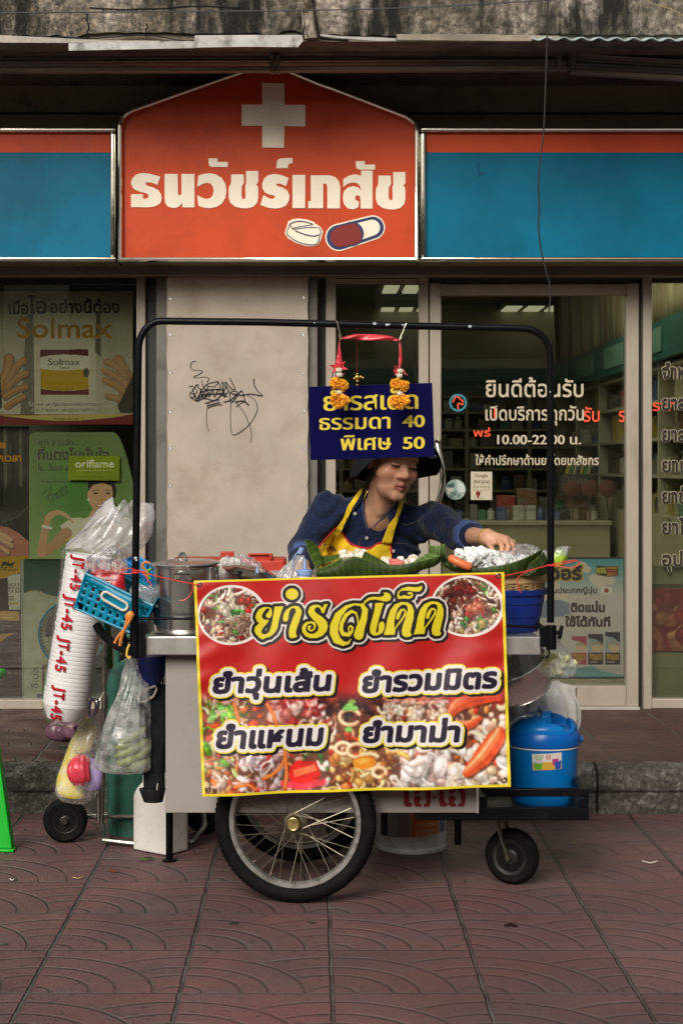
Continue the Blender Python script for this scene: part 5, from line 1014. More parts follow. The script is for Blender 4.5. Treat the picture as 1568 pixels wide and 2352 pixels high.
Fp = Cv(1335, 530, 1900, 1060, .3, (120, 30, 20)); foodmix(Fp, reg(1335, 560, 1900, 1040), [(150, 50, 26), (196, 130, 80), (206, 160, 110), (130, 20, 18)], 60, 40, 90, 3, (.7, 1)); Fp.a = Fp.a * .6 + .4 * np.array((110, 40, 24)) / 255; Fp.rect(1335, 520, 1900, 575, (60, 60, 34))
poster('poster', 'blurred red and orange picture low in the window at the right edge', 'poster', Fp, [(1338, 540), (1890, 540), (1890, 1050), (1338, 1050)], zE, 8.63, (110, 110))
b = MB(); b.box2((WX(1500, 8.64), 8.64, ZS + .02), (WX(1880, 8.64), 8.66, WZ(1300, 8.64))); tag(b.build('display_board', M('olive_board', (.16, .16, .075), .7), smooth=0), 'plain olive board standing inside the window at the right edge', 'board')
# ---------------- lettering on the glass
cream_t = M('cream_decal', (.55, .47, .34), .6, var=.08); yd = 8.588
dl = MB(); letters(dl, 'ยินดีต้อนรับ', 1116, 1339, 911, 29, yd, bold=.7); letters(dl, 'เปิดบริการทุกวัน', 1115, 1340, 965, 24, yd, bold=.6); letters(dl, '10.00-22.00 น.', 1142, 1333, 1020, 21, yd, ref='0', bold=.9, boldy=.3); letters(dl, 'ให้คำปรึกษาด้านยาโดยเภสัชกร', 1092, 1374, 1067.5, 15.5, yd, bold=.5)
dl.build('glass_lettering', cream_t, door, smooth=0)
rl_ = MB(); ro = MB()
for t, b, x1 in (('จำห', 869, 1574), ('ยาล', 941, 1574), ('ยาล', 1014, 1574), ('ยาเ', 1084, 1570), ('ยาข้', 1156, 1576), ('ยาโร', 1227, 1590), ('อุปก', 1300, 1592)):
    letters(ro, t, 1521, x1, b, 25, 8.5985, bold=2.6); letters(rl_, t, 1521, x1, b, 25, 8.594, bold=1.2)
ro.build('glass_lettering', M('pale_outline', (.42, .36, .25), .6), shop, smooth=0); rl_.build('glass_lettering', M('dark_decal', (.02, .014, .01), .6), shop, smooth=0)
S2 = Cv(270, 1265, 415, 1452, 1.6, (196, 184, 160)); f = S2.full([S2.text('Google', 302, 380, 1306, 20, ref='G')]); S2.put((0, 0, S2.grow(f, .8)), (110, 90, 60)); S2.stroke([(297, 1326), (390, 1326), (390, 1385), (350, 1385), (340, 1398), (335, 1385), (297, 1385), (297, 1326)], 2, (90, 80, 60)); f = S2.full([S2.text('Find us on', 300, 385, 1342, 13, ref='F')]); S2.put((0, 0, S2.grow(f, .9)), (50, 44, 36)); S2.text('ค้นหาเราได้บน', 300, 386, 1372, 10, (80, 70, 56)); S2.ell(322, 1405, 14, 14, (130, 20, 20)); S2.poly([(309, 1410), (335, 1410), (322, 1440)], (130, 20, 20)); S2.ell(322, 1405, 5, 5, (60, 10, 10)); S2.text('Local', 300, 352, 1440, 14, (120, 110, 90), ref='L')
zD = zoomed((976, 602.9), .3775)
poster('sticker', 'cream sticker with a red map pin on the glass door', 'sticker', S2, [(277, 1272), (408, 1273), (408, 1445), (277, 1445)], zD, 8.5885, (130, 170), backing=.001)
S3 = Cv(115, 1310, 255, 1455, 1.2, (150, 176, 164)); S3.ell(150, 1375, 22, 24, (206, 200, 186)); S3.ell(152, 1352, 26, 18, (70, 100, 100)); foodmix(S3, reg(125, 1390, 250, 1445), [(190, 196, 180), (120, 160, 150), (90, 120, 110)], 30, 6, 14, 3); S3.poly([(190, 1318), (240, 1330), (240, 1400), (196, 1400)], (196, 206, 196))
def disc(X, Y, y):
    x, z = X - 185, Y - 1382; m = np.maximum(np.abs(x), np.abs(z)); n = np.maximum(np.hypot(x, z), 1e-6); return zD(185 + x * m / n, 1382 + z * m / n, y)
poster('sticker', 'round pale green sticker of a child on the glass door by the handle', 'sticker', S3, [(123, 1320), (247, 1320), (247, 1444), (123, 1444)], disc, 8.5885, (60, 60), backing=.001)
# ================================================================== goods: shared bits
MT['bag'] = film('clear_bag', (.95, .95, .95), .07, haze=.34, hazec=(.96, .96, .98), rough=.2, hvar=.8, hs=30, bump=.5, bs=20)
MT['bag_white'] = film('white_bag', (.95, .95, .95), .05, haze=.78, hazec=(.95, .94, .91), rough=.3, hvar=.3, hs=20, bump=.5, bs=24)
MT['bag_thin'] = film('thin_bag', (.97, .97, .97), .05, haze=.22, hazec=(.96, .96, .98), rough=.16, hvar=.9, hs=34, bump=.4, bs=20)
MT['leafc'] = M('banana_leaf', attr=True, rough=.5, var=.3, vs=22, bump=.15, bs=60, spec=.3)
MT['redstring'] = M('red_plastic_string', s(214, 60, 56), .4, var=.2)
def loft(mb, secs, n=44, folds=9, seed=0, cap=True, twist=0):
    """secs: (centre, rx, ry, ripple) rings low to high; ripple is a share of the radius"""
    r = random.Random(seed); ph = [r.uniform(0, 6.28) for _ in range(8)]; vs = []; fs = []; k = len(secs)
    for i, (c, rx, ry, rp) in enumerate(secs):
        for j in range(n):
            a = 2 * math.pi * j / n + twist * i; w = 1 + rp * (math.sin(folds * a + ph[0]) * .5 + math.sin((folds * 2 - 3) * a + ph[1] + .5 * i) * .3 + math.sin(3 * a + ph[2] + .8 * i) * .35 + math.sin(5 * a + ph[3] + 1.3 * i) * .2)
            vs.append(Vector(c) + Vector((rx * w * math.cos(a), ry * w * math.sin(a), rp * rx * .4 * math.sin(4 * a + ph[4] + i))))
    for i in range(k - 1):
        for j in range(n): fs.append((i * n + j, i * n + (j + 1) % n, (i + 1) * n + (j + 1) % n, (i + 1) * n + j))
    if cap: fs += [tuple(range(n - 1, -1, -1)), tuple(range((k - 1) * n, k * n))]
    return mb.add(vs, fs)
def px(u, v, y, r): return (W(u, v, y), r / F * y)
def sec(u, v, y, ru, depth=1.0, rip=.05): c, r = px(u, v, y, ru); return (c, r, r * depth, rip)
def interp_secs(secs, m=4):
    out = []; C = [(c.x, c.y, c.z, a, b, d) for c, a, b, d in secs]
    for q in spline(C, m): out.append((Vector(q[:3]), max(q[3], 1e-4), max(q[4], 1e-4), max(q[5], 0)))
    return out
def lumps(name, pts, mat, parent=None, h=.003, k=.006, rough=.0015, seed=1, colour=None):
    """a heap: many small blobs melted together. pts: (x, y, z, r)"""
    Pn = np.array(pts); lo = (Pn[:, :3] - Pn[:, 3:] - .006).min(0); hi = (Pn[:, :3] + Pn[:, 3:] + .006).max(0)
    def fn(P):
        d = np.full(len(P), 1e3)
        for x, y, z, r in pts: d = smin(d, np.linalg.norm(P - np.array((x, y, z)), axis=1) - r, k)
        return d + rough * vnoise(P, 140, seed) + rough * .6 * vnoise(P, 300, seed + 1)
    return body(name, fn, lo, hi, h, mat, parent, colour)
# ================================================================== on the counter
zc = .8545
t = thing('stock_pot', 'tall shiny steel stock pot with its lid on, at the left end of the counter', 'pot', (WX(427, 5.64), 5.64, zc))
c = (WX(427, 5.64), 5.64, zc); hz = 1.072 - zc
b = MB(); b.lathe(c, [(.100, 0), (.106, .003), (.109, .010), (.109, .02), (.1085, .12), (.109, hz - .004), (.113, hz - .002), (.1135, hz + .002), (.111, hz + .003), (.106, hz - .003), (.105, .02), (.1, .01), (0.001, .009)], 72); b.build('body', M('pot_steel', (.80, .78, .75), .19, .96, var=.05, bump=.05, bs=10, rvar=.05, stretch=(1, 1, .2)), t, smooth=35)
tl_ = Matrix.Rotation(R(-1.5), 3, 'Y') @ Matrix.Rotation(R(2), 3, 'X'); b = MB(); axl = tl_ @ Vector((0, 0, 1)); cl = Vector(c) + Vector((-.002, 0, hz + .009))
b.lathe(cl, [(.106, -.004), (.115, -.001), (.1165, .003), (.114, .006), (.095, .0095), (.09, .011), (.06, .014), (.0, .016)], 72, axis=axl); ld = b.build('lid', M('lid_steel', (.7, .68, .65), .24, .9, var=.05, rvar=.05), t, smooth=35)
b = MB(); hx = Vector((WX(421, 5.64), 5.62, cl.z + .013)); b.tube([hx + Vector(p) for p in ((-.013, .02, -.001), (-.011, .012, .012), (-.005, 0, .023), (.003, -.008, .023), (.010, -.016, .012), (.012, -.02, 0))], .0045, 10, flat=1.4); b.build('handle', MT['chrome'], ld)
for side, (uc, yy) in ((0, (419, 5.528)),):
    b = MB(); zz = WZ(1325, yy); x0 = WX(uc, yy); b.tube([(x0 - .028, yy + .006, zz - .012), (x0 - .0265, yy - .02, zz + .004), (x0 - .02, yy - .03, zz + .012), (x0 + .02, yy - .03, zz + .012), (x0 + .0265, yy - .02, zz + .004), (x0 + .028, yy + .006, zz - .012)], .0042, 10)
    b.tube([(x0 - .028, yy + .004, zz - .012), (x0 - .012, yy, zz - .006), (x0 - .006, yy + .003, zz + .012)], .0032, 8); b.tube([(x0 + .028, yy + .004, zz - .012), (x0 + .012, yy, zz - .006), (x0 + .006, yy + .003, zz + .012)], .0032, 8); b.build('handle', MT['chrome'], t)
t = thing('saucepan', 'low steel pan whose lid lies tilted, beside the stock pot', 'pan', (WX(570, 5.76), 5.76, zc)); c = Vector((WX(568, 5.76), 5.76, zc))
b = MB(); b.lathe(c, [(.08, 0), (.09, .006), (.092, .12), (.096, .165), (.094, .166), (.089, .12), (.086, .01), (.001, .008)], 56); b.build('body', MT['steel'], t, smooth=35)
cl = W(572, 1314, 5.74); axl = Vector((.215, -.16, 1)).normalized(); b = MB(); b.lathe(cl, [(.088, -.002), (.0925, 0), (.093, .003), (.088, .005), (.07, .007), (.06, .013), (.03, .017), (0, .018)], 64, axis=axl); l2 = b.build('lid', M('lid_steel_worn', (.62, .6, .57), .2, 1, var=.08), t, smooth=35)
b = MB(); b.tube([cl + Vector((-.025, -.07, .0)), cl + Vector((-.03, -.082, .006)), cl + Vector((-.022, -.088, -.035))], [.006, .007, .008], 10); b.build('handle', MT['rubber'], l2)
# red plastic box
t = thing('storage_box', 'red plastic box with raised lid grips, behind the pots against the cream panel', 'box', (WX(523, 5.95), 5.97, zc)); redp = M('red_plastic', s(196, 62, 44), .45, var=.08, dirt=s(150, 40, 30), ds=8)
x0, x1 = WX(392, 5.9), WX(656, 5.9); zt_ = WZ(1286, 5.9)
b = MB(); b.box2((x0 + .008, 5.90, zc), (x1 - .008, 6.07, zt_ - .05)); b.build('tub', redp, t, bevel=.01, seg=3)
b = MB(); b.box2((x0, 5.892, zt_ - .05), (x1, 6.08, zt_ + .003)); lid_ = b.build('lid', redp, t, bevel=.012, seg=4)
b = MB(); b.box2((WX(506, 5.89), 5.888, zt_ - .002), (WX(537, 5.89), 5.905, WZ(1267, 5.89))); b.build('hasp', redp, lid_, bevel=.004)
b = MB(); b.box2((WX(569, 5.89), 5.9, zt_), (WX(625, 5.89), 6.0, WZ(1276, 5.89))); b.box2((WX(569, 5.89), 5.887, zt_), (WX(575, 5.89), 5.9, WZ(1271, 5.89))); b.box2((WX(619, 5.89), 5.887, zt_), (WX(625, 5.89), 5.9, WZ(1271, 5.89))); b.box2((WX(575, 5.89), 5.887, WZ(1275, 5.89)), (WX(619, 5.89), 5.9, WZ(1271, 5.89))); b.build('grip', redp, lid_, bevel=.003)
b = MB(); b.lathe(W(522, 1279, 5.8875), [(.005, 0), (.005, .0008), (0, .0009)], 14, axis=(0, -1, 0)); b.build('hasp_hole', M('pale_hole', (.5, .45, .4), .7), lid_)
# plastic bags in a heap
def blobbag(name, label, secs, mat, seed, folds=9, group=None, n=64):
    o = loft(MB(), interp_secs(secs), n, folds, seed).build(name, mat, smooth=180); tag(o, label, 'bag', group); return o
blobbag('plastic_bag', 'crumpled white plastic bag between the stock pot and the tilted lid', [sec(540, 1345, 5.80, 40, .5, .1), sec(538, 1330, 5.80, 46, .5, .16), sec(532, 1310, 5.8, 36, .5, .25), sec(528, 1292, 5.8, 26, .5, .35), sec(530, 1281, 5.8, 12, .5, .5)], MT['bag_white'], 1)
blobbag('plastic_bag', 'pointed crumpled white plastic bag in front of the red box', [sec(585, 1340, 5.84, 26, .5, .1), sec(580, 1318, 5.84, 34, .5, .2), sec(570, 1298, 5.84, 28, .5, .3), sec(556, 1280, 5.84, 16, .5, .4), sec(552, 1272, 5.84, 5, .5, .4)], MT['bag'], 5)
blobbag('plastic_bag', 'crumpled clear plastic bag beside the pale blue sauce bottles', [sec(660, 1345, 5.82, 24, .6, .1), sec(664, 1322, 5.82, 30, .6, .2), sec(676, 1296, 5.83, 17, .6, .3), sec(690, 1276, 5.84, 10, .6, .3)], MT['bag'], 9)
blobbag('plastic_bag', 'low folded white plastic bag in front of the vendor elbow', [sec(620, 1345, 5.9, 50, .5, .08), sec(622, 1330, 5.9, 54, .5, .14), sec(630, 1318, 5.9, 40, .5, .2), sec(640, 1312, 5.9, 20, .5, .3)], MT['bag_white'], 12)
lblue = M('pale_blue_plastic', s(136, 166, 214), .4, var=.05)
def squeeze(u, vtop, vcap, y, label, hose=False, r=18):
    cx_, rr_ = WX(u, y), r / F * y; zc2 = WZ(vcap, y); t = thing('sauce_bottle', label, 'bottle', (cx_, y, zc), 'pale blue sauce bottles')
    b = MB(); b.lathe((cx_, y, zc), [(rr_ * .9, 0), (rr_ * .96, .004), (rr_ * .96, zc2 - zc - .03), (rr_ * .8, zc2 - zc - .016), (rr_ * .8, zc2 - zc - .012)], 28); b.build('body', M('milky_bottle', (.66, .68, .7), .35, var=.03), t)
    b = MB(); b.lathe((cx_, y, zc2 - .018), [(rr_ * .98, 0), (rr_ * 1.0, .003), (rr_ * .97, .016), (rr_ * .85, .019), (.0075, .021), (.004, WZ(vtop, y) - zc2 + .016), (.0025, WZ(vtop, y) - zc2 + .018)], 28); b.build('nozzle_cap', lblue, t, smooth=35)
    if hose:
        b = MB(); b.tube([W(*p, y - .02) for p in spline([(683, 1318), (673, 1300), (674, 1282), (684, 1268), (692, 1262)], 6)], .0022, 8); b.cyl(W(688, 1272, y - .02), W(694, 1258, y - .02), .0085, .0095, 14); b.build('tip_cover', lblue, t)
squeeze(700, 1282, 1309, 5.62, 'pale blue sauce bottle with a looped cap strap, left of the banana leaves', True)
squeeze(591, 1302, 1322, 5.70, 'small pale blue sauce bottle behind the tilted pan lid', r=9)
# ---------------- banana leaf tray
def leaf(name, A_, B_, y, bulge, parent, seed, stripes=9, n=28, m=10, roll=0, back=False, tone=1.0):
    """folded leaf: sheet between two edges given as (u, v[, dy]) points; stripes run from edge to edge"""
    r = random.Random(seed); a = spline([(p[0], p[1], p[2] if len(p) > 2 else 0) for p in A_], 10); c = spline([(p[0], p[1], p[2] if len(p) > 2 else 0) for p in B_], 10)
    def pick(L, s_): x = s_ * (len(L) - 1); i = min(int(x), len(L) - 2); f = x - i; return L[i] * (1 - f) + L[i + 1] * f
    vs = []; col = []; base = np.array((84, 110, 38)) if not back else np.array((126, 158, 84)); dark = np.array((30, 48, 16))
    for j in range(m + 1):
        for i in range(n * 3 + 1):
            s_, q = i / (n * 3), j / m; p = pick(a, s_) * (1 - q) + pick(c, s_) * q
            yy = y + p[2] - bulge * math.sin(math.pi * min(1, q * .9 + .1)) * .35 + .0005 * math.sin(s_ * stripes * 6.28) + roll * q * q
            vs.append(W(p[0], p[1], yy)); k = .5 + .5 * math.sin(s_ * stripes * 6.28 + .6 * math.sin(q * 5)); k2 = .5 + .5 * math.sin(s_ * stripes * 23.7 + 1); mix = .45 + .2 * k + .15 * k2 + .2 * k ** 8
            cc = (dark * (1 - mix) + base * mix) * tone; 
            if q < .05 or q > .97: cc = cc * .6 + np.array((150, 160, 90)) * .4
            col.append(cc / 255 * r.uniform(.93, 1.05))
    w = n * 3 + 1; me = bpy.data.meshes.new(name); me.from_pydata(vs, [], [(j * w + i, j * w + i + 1, (j + 1) * w + i + 1, (j + 1) * w + i) for j in range(m) for i in range(n * 3)])
    ca = me.color_attributes.new('Col', 'FLOAT_COLOR', 'POINT'); cl_ = lin(np.clip(np.array(col), 0, 1)); ca.data.foreach_set('color', np.hstack([cl_, np.ones((len(cl_), 1))]).astype(np.float32).ravel()); me.polygons.foreach_set('use_smooth', [True] * len(me.polygons))
    o = link(name, me, MT['leafc'], parent); md = o.modifiers.new('solid', 'SOLIDIFY'); md.thickness = .0012; return o
def g8(x, y): return (660.3 + x * .4394, 1205.7 + y * .4394)
def gl_(L): return [g8(p[0], p[1]) + ((p[2],) if len(p) > 2 else ()) for p in L]
wick = M('wicker', (.42, .27, .11), .6, var=.35, vs=40, dirt=(.14, .07, .025), ds=50, bump=.4, bs=150)
t = thing('leaf_tray', 'shallow tray lined with upstanding folded banana leaves, holding white squid and red crab sticks', 'tray', (WX(860, 5.66), 5.66, zc))
b = MB(); b.lathe((WX(862, 5.68), 5.68, zc), [(.16, 0), (.2, .09), (.222, .135), (.215, .137), (.19, .09), (.15, .012), (.001, .01)], 60, sy=.62); b.build('tray', wick, t)
leaf('leaf', gl_([(90, 75), (108, 140), (150, 232)]), gl_([(92, 72), (155, 108, .03), (186, 205, .02)]), 5.60, .012, t, 1, 5)
leaf('leaf', gl_([(150, 232, .0), (220, 205), (284, 172)]), gl_([(165, 246), (240, 240), (292, 196)]), 5.57, .004, t, 2, 6, tone=.9)
leaf('leaf', gl_([(168, 165, .05), (230, 160, .05), (280, 150, .05)]), gl_([(165, 215, .02), (230, 190, .03), (284, 172, .02)]), 5.62, .0, t, 3, 5)
leaf('leaf', gl_([(140, 248, .02), (240, 222), (335, 166, -.005), (430, 188), (540, 208), (660, 198), (800, 160, .03)]), gl_([(160, 268, .02), (250, 276), (340, 276), (440, 272), (540, 268), (650, 250), (770, 215, .03)]), 5.53, .015, t, 4, 17, tone=.75)
leaf('leaf', gl_([(402, 138, .03), (460, 168, .02), (528, 206)]), gl_([(380, 186), (440, 200), (520, 212)]), 5.56, .004, t, 5, 6, tone=.85)
leaf('leaf', gl_([(625, 212), (680, 178), (738, 145, .03)]), gl_([(640, 224), (710, 205), (800, 160, .03)]), 5.56, .006, t, 6, 6, back=True)
leaf('leaf', gl_([(738, 104, .05), (780, 112, .02), (822, 98, .03)]), gl_([(742, 150, .05), (775, 168, .02), (818, 152, .03)]), 5.59, .016, t, 7, 5, back=True)
leaf('leaf', gl_([(818, 152, .03), (812, 170, .03), (790, 200, .03)]), gl_([(770, 168, .0), (765, 190), (755, 222)]), 5.585, .004, t, 8, 5, tone=.8)
rr = random.Random(5)
white_food = M('squid_white', attr=True, rough=.35, var=.1, vs=60, sss=.15, spec=.5)
def heapcol(pal, seed):
    def f(V):
        i = ((vnoise(V, 55, seed) * .5 + .5) * len(pal)).astype(int).clip(0, len(pal) - 1); return np.array(pal)[i] / 255.
    return f
pts = [(WX(*g8(x, 0)[:1], 5.64), 5.64 + rr.uniform(-.04, .06), WZ(g8(0, y)[1], 5.64), rr.uniform(.010, .017)) for x, y in [(rr.uniform(290, 400), rr.uniform(150, 215)) for _ in range(34)]]
pts += [(WX(g8(x, 0)[0], 5.64), 5.64 + rr.uniform(-.03, .06), WZ(g8(0, y)[1], 5.64), rr.uniform(.009, .015)) for x, y in [(rr.uniform(500, 560), rr.uniform(170, 215)) for _ in range(14)] + [(rr.uniform(590, 690), rr.uniform(175, 215)) for _ in range(22)] + [(rr.uniform(300, 700), rr.uniform(205, 235)) for _ in range(40)]]
tag(lumps('seafood_heap', pts, white_food, h=.0028, k=.005, rough=.003, colour=heapcol([(232, 226, 216), (240, 236, 230), (222, 206, 176), (236, 228, 214)], 4)), 'heap of white squid pieces in the leaf lined tray', 'food')
cs_ = M('crab_stick', (.62, .14, .11), .4, var=.2, vs=30)
for k, (x0, y0, x1, y1) in enumerate(((530, 185, 590, 190), (535, 200, 612, 196), (540, 210, 608, 212))):
    a, c = W(*g8(x0, y0), 5.60 - .01 * k), W(*g8(x1, y1), 5.59 - .01 * k); b = MB(); b.tube([a, a.lerp(c, .1), a.lerp(c, .9), c], [.005, .0072, .0072, .005], 12, flat=.85); tag(b.build('crab_stick', cs_), 'red crab stick on the white squid in the leaf tray', 'crab stick', 'crab sticks in the leaf tray')
# ---------------- basin, basket, leaf, noodles on the right
bx, by = WX(1160, 5.68) , 5.70; bluep = M('basin_blue', s(22, 48, 128), .35, var=.06, dirt=s(40, 60, 120), ds=12)
t = thing('plastic_basin', 'deep blue plastic basin at the right end of the counter, under the wicker basket', 'basin', (bx, by, zc)); rb = WX(1256, 5.70) - bx
zr = WZ(1352, 5.7)
b = MB(); hh = zr - zc; b.lathe((bx, by, zc), [(rb * .78, 0), (rb * .8, .003), (rb * .84, hh * .35), (rb * .86, hh * .36), (rb * .90, hh * .66), (rb * .92, hh * .67), (rb * .94, hh * .86), (rb * .99, hh * .88), (rb, hh * .93), (rb * 1.01, hh), (rb * .97, hh + .002), (rb * .93, hh * .88), (rb * .8, .02), (.001, .012)], 72, sy=.85); b.build('tub', bluep, t, smooth=40)
t = thing('wicker_basket', 'flat wicker basket with a split bamboo rim, standing in the blue basin', 'basket', (bx, by, zr)); zk0, zk1 = WZ(1362, 5.7), WZ(1318, 5.7)
b = MB()
for k in range(9):
    z = zk0 + (zk1 - zk0) * (.02 + .62 * k / 8); r_ = rb * (.88 + .06 * k / 8); b.tube([(bx + (r_ + .003 * math.sin(a * 16 + k * 3.14)) * math.cos(a), by + .85 * (r_ + .003 * math.sin(a * 16 + k * 3.14)) * math.sin(a), z + .001 * math.sin(a * 9 + k)) for a in np.linspace(0, 6.2832, 128, endpoint=False)], .0028, 6, closed=True)
for k in range(32):
    a = k * math.pi / 16; b.tube([(bx + rb * .9 * math.cos(a), by + .85 * rb * .9 * math.sin(a), zk0), (bx + rb * .955 * math.cos(a), by + .85 * rb * .955 * math.sin(a), zk1 - .008)], .003, 5)
b.build('weave', wick, t)
b = MB(); b.lathe((bx, by, zk1 - .026), [(rb * .955, 0), (rb * .985, .001), (rb * .992, .012), (rb * .988, .026), (rb * .955, .027), (rb * .95, .013)], 96, sy=.85, closed=True, wob=lambda a, i: .003 * math.sin(a * 7) + .002 * math.sin(a * 23)); b.build('rim', M('bamboo', (.55, .37, .16), .5, var=.3, vs=14, dirt=(.25, .13, .05), ds=24, stretch=(1, 1, 5), bump=.3, bs=60), t, smooth=50)
b = MB(); b.lathe((bx, by, zk0), [(rb * .86, 0), (rb * .9, .01), (rb * .8, .012), (0.001, .01)], 48, sy=.85); b.build('bottom', wick, t)
t = thing('leaf_liner', 'banana leaf folded up as a bowl on the wicker basket, heaped with glass noodles', 'leaf', (bx, by, zk1))
leaf('leaf', gl_([(795, 198, .05), (880, 222, .0), (960, 226, -.02), (1060, 220, -.03), (1140, 206, -.03), (1240, 172, -.01), (1338, 120, .06)]), gl_([(850, 236, .04), (900, 250, .0), (980, 262, -.02), (1060, 266, -.03), (1140, 264, -.03), (1230, 256, -.01), (1290, 220, .05)]), 5.58, .012, t, 11, 15, tone=.72)
leaf('leaf', gl_([(1190, 262, .02), (1262, 205, .02), (1338, 142, .07)]), gl_([(1240, 266, .0), (1310, 250, .0), (1364, 200, .06)]), 5.565, .004, t, 12, 7, tone=.62)
leaf('leaf', gl_([(1250, 268, .0), (1320, 215, .0), (1360, 165, .05)]), gl_([(1290, 268, .0), (1340, 262, .02), (1366, 240, .05)]), 5.56, .004, t, 13, 4, tone=.55)
leaf('leaf', gl_([(815, 150, .09), (835, 175, .06), (870, 222, .0)]), gl_([(800, 195, .04), (820, 215, .02), (860, 232, -.01)]), 5.6, .004, t, 14, 5, tone=.5)
ice = M('glass_noodle', (.93, .94, .93), .32, var=.1, vs=70, sss=.35, spec=.5)
pts = [(WX(g8(x, 0)[0], 5.68), 5.66 + rr.uniform(-.05, .07), WZ(g8(0, y)[1], 5.68), rr.uniform(.008, .016)) for x, y in [(x, max(rr.uniform(126, 220), 128 + abs(x - 970) * .2)) for x in [rr.uniform(880, 1250) for _ in range(130)]]]
tag(lumps('noodle_heap', pts, ice, h=.0026, k=.004, rough=.0035, seed=3), 'glistening heap of clear glass noodles in the banana leaf by the vendor hand', 'food')
gn = MB()
for _ in range(26):
    x, y = rr.uniform(890, 1240), 0; y = rr.uniform(140 + abs(x - 980) * .2, 212); p0 = W(*g8(x, y), 5.62 + rr.uniform(-.02, .03)); p = [p0]; d = Vector((rr.uniform(-1, 1), rr.uniform(-.5, .2), rr.uniform(-.5, .25))).normalized()
    for k in range(5): d = (d + Vector((rr.uniform(-.6, .6), rr.uniform(-.4, .4), rr.uniform(-.7, .4)))).normalized(); p.append(p[-1] + d * .006)
    gn.tube(p, .0010, 5)
o = gn.build('noodle_strands', ice); o['kind'] = 'stuff'; tag(o, 'loose clear noodle strands lying on the noodle heap', 'noodles')
hb_ = MB(); 
for _ in range(60):
    x = rr.choice([rr.uniform(805, 850), rr.uniform(905, 935), rr.uniform(880, 900)]); y = rr.uniform(145, 215) if x < 860 else rr.uniform(160, 215); c = W(*g8(x, y), 5.60 + rr.uniform(-.02, .03)); q = Quaternion((rr.random(), rr.random(), rr.random(), rr.random())).normalized(); hb_.add([c + q @ Vector(v) for v in ((0, 0, 0), (.006, .003, 0), (.011, 0, .002), (.006, -.003, 0))], [(0, 1, 2, 3)])
o = hb_.build('herb_leaves', M('herb', (.05, .11, .025), .5, var=.4)); o['kind'] = 'stuff'; tag(o, 'chopped dark green herbs around the orange sausage', 'herbs')
sg = MB(); sp_ = spline([g8(845, 168) + (5.575,), g8(880, 190) + (5.56,), g8(930, 212) + (5.555,), g8(958, 222) + (5.56,)], 6); sg.tube([W(*p) for p in sp_], [.004, .011, .0135] + [.0145] * (len(sp_) - 6) + [.013, .010, .004], 18, cap=True)
tag(sg.build('sausage', M('orange_sausage', s(226, 120, 74), .3, var=.12, vs=40, sss=.1)), 'orange sausage lying on the leaf beside the noodles', 'sausage')
blobbag('plastic_bag', 'clear wrinkled plastic bag of noodles under the vendor hand', [sec(1158, 1300, 5.62, 36, .5, .1), sec(1160, 1292, 5.62, 44, .5, .14), sec(1158, 1281, 5.63, 42, .5, .2), sec(1154, 1272, 5.64, 33, .5, .25), sec(1156, 1266, 5.66, 18, .5, .3)], MT['bag_thin'], 21, 11)
blobbag('plastic_bag', 'clear plastic wrap poking up behind the banana leaf on the right', [sec(1215, 1295, 5.72, 40, .5, .1), sec(1212, 1275, 5.72, 44, .5, .2), sec(1205, 1260, 5.73, 30, .5, .3), sec(1190, 1250, 5.74, 12, .5, .4)], MT['bag_thin'], 23, 11)
t = thing('lime_bag', 'small clear bag of lime green sauce with a twisted top, behind the right post', 'bag', W(1285, 1290, 5.7))
loft(MB(), interp_secs([sec(1270, 1308, 5.74, 5, .8, .1), sec(1276, 1300, 5.74, 16, .8, .1), sec(1280, 1284, 5.74, 20, .8, .08), sec(1283, 1272, 5.74, 17, .8, .1), sec(1286, 1266, 5.74, 8, .8, .2)]), 40, 6, 3).build('sauce', M('lime_sauce', s(176, 214, 70), .25, var=.1, spec=.6), t, smooth=180)
loft(MB(), interp_secs([sec(1284, 1276, 5.735, 20, .6, .1), sec(1288, 1264, 5.735, 17, .6, .15), sec(1296, 1256, 5.735, 9, .6, .3), sec(1303, 1258, 5.735, 8, .5, .4)]), 40, 8, 4, cap=False).build('twisted_top', MT['bag'], t, smooth=180)
# ---------------- red strings that tie the banner
def string(label, lines, r=.0016):
    b = MB()
    for L in lines: b.tube([W(*p) for p in spline(L, 6)], r, 6)
    tag(b.build('string', MT['redstring']), label, 'string')
string('red plastic string tying the left banner corner to the left post', [[(457, 1344, 5.43), (420, 1337, 5.44), (365, 1325, 5.44), (318, 1310, 5.445)], [(303, 1310, 5.455), (308, 1312, 5.446), (316, 1312, 5.446), (322, 1309, 5.452)], [(303, 1314, 5.455), (308, 1316, 5.446), (316, 1316, 5.446), (322, 1313, 5.452)], [(318, 1312, 5.446), (300, 1306, 5.45), (282, 1309, 5.45), (279, 1317, 5.45), (296, 1318, 5.45), (312, 1314, 5.446)], [(320, 1311, 5.446), (332, 1318, 5.44), (340, 1330, 5.44), (338, 1338, 5.44)], [(320, 1311, 5.446), (333, 1322, 5.44), (343, 1337, 5.44), (349, 1345, 5.44)], [(441, 1338, 5.432), (443, 1350, 5.43), (436, 1368, 5.43), (424, 1378, 5.43), (412, 1380, 5.43)]])
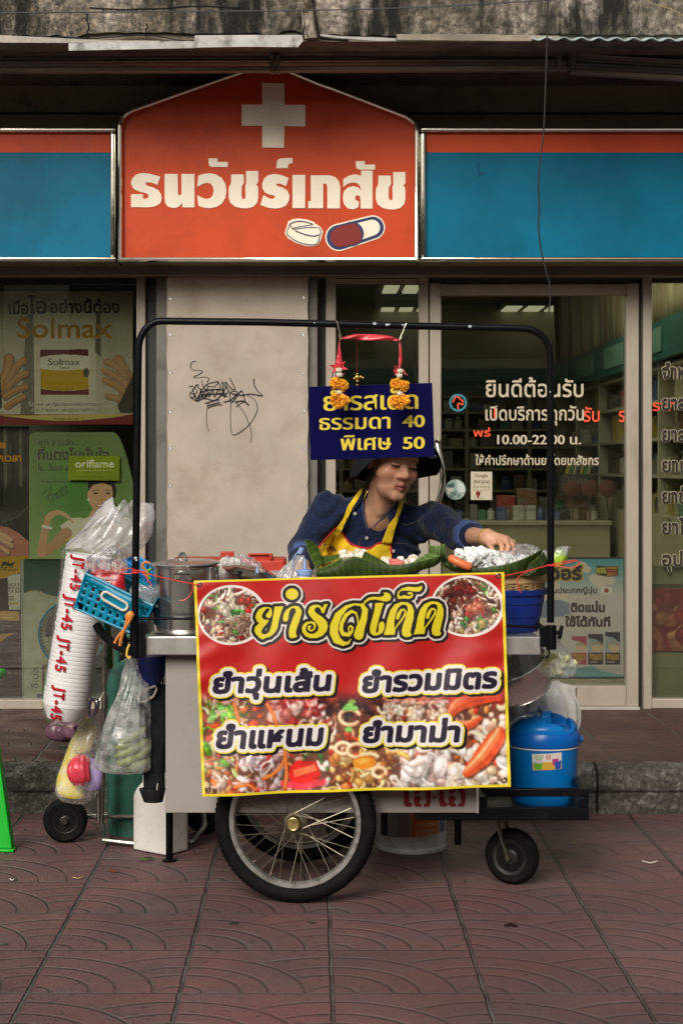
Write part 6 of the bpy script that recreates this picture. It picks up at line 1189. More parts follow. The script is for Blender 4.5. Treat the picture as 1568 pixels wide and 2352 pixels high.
string('red plastic string knotted round the right post with a loop and a frayed tail', [[(1146, 1325, 5.43), (1180, 1318, 5.44), (1230, 1306, 5.445), (1262, 1298, 5.446)], [(1256, 1297, 5.452), (1264, 1300, 5.446), (1272, 1298, 5.452)], [(1262, 1298, 5.446), (1290, 1291, 5.44), (1318, 1287, 5.44), (1329, 1291, 5.44), (1326, 1300, 5.44), (1305, 1304, 5.44), (1266, 1299, 5.446)], [(1262, 1299, 5.446), (1290, 1296, 5.44), (1322, 1288, 5.44)], [(1225, 1308, 5.44), (1200, 1318, 5.435), (1188, 1330, 5.43), (1190, 1345, 5.43), (1195, 1362, 5.43)]], .0018)
# ================================================================== hung and standing at the left end
tealb = M('teal_basket', s(0, 132, 164), .32, var=.06, spec=.5)
def holed(mb, P00, P10, P11, P01, nu, nv, fill=.52, th=.003, skip=()):
    """panel with rounded slots: a frame of cells around each opening; corners P00.. are Vectors (u along first axis)"""
    N = ((P10 - P00).cross(P01 - P00)).normalized() * th
    def pt(a, c): return (P00 * (1 - a) + P10 * a) * (1 - c) + (P01 * (1 - a) + P11 * a) * c
    for i in range(nu):
        for j in range(nv):
            a0, a1, c0, c1 = i / nu, (i + 1) / nu, j / nv, (j + 1) / nv; ca, cc = (a0 + a1) / 2, (c0 + c1) / 2
            outer = [(a0, c0), (ca, c0), (a1, c0), (a1, cc), (a1, c1), (ca, c1), (a0, c1), (a0, cc)]
            if (i, j) in skip: mb.add([pt(*q) for q in (outer[0], outer[2], outer[4], outer[6])], [(0, 1, 2, 3)]); continue
            k = 8; ha, hc = (a1 - a0) * fill * .40, (c1 - c0) * fill * .72; inn = []
            for a, c in outer:
                dx, dy = a - ca, c - cc; n_ = math.hypot(dx / (a1 - a0), dy / (c1 - c0)); x, y = dx / (a1 - a0) / n_, dy / (c1 - c0) / n_; e = (abs(x) ** 3 + abs(y) ** 3) ** (1 / 3.); inn.append((ca + x / e * ha * .9, cc + y / e * hc * .8))
            vs = [pt(*q) for q in outer] + [pt(*q) for q in inn]; mb.add(vs, [(m, (m + 1) % 8, (m + 1) % 8 + 8, m + 8) for m in range(8)])
t = thing('slotted_basket', 'teal slotted plastic basket with a cream grip, hanging tilted on the push handle', 'basket', W(240, 1440, 5.56))
TL, TR, BR_, BL = W(197, 1318, 5.53), W(350, 1392, 5.50), W(318, 1462, 5.51), W(171, 1397, 5.54); dv = Vector((.02, .13, .035))
b = MB(); holed(b, BL, BR_, TR, TL, 9, 5, skip=[(i, 4) for i in range(9)] + [(i, j) for i in (3, 4, 5, 6) for j in (2, 3)] + [(0, 0)])
holed(b, BL + dv, BR_ + dv, TR + dv, TL + dv, 9, 5, skip=[(i, 4) for i in range(9)]); holed(b, BL + dv, BL, TL, TL + dv, 4, 5, skip=[(i, 4) for i in range(4)]); holed(b, BR_, BR_ + dv, TR + dv, TR, 4, 5, skip=[(i, 4) for i in range(4)])
b.add([BL, BR_, BR_ + dv, BL + dv], [(0, 1, 2, 3)]); bw = b.build('side_walls', tealb, t, solid=.0028, weld=True, smooth=35)
b = MB(); b.tube([TL, TR, TR + dv, TL + dv], .0058, 8, closed=True); b.tube([BL, BR_, BR_ + dv, BL + dv], .004, 8, closed=True); b.tube([BL, TL], .004, 8); b.tube([BR_, TR], .004, 8); b.build('rim', tealb, t)
b = MB(); ctr = W(263, 1381, 5.505); ang = math.atan2(-(1406 - 1357), 308 - 222); L_, hgt = .033, .0135
b.tube([ctr + Matrix.Rotation(-ang, 3, 'Y') @ Vector(q) for q in [(L_ + hgt * math.cos(a), 0, hgt * math.sin(a)) for a in np.linspace(-1.57, 1.57, 9)] + [(-L_ + hgt * math.cos(a), 0, hgt * math.sin(a)) for a in np.linspace(1.57, 4.71, 9)]], .0046, 8, closed=True); b.build('grip', M('cream_plastic', (.68, .62, .54), .4, var=.05), t)
# things in the basket
def packet(name, label, quad, y, colr, seed, lines=None, th=.02):
    t = thing(name, label, 'packet', W(*quad[3], y)); A_, B_, C_, D_ = [W(u, v, y) for u, v in quad]
    def fn(sgn): return lambda s_, q: (A_ * (1 - s_) + B_ * s_) * (1 - q) + (D_ * (1 - s_) + C_ * s_) * q + Vector((0, sgn * th * (math.sin(math.pi * s_) * math.sin(math.pi * q)) ** .5 + .003 * math.sin(s_ * 9 + q * 7 + seed), 0))
    b = MB(); b.grid(fn(-1), 20, 20); b.grid(fn(1), 20, 20); b.build('wrapper', colr, t, smooth=180, weld=True)
    return t, fn(-1)
redw = M('red_wrapper', s(186, 30, 44), .28, var=.12, vs=20, bump=.25, bs=30, spec=.6)
t, fn_ = packet('chopstick_packet', 'red packet of wrapped chopsticks with small white lettering, standing in the teal basket', [(200, 1309), (285, 1306), (294, 1400), (215, 1395)], 5.575, redw, 1)
wl = MB(); letters(wl, 'ตะเกียบอนามัย', 214, 266, 1331, 6, 5.553, bold=.25); letters(wl, 'โพธิ์ทอง', 228, 255, 1340, 5.5, 5.553, bold=.2); wl.build('lettering', M('white_print', (.75, .7, .66), .5), t, smooth=0)
b = MB(); r2 = random.Random(4)
for k in range(15):
    u = 203 + k * 5.7; top = 1290 + r2.uniform(-9, 5) + abs(k - 7) * .6; b.tube([W(u + r2.uniform(-2, 2), top, 5.575 + r2.uniform(-.01, .01)), W(u + 1.5, 1316, 5.575 + r2.uniform(-.008, .008))], .0042, 6, flat=.6)
b.build('chopstick_sleeve', M('printed_sleeve', (.72, .62, .56), .5, var=.1, dirt=s(190, 50, 54), ds=60, dlo=.5, dhi=.53), t)
blobbag('plastic_bag', 'clear plastic wrap standing out of the chopstick packet in the teal basket', [sec(246, 1316, 5.57, 46, .25, .1), sec(246, 1296, 5.57, 47, .25, .14), sec(240, 1278, 5.57, 34, .3, .3), sec(256, 1266, 5.57, 16, .4, .4), sec(258, 1256, 5.57, 8, .4, .4)], MT['bag_thin'], 31, 12)
t = thing('perforated_basket', 'bright blue perforated plastic basket wedged behind the left post, by the stock pot', 'basket', W(318, 1400, 5.66)); sky_b = M('sky_blue_plastic', s(20, 128, 190), .35, var=.06)
b = MB(); Cq = [W(284, 1288, 5.70), W(352, 1326, 5.66), W(352, 1392, 5.68), W(290, 1396, 5.72)]; dv2 = Vector((.03, .10, .01)); holed(b, Cq[3], Cq[2], Cq[1], Cq[0], 10, 8, .9); holed(b, Cq[3] + dv2, Cq[2] + dv2, Cq[1] + dv2, Cq[0] + dv2, 6, 5, .6); b.add([Cq[3], Cq[2], Cq[2] + dv2, Cq[3] + dv2], [(0, 1, 2, 3)]); b.add([Cq[0], Cq[3], Cq[3] + dv2, Cq[0] + dv2], [(0, 1, 2, 3)]); b.add([Cq[1], Cq[2], Cq[2] + dv2, Cq[1] + dv2], [(0, 1, 2, 3)]); b.build('side_walls', sky_b, t, solid=.0025, weld=True)
b = MB(); b.tube([Cq[0], Cq[1], Cq[1] + dv2, Cq[0] + dv2], .0062, 8, closed=True); b.build('rim', sky_b, t)
for k, (c_, P) in enumerate((((226, 138, 60), [(346, 1322), (336, 1308), (330, 1300), (336, 1292), (348, 1294)]), ((120, 190, 60), [(349, 1330), (343, 1322), (344, 1312), (352, 1306)]))):
    b = MB(); b.tube([W(u, v, 5.60) for u, v in spline([(p[0] - 4, p[1]) for p in P], 6)], .0045, 8); tag(b.build('spoon_handle', M('spoon_plastic', s(*c_), .35)), ('orange' if k == 0 else 'green') + ' plastic spoon handle curving out of the bright blue basket', 'spoon')
blobbag('plastic_bag', 'milky plastic bag tucked between the blue basket and the pot', [sec(330, 1398, 5.6, 22, .4, .1), sec(332, 1380, 5.6, 30, .4, .16), sec(330, 1360, 5.6, 30, .4, .2), sec(322, 1345, 5.6, 20, .4, .3)], MT['bag'], 35, 8)
t = thing('serving_tongs', 'orange plastic tongs clipped on the left clamp of the cart', 'tongs', W(280, 1470, 5.43)); org = M('orange_plastic', s(232, 140, 60), .35, var=.05)
for P in ([(306, 1410), (300, 1422), (287, 1444), (272, 1462), (263, 1478)], [(292, 1420), (288, 1440), (280, 1462), (275, 1484)]):
    b = MB(); b.tube([W(u, v, 5.425) for u, v in spline(P, 6)], .0058, 8, flat=.6); b.build('arm', org, t)
b = MB(); b.ell(W(297, 1414, 5.425), (.012, .006, .016), Matrix.Rotation(R(35), 3, 'Y')); b.build('hinge', org, t)
b = MB(); b.tube([W(u, v, 5.44) for u, v in spline([(298, 1480), (293, 1490), (291, 1505), (296, 1512), (300, 1508)], 5)], .004, 8); tag(b.build('clothes_peg', M('yellow_plastic', s(222, 186, 80), .4)), 'yellow plastic peg below the orange tongs', 'peg')
# ---------------- sleeve of nested foam bowls
YB = 5.92; bot, topp = W(151, 1612, YB), W(205, 1276, YB); axb = (topp - bot).normalized(); rbw = 52.5 / F * YB; NB = 35; step = (topp - bot).length / (NB - 1)
foam = M('foam_white', (.88, .87, .86), .5, var=.03, spec=.3); b = MB()
b.lathe((0, 0, 0), [(rbw * .66, -.062), (rbw * .72, -.06), (rbw * .86, -.035), (rbw * .965, -.0128), (rbw * .99, -.0118), (rbw, -.006), (rbw * .992, .0005), (rbw * .96, .001), (rbw * .92, -.008), (rbw * .84, -.035), (rbw * .68, -.057), (.001, -.058)], 48, axis=axb)
grp = 'nested foam bowls in the printed sleeve'
bowl = b.build('foam_bowl', foam, smooth=40); tag(bowl, 'white foam bowl nested in the leaning sleeve with red lettering', 'bowl', grp); bowl.location = bot
rr = random.Random(8)
for k in range(1, NB):
    c = bowl.copy(); sc.collection.objects.link(c); c.location = bot + axb * step * k + Vector((rr.uniform(-.0012, .0012), rr.uniform(-.001, .001), 0))
sl = thing('bowl_sleeve', 'long clear plastic sleeve full of white foam bowls, printed with red letters and numbers', 'bag', W(150, 1665, YB))
Lb = (topp - bot).length; perp = axb.cross(Vector((0, 1, 0))).normalized(); sq = Vector((0, 1, 0))
def sleeve_pt(a, z, r): return bot + axb * z + (perp * math.cos(a) + (sq - axb * sq.dot(axb)).normalized() * math.sin(a)) * r
prof = [(-.085, rbw * .35, .1), (-.078, rbw * .6, .06), (-.06, rbw * .80, .03), (-.03, rbw * .97, .01), (0, rbw * 1.035, .006), (Lb * .3, rbw * 1.06, .006), (Lb * .6, rbw * 1.08, .012), (Lb * .85, rbw * 1.12, .02), (Lb * .95, rbw * 1.2, .04), (Lb + .03, rbw * 1.38, .07), (Lb + .07, rbw * 1.40, .10), (Lb + .11, rbw * 1.3, .16), (Lb + .14, rbw * 1.05, .28), (Lb + .155, rbw * .8, .4)]
Pr = spline(prof, 4); n = 72; vs = []; fs = []
for i, (z, r, rp) in enumerate(Pr):
    sh = max(0, z - Lb) * .62
    for j in range(n):
        a = 6.2832 * j / n; w_ = 1 + rp * (math.sin(7 * a + 1 + i * .12) * .5 + math.sin(13 * a + 2 - i * .2) * .3 + math.sin(4 * a + i * .25) * .4); vs.append(sleeve_pt(a, z + (rp * .10 * math.sin(5 * a + 1) if z > Lb else 0), r * w_) + Vector((sh + (.03 if z > Lb else 0) * min(1, (z - Lb) / .05), 0, 0)))
for i in range(len(Pr) - 1):
    for j in range(n): fs.append((i * n + j, i * n + (j + 1) % n, (i + 1) * n + (j + 1) % n, (i + 1) * n + j))
fs.append(tuple(range(n - 1, -1, -1)))
sm_ = film('sleeve_film', (.97, .97, .97), .045, haze=.07, hazec=(.9, .88, .9), rough=.12, hvar=.8, hs=14, bump=.5, bs=20); top_f = film('sleeve_top', (.97, .97, .97), .06, haze=.42, hazec=(.96, .95, .96), rough=.2, hvar=.6, hs=16, bump=.55, bs=20)
b = MB(); b.add(vs, fs); b.mi = [1 if (k // n) > len(Pr) * .66 and k < len(fs) - 1 else 0 for k in range(len(fs))]; b.build('film', [sm_, top_f], sl, smooth=180)
redl = M('red_print', s(176, 18, 44), .45, var=.05); lt = MB()
cs5 = []
for ch_, x_, w_ in (('J', 0, 10), ('T', 14.5, 14), ('-', 32.5, 8), ('4', 45, 14.5), ('5', 65, 13)):
    v0_, t0_ = fit(ch_, w_, 24 if ch_ != '-' else 24 * .42, ch_ if ch_ != '-' else '-'); cs5.append((v0_ + np.array((x_, 0 if ch_ != '-' else 0)), t0_))
v_ = np.vstack([c[0] for c in cs5]); tr_ = np.vstack([c[1] + sum(len(q[0]) for q in cs5[:k]) for k, c in enumerate(cs5)])
for k, (uc, vc) in enumerate(((186, 1312), (165, 1402), (151.5, 1497), (140.5, 1609))):
    for dx, dy in [(0, 0)] + [(1.15 * math.cos(a), 1.3 * math.sin(a)) for a in np.linspace(0, 6.28, 8, endpoint=False)]:
        pts = []
        for a, c in v_:
            al = (a + dx - 39) / F * YB; ac = (c + dy - 12.5) / F * YB; base = W(uc, vc, YB) - axb * al; rel = base - bot; z = rel.dot(axb); off = rel - axb * z; d = off.dot(perp) - ac; r = float(np.interp(z, [q[0] for q in prof], [q[1] for q in prof])) + .0022 + .0001 * abs(dx)
            d = max(-r * .98, min(r * .98, d)); an = math.acos(d / r); pts.append(sleeve_pt(-an, z, r + (.003 if z > Lb * .9 else 0)))
        lt.add(pts, [tuple(int(i) for i in f) for f in tr_])
lt.build('printed_lettering', redl, sl, smooth=0)
# ---------------- hand truck, gas cylinder
t = thing('hand_truck', 'chrome tubed hand truck with black rubber wheels, standing behind the left end of the cart', 'hand truck', (WX(236, 6.38), 6.38, 0))
b = MB(); b.tube([W(240, 1470, 6.36), W(238, 1690, 6.37), (WX(233, 6.38), 6.38, .06)], .0095, 12); b.tube([W(226, 1700, 6.33), (WX(226, 6.34), 6.34, .08)], .0085, 12); b.lathe(W(240, 1612, 6.366), [(.0125, -.025), (.0125, .025)], 14); b.tube([(WX(150, 6.42), 6.42, .083), (WX(420, 6.42), 6.42, .083)], .009, 10); b.tube([(WX(236, 6.38), 6.38, .06), (WX(240, 6.33), 6.30, .02), (WX(320, 6.33), 6.26, .015), (WX(445, 6.33), 6.28, .018), (WX(470, 6.36), 6.36, .06), (WX(466, 6.38), 6.42, .09)], .010, 10)
b.tube([(WX(400, 6.45), 6.45, .05), W(404, 1640, 6.45)], .0095, 10); b.build('frame', M('dull_chrome', (.38, .36, .33), .3, .9, var=.2, vs=14, dirt=(.1, .09, .07), ds=18), t)
b = MB(); b.tube([W(u, v, 6.33) for u, v in ((240, 1590), (228, 1612), (216, 1612), (213, 1606))], .004, 8); b.build('hook', MT['chrome'], t)
for x, lab in ((WX(150, 6.36), 0), (WX(470, 6.5), 1)):
    c = Vector((x, 6.36 if lab == 0 else 6.52, .083)); ax2 = Matrix.Rotation(R(6), 3, 'Z') @ Vector((0, -1, 0)); b = MB(); b.lathe(c, [(.045, -.026), (.07, -.03), (.08, -.022), (.083, 0), (.08, .022), (.07, .03), (.045, .026)], 40, axis=ax2); w_ = b.build('wheel', MT['rubber'], t, smooth=40)
    b = MB(); b.lathe(c, [(.008, .045), (.012, .04), (.016, .028), (.03, .02), (.0445, .0265), (.0445, -.0265), (.03, -.02), (.01, -.03)], 28, axis=ax2); b.build('rim', M('wheel_hub', (.05, .045, .04), .45, .5, dirt=(.2, .18, .14), ds=60, dlo=.6), w_)
t = thing('gas_cylinder', 'dark green gas cylinder strapped on the hand truck', 'gas cylinder', (WX(325, 6.56), 6.56, .02)); c = (WX(325, 6.56), 6.56, .03); green = M('green_enamel', (.03, .13, .085), .45, var=.15, vs=6, dirt=(.03, .05, .04), ds=9, dlo=.5, dhi=.7)
b = MB(); b.lathe(c, [(.10, 0), (.128, .01), (.134, .06), (.134, .52), (.128, .57), (.105, .61), (.06, .635), (.025, .645)], 48); b.build('body', green, t, smooth=40)
b = MB(); b.lathe(c, [(.128, -.03), (.130, -.03), (.130, .035), (.128, .035)], 40, closed=True); b.build('foot_ring', green, t)
b = MB(); b.tube([(c[0] - .095, c[1], .63), (c[0] - .095, c[1], .73), (c[0] - .06, c[1] - .06, .755), (c[0] + .06, c[1] - .06, .755), (c[0] + .095, c[1], .73), (c[0] + .095, c[1], .63)], .011, 10); b.lathe((c[0], c[1], .66), [(.02, 0), (.02, .04), (.03, .045), (.03, .07)], 16); b.build('collar', green, t)
# ---------------- bags on the hooks
t = thing('clear_bag', 'knotted clear bag holding a red bag, a purple ball of cloth and a yellow pack', 'bag', W(185, 1840, 6.05)); y0 = 6.05
def lf(name, secs, mat, folds, seed, parent=t, n=56, cap=True): return loft(MB(), interp_secs(secs), n, folds, seed, cap).build(name, mat, parent, smooth=180)
lf('yellow_pack', [sec(172, 1834, y0, 22, .5, .05), sec(162, 1822, y0, 30, .5, .06), sec(158, 1790, y0 + .01, 27, .5, .06), sec(166, 1745, y0 + .02, 20, .5, .05), sec(180, 1690, y0 + .02, 12, .5, .05), sec(184, 1682, y0 + .02, 4, .5, .1)], M('yellow_pack', s(226, 206, 60), .35, var=.1, vs=20, dirt=s(230, 225, 200), ds=16), 5, 2)
lf('cream_pack', [sec(188, 1730, y0 - .02, 14, .5, .06), sec(190, 1715, y0 - .02, 22, .5, .06), sec(200, 1675, y0 - .01, 20, .5, .08), sec(204, 1650, y0, 8, .5, .2)], M('cream_pack', s(216, 206, 150), .4, var=.12, vs=20), 6, 3)
lf('red_bag', [sec(182, 1806, y0 - .04, 12, .6, .08), sec(182, 1790, y0 - .05, 24, .6, .1), sec(180, 1765, y0 - .05, 26, .6, .1), sec(184, 1745, y0 - .04, 20, .6, .12), sec(188, 1734, y0 - .04, 8, .6, .2)], M('red_bag_plastic', s(206, 62, 76), .3, var=.2, vs=24, bump=.6, bs=50), 8, 5)
lf('purple_pack', [sec(214, 1816, y0 - .01, 14, .6, .04), sec(213, 1795, y0 - .02, 22, .6, .04), sec(212, 1765, y0 - .02, 22, .6, .04), sec(210, 1742, y0 - .01, 12, .6, .06)], M('purple_pack', s(166, 146, 196), .4, var=.08), 5, 6)
lf('bag_film', [sec(182, 1846, y0, 16, .6, .08), sec(172, 1838, y0, 36, .6, .06), sec(178, 1810, y0, 50, .8, .04), sec(188, 1760, y0, 47, .8, .04), sec(198, 1705, y0, 36, .8, .07), sec(206, 1668, y0, 22, .8, .16), sec(209, 1650, y0, 8, .8, .25), sec(210, 1645, y0, 5, .8, .2)], MT['bag_thin'], 11, 7, n=72)
b = MB()
for P in ([(209, 1650), (204, 1635), (208, 1612), (214, 1606)], [(211, 1650), (222, 1632), (226, 1612), (219, 1604)], [(210, 1650), (217, 1636), (219, 1618), (217, 1606)]): b.tube([W(u, v, y0 + .03 * i / 12) for i, (u, v) in enumerate(spline(P, 5))], [.004 + .004 * math.sin(3.14 * i / 16) for i in range(len(spline(P, 5)))], 8, flat=.4)
b.build('bag_handle', M('mauve_film', s(176, 168, 196), .4), t)
yv = 5.72; t = thing('clear_bag', 'long clear plastic bag of pale green cucumbers hung below the left clamp', 'bag', W(280, 1765, yv))
cu_ = M('cucumber', (.24, .27, .09), .4, var=.3, vs=25, dirt=(.2, .26, .07), ds=30, bump=.2, bs=80); rr = random.Random(12)
for k, (a0, a1, r) in enumerate((((262, 1738), (342, 1700), 9), ((268, 1755), (330, 1728), 10), ((288, 1762), (345, 1745), 10), ((262, 1720), (320, 1695), 8), ((300, 1748), (346, 1712), 9), ((275, 1706), (335, 1672), 8))):
    P = spline([a0 + (yv - .02 + .02 * k % .05,), ((a0[0] + a1[0]) / 2, (a0[1] + a1[1]) / 2 + 5, yv - .02), a1 + (yv + .02,)], 6); R0 = r / F * yv; b = MB(); b.tube([W(*p) for p in P], [R0 * math.sqrt(max(.08, 1 - (2 * i / (len(P) - 1) - 1) ** 4)) for i in range(len(P))], 14); tag(b.build('cucumber', cu_), 'pale green cucumber in the long clear bag under the left clamp', 'cucumber', 'cucumbers in the clear bag')
lf('bag_film', [sec(290, 1776, yv, 34, .5, .04), sec(284, 1768, yv, 60, .6, .04), sec(283, 1735, yv, 63, .7, .03), sec(288, 1690, yv, 57, .7, .05), sec(300, 1630, yv, 46, .6, .08), sec(312, 1570, yv, 33, .5, .12), sec(312, 1520, yv, 22, .5, .2), sec(304, 1494, yv - .05, 14, .5, .25)], film('long_bag', (.95, .95, .95), .06, haze=.3, hazec=(.96, .97, .96), rough=.2, hvar=.9, hs=22, bump=.5, bs=16), 13, 17, n=80, parent=t)
b = MB(); b.grid(lambda s_, q: W(286 + 22 * s_ + 10 * q, 1488 + 50 * q, yv - .06 + .008 * math.sin(s_ * 9)), 14, 8); b.build('bag_handle', MT['bag'], t, smooth=180)
b = MB(); b.lathe(W(346, 1506, 5.74), [(.054, 0), (.053, -.03), (.046, -.07), (.032, -.096), (.012, -.104), (.001, -.105)][::-1], 40); tag(b.build('plastic_bowl', M('navy_plastic', s(18, 32, 92), .5, var=.1)), 'navy blue rounded plastic bowl hanging under the counter corner', 'bowl')
# black cloth pouch with forks
t = thing('utensil_pouch', 'black cloth pouch with a grey trimmed mouth, hanging against the cart side', 'pouch', W(350, 1830, 5.70)); blk_c = M('black_cloth', (.010, .010, .012), .85, var=.3, vs=20, bump=.5, bs=60, spec=.2); yq = 5.76
lf('pouch', [sec(354, 1816, yq, 24, .7, .05), sec(354, 1760, yq, 25, .7, .06), sec(356, 1700, yq, 30, .7, .08), sec(356, 1650, yq, 36, .7, .08), sec(352, 1610, yq, 38, .7, .06), sec(360, 1575, yq, 24, .7, .05), sec(362, 1560, yq, 20, .7, .05)], blk_c, 7, 4, parent=t)
b = MB(); b.tube([W(u, v, yq - .05) for u, v in ((318, 1612), (316, 1600), (330, 1586), (357, 1576), (360, 1584), (352, 1600), (332, 1612))], .0045, 8, closed=True); b.build('trim', M('grey_trim', (.36, .33, .3), .8), t)
b = MB(); b.prism([W(u, v, yq - .048) for u, v in ((320, 1610), (318, 1601), (331, 1588), (356, 1578), (357, 1585), (350, 1598), (332, 1610))], (0, .03, 0)); b.build('mouth', blk_c, t, smooth=0)
lf('cup', [sec(352, 1842, yq, 22, .8, .0), sec(350, 1815, yq, 30, .8, 0), sec(350, 1812, yq, 30, .8, 0)], M('black_plastic', (.01, .01, .011), .4), 5, 2, parent=t)
b = MB(); b.tube([W(362, 1800, yq - .055), W(360, 1815, yq - .055)], .002, 6); b.build('pull_cord', M('pale_cord', (.5, .45, .4), .8), t)
for k in range(4): b = MB(); b.tube([W(358 + k * 6.5, 1537, yq - .02), W(359 + k * 6.2, 1572, yq - .02)], .0021, 6, flat=.6); tag(b.build('fork', MT['chrome']), 'steel fork standing in the black pouch', 'fork', 'forks in the black pouch')
# water can
t = thing('plastic_can', 'milky white plastic water can on the paving, behind the stand leg of the cart', 'can', (WX(372, 6.16), 6.16, 0)); milky = M('milky_plastic', (.74, .71, .66), .5, var=.06, vs=8, dirt=(.35, .31, .26), ds=16, dlo=.55, dhi=.85)
rotz = Matrix.Rotation(R(-38), 3, 'Z'); cc = Vector((WX(369, 6.22), 6.22, 0)); ww, dd2, hc_ = .175, .125, .278
def canfn(P):
    q = (P - np.array(cc)) @ np.array(rotz); z = P[:, 2]; tp = np.clip((z - .19) / .06, 0, 1); hx_, hy_ = (ww / 2) * (1 - .35 * tp ** 2), (dd2 / 2) * (1 - .25 * tp ** 2); d = np.maximum(np.abs(q[:, 0]) - hx_ + .018, np.abs(q[:, 1]) - hy_ + .018)
    d2 = np.hypot(np.maximum(np.abs(q[:, 0]) - hx_ + .018, 0), np.maximum(np.abs(q[:, 1]) - hy_ + .018, 0)) + np.minimum(d, 0) - .018
    d2 = np.maximum(d2, np.maximum(z - hc_, -z + .004)); neck = np.maximum(np.hypot(q[:, 0] + .045, q[:, 1]) - .019, np.maximum(z - .298, .2 - z)); hole = np.maximum(np.abs(q[:, 1]) - .06, np.hypot(q[:, 0] - .02, z - .215) - .02)
    return smax(smin(d2, neck, .012), -hole, .01)
body('bottle', canfn, (cc.x - .13, cc.y - .13, -.004), (cc.x + .13, cc.y + .13, .315), .0045, milky, t, smooth_it=2)
b = MB(); cpx = cc + rotz @ Vector((-.045, 0, .288)); b.lathe(cpx, [(.0215, 0), (.0225, .002), (.022, .018), (.019, .02)], 20); b.build('cap', milky, t)
# pink bag on the footpath
blobbag('plastic_bag', 'small mauve plastic bag lying on the raised footpath behind the bowl sleeve', [sec(150, 1703, 7.25, 18, .8, .1), sec(148, 1692, 7.25, 40, .8, .1), sec(146, 1670, 7.25, 38, .8, .15), sec(160, 1650, 7.25, 18, .8, .25)], M('mauve_bag', s(110, 76, 92), .35, var=.25, vs=20, bump=.6, bs=40), 41, 8)
# green stool, only one leg in the picture
t = thing('plastic_stool', 'bright green plastic stool whose near leg stands at the left edge', 'stool', (WX(-90, 6.3), 6.3, 0)); gp_ = M('green_plastic', s(22, 176, 44), .4, var=.05)
xg = WX(14, 6.19); zs_ = .62
for cx_, cy_, tx, ty_ in ((xg, 6.20, xg - .095, 6.24), (xg - .4, 6.20, xg - .33, 6.24), (xg - .16, 6.5, xg - .2, 6.46), (xg - .52, 6.5, xg - .44, 6.46)):
    b = MB(); b.prism([Vector((cx_ + p, cy_ + q, .012)) for p, q in ((-.03, -.01), (.022, -.012), (.026, .03), (.018, .034), (.014, 0), (-.03, .002))], (tx - cx_, ty_ - cy_, zs_ - .02)); b.box((cx_ - .002, cy_ + .008, .006), (.062, .05, .012)); b.build('leg', gp_, t, bevel=.004)
b = MB(); b.box((xg - .23, 6.35, zs_), (.36, .27, .03)); b.build('seat', gp_, t, bevel=.012, seg=3)
# ================================================================== right end of the cart
yc = 5.80; t = thing('water_cooler', 'bright blue round plastic cooler with a recessed grip lid, standing on the rear carrier', 'cooler', (WX(1247, yc), yc, zlo + .01)); c = (WX(1247, yc), yc, zlo + .0105); rc = 82 / F * yc
blp = M('cooler_blue', s(0, 108, 182), .33, var=.05, spec=.5); blk2 = M('cooler_lid_blue', s(4, 116, 196), .3, var=.05, spec=.5); ht = WZ(1722, yc - rc) - c[2]
b = MB(); b.lathe(c, [(rc * .84, 0), (rc * .88, .004), (rc * .9, .012), (rc * .975, ht - .002), (rc * .93, ht), (rc * .9, ht - .01), (.001, ht - .012)], 72, sy=.95); b.build('tub', blp, t, smooth=40)
b = MB(); b.lathe(c, [(rc * .98, ht - .008), (rc * 1.0, ht - .006), (rc * .99, ht - .002), (rc * .95, ht - .002)], 72, sy=.95); b.build('white_seam', M('white_seam', (.6, .62, .66), .5), t)
b = MB(); b.lathe(c, [(rc * .9, ht), (rc * 1.02, ht + .001), (rc * 1.035, ht + .012), (rc * 1.03, ht + .032), (rc * .98, ht + .046), (rc * .9, ht + .048)], 72, sy=.95); b.build('collar', M('collar_blue', s(0, 92, 176), .3, var=.05), t, smooth=40)
zt2 = c[2] + ht + .046; Lc = np.array((c[0], c[1], zt2))
def lidfn(P):
    q = P - Lc; r = np.hypot(q[:, 0], q[:, 1] / .95); z = q[:, 2]; dome = .064 * np.clip(1 - (r / (rc * .97)) ** 2, 0, 1) ** .45
    d = np.maximum(np.maximum(z - dome, r - rc * .95), -z - .012) * .7
    # grip bar left standing between two scooped hollows
    x, y = q[:, 0], q[:, 1]; bar_ = np.maximum(np.abs(x + .028 + .1 * y) - .024, np.abs(y + .015) - .082); sc1 = np.maximum(np.maximum(np.abs(x - .045) - .042, np.abs(y + .02) - .07), .010 - z)
    d = smax(d, -sc1, .006); gr = np.maximum(np.maximum(np.abs(x - .004 + .0 * y) - .012, np.abs(y + .045) - .03), .015 - z)
    rim_ = np.maximum(np.maximum(np.abs(x - .002) - .016, np.abs(y + .02) - .05), np.maximum(z - .076, -z)); d = smin(d, rim_, .008); slot = np.maximum(np.maximum(np.abs(x - .004) - .05, np.hypot((y + .05) / 2.2, z - .044) - .008), -1)
    return d
ldm = body('lid', lidfn, (c[0] - rc * 1.05, c[1] - rc * 1.05, zt2 - .02), (c[0] + rc * 1.05, c[1] + rc * 1.05, zt2 + .1), .0026, blk2, t, smooth_it=2)
b = MB(); b.ell(Lc + np.array((.02, -.06, .06)), (.0008, .022, .007)); b.build('grip_slot', MT['frame_dark'], ldm)
b = MB(); b.lathe(Vector(c) + Vector((rc * 1.03, 0, ht + .016)), [(.011, 0), (.011, .008), (.008, .01), (0, .01)], 18, axis=(1, 0, 0)); b.build('handle_pivot', blp, t)
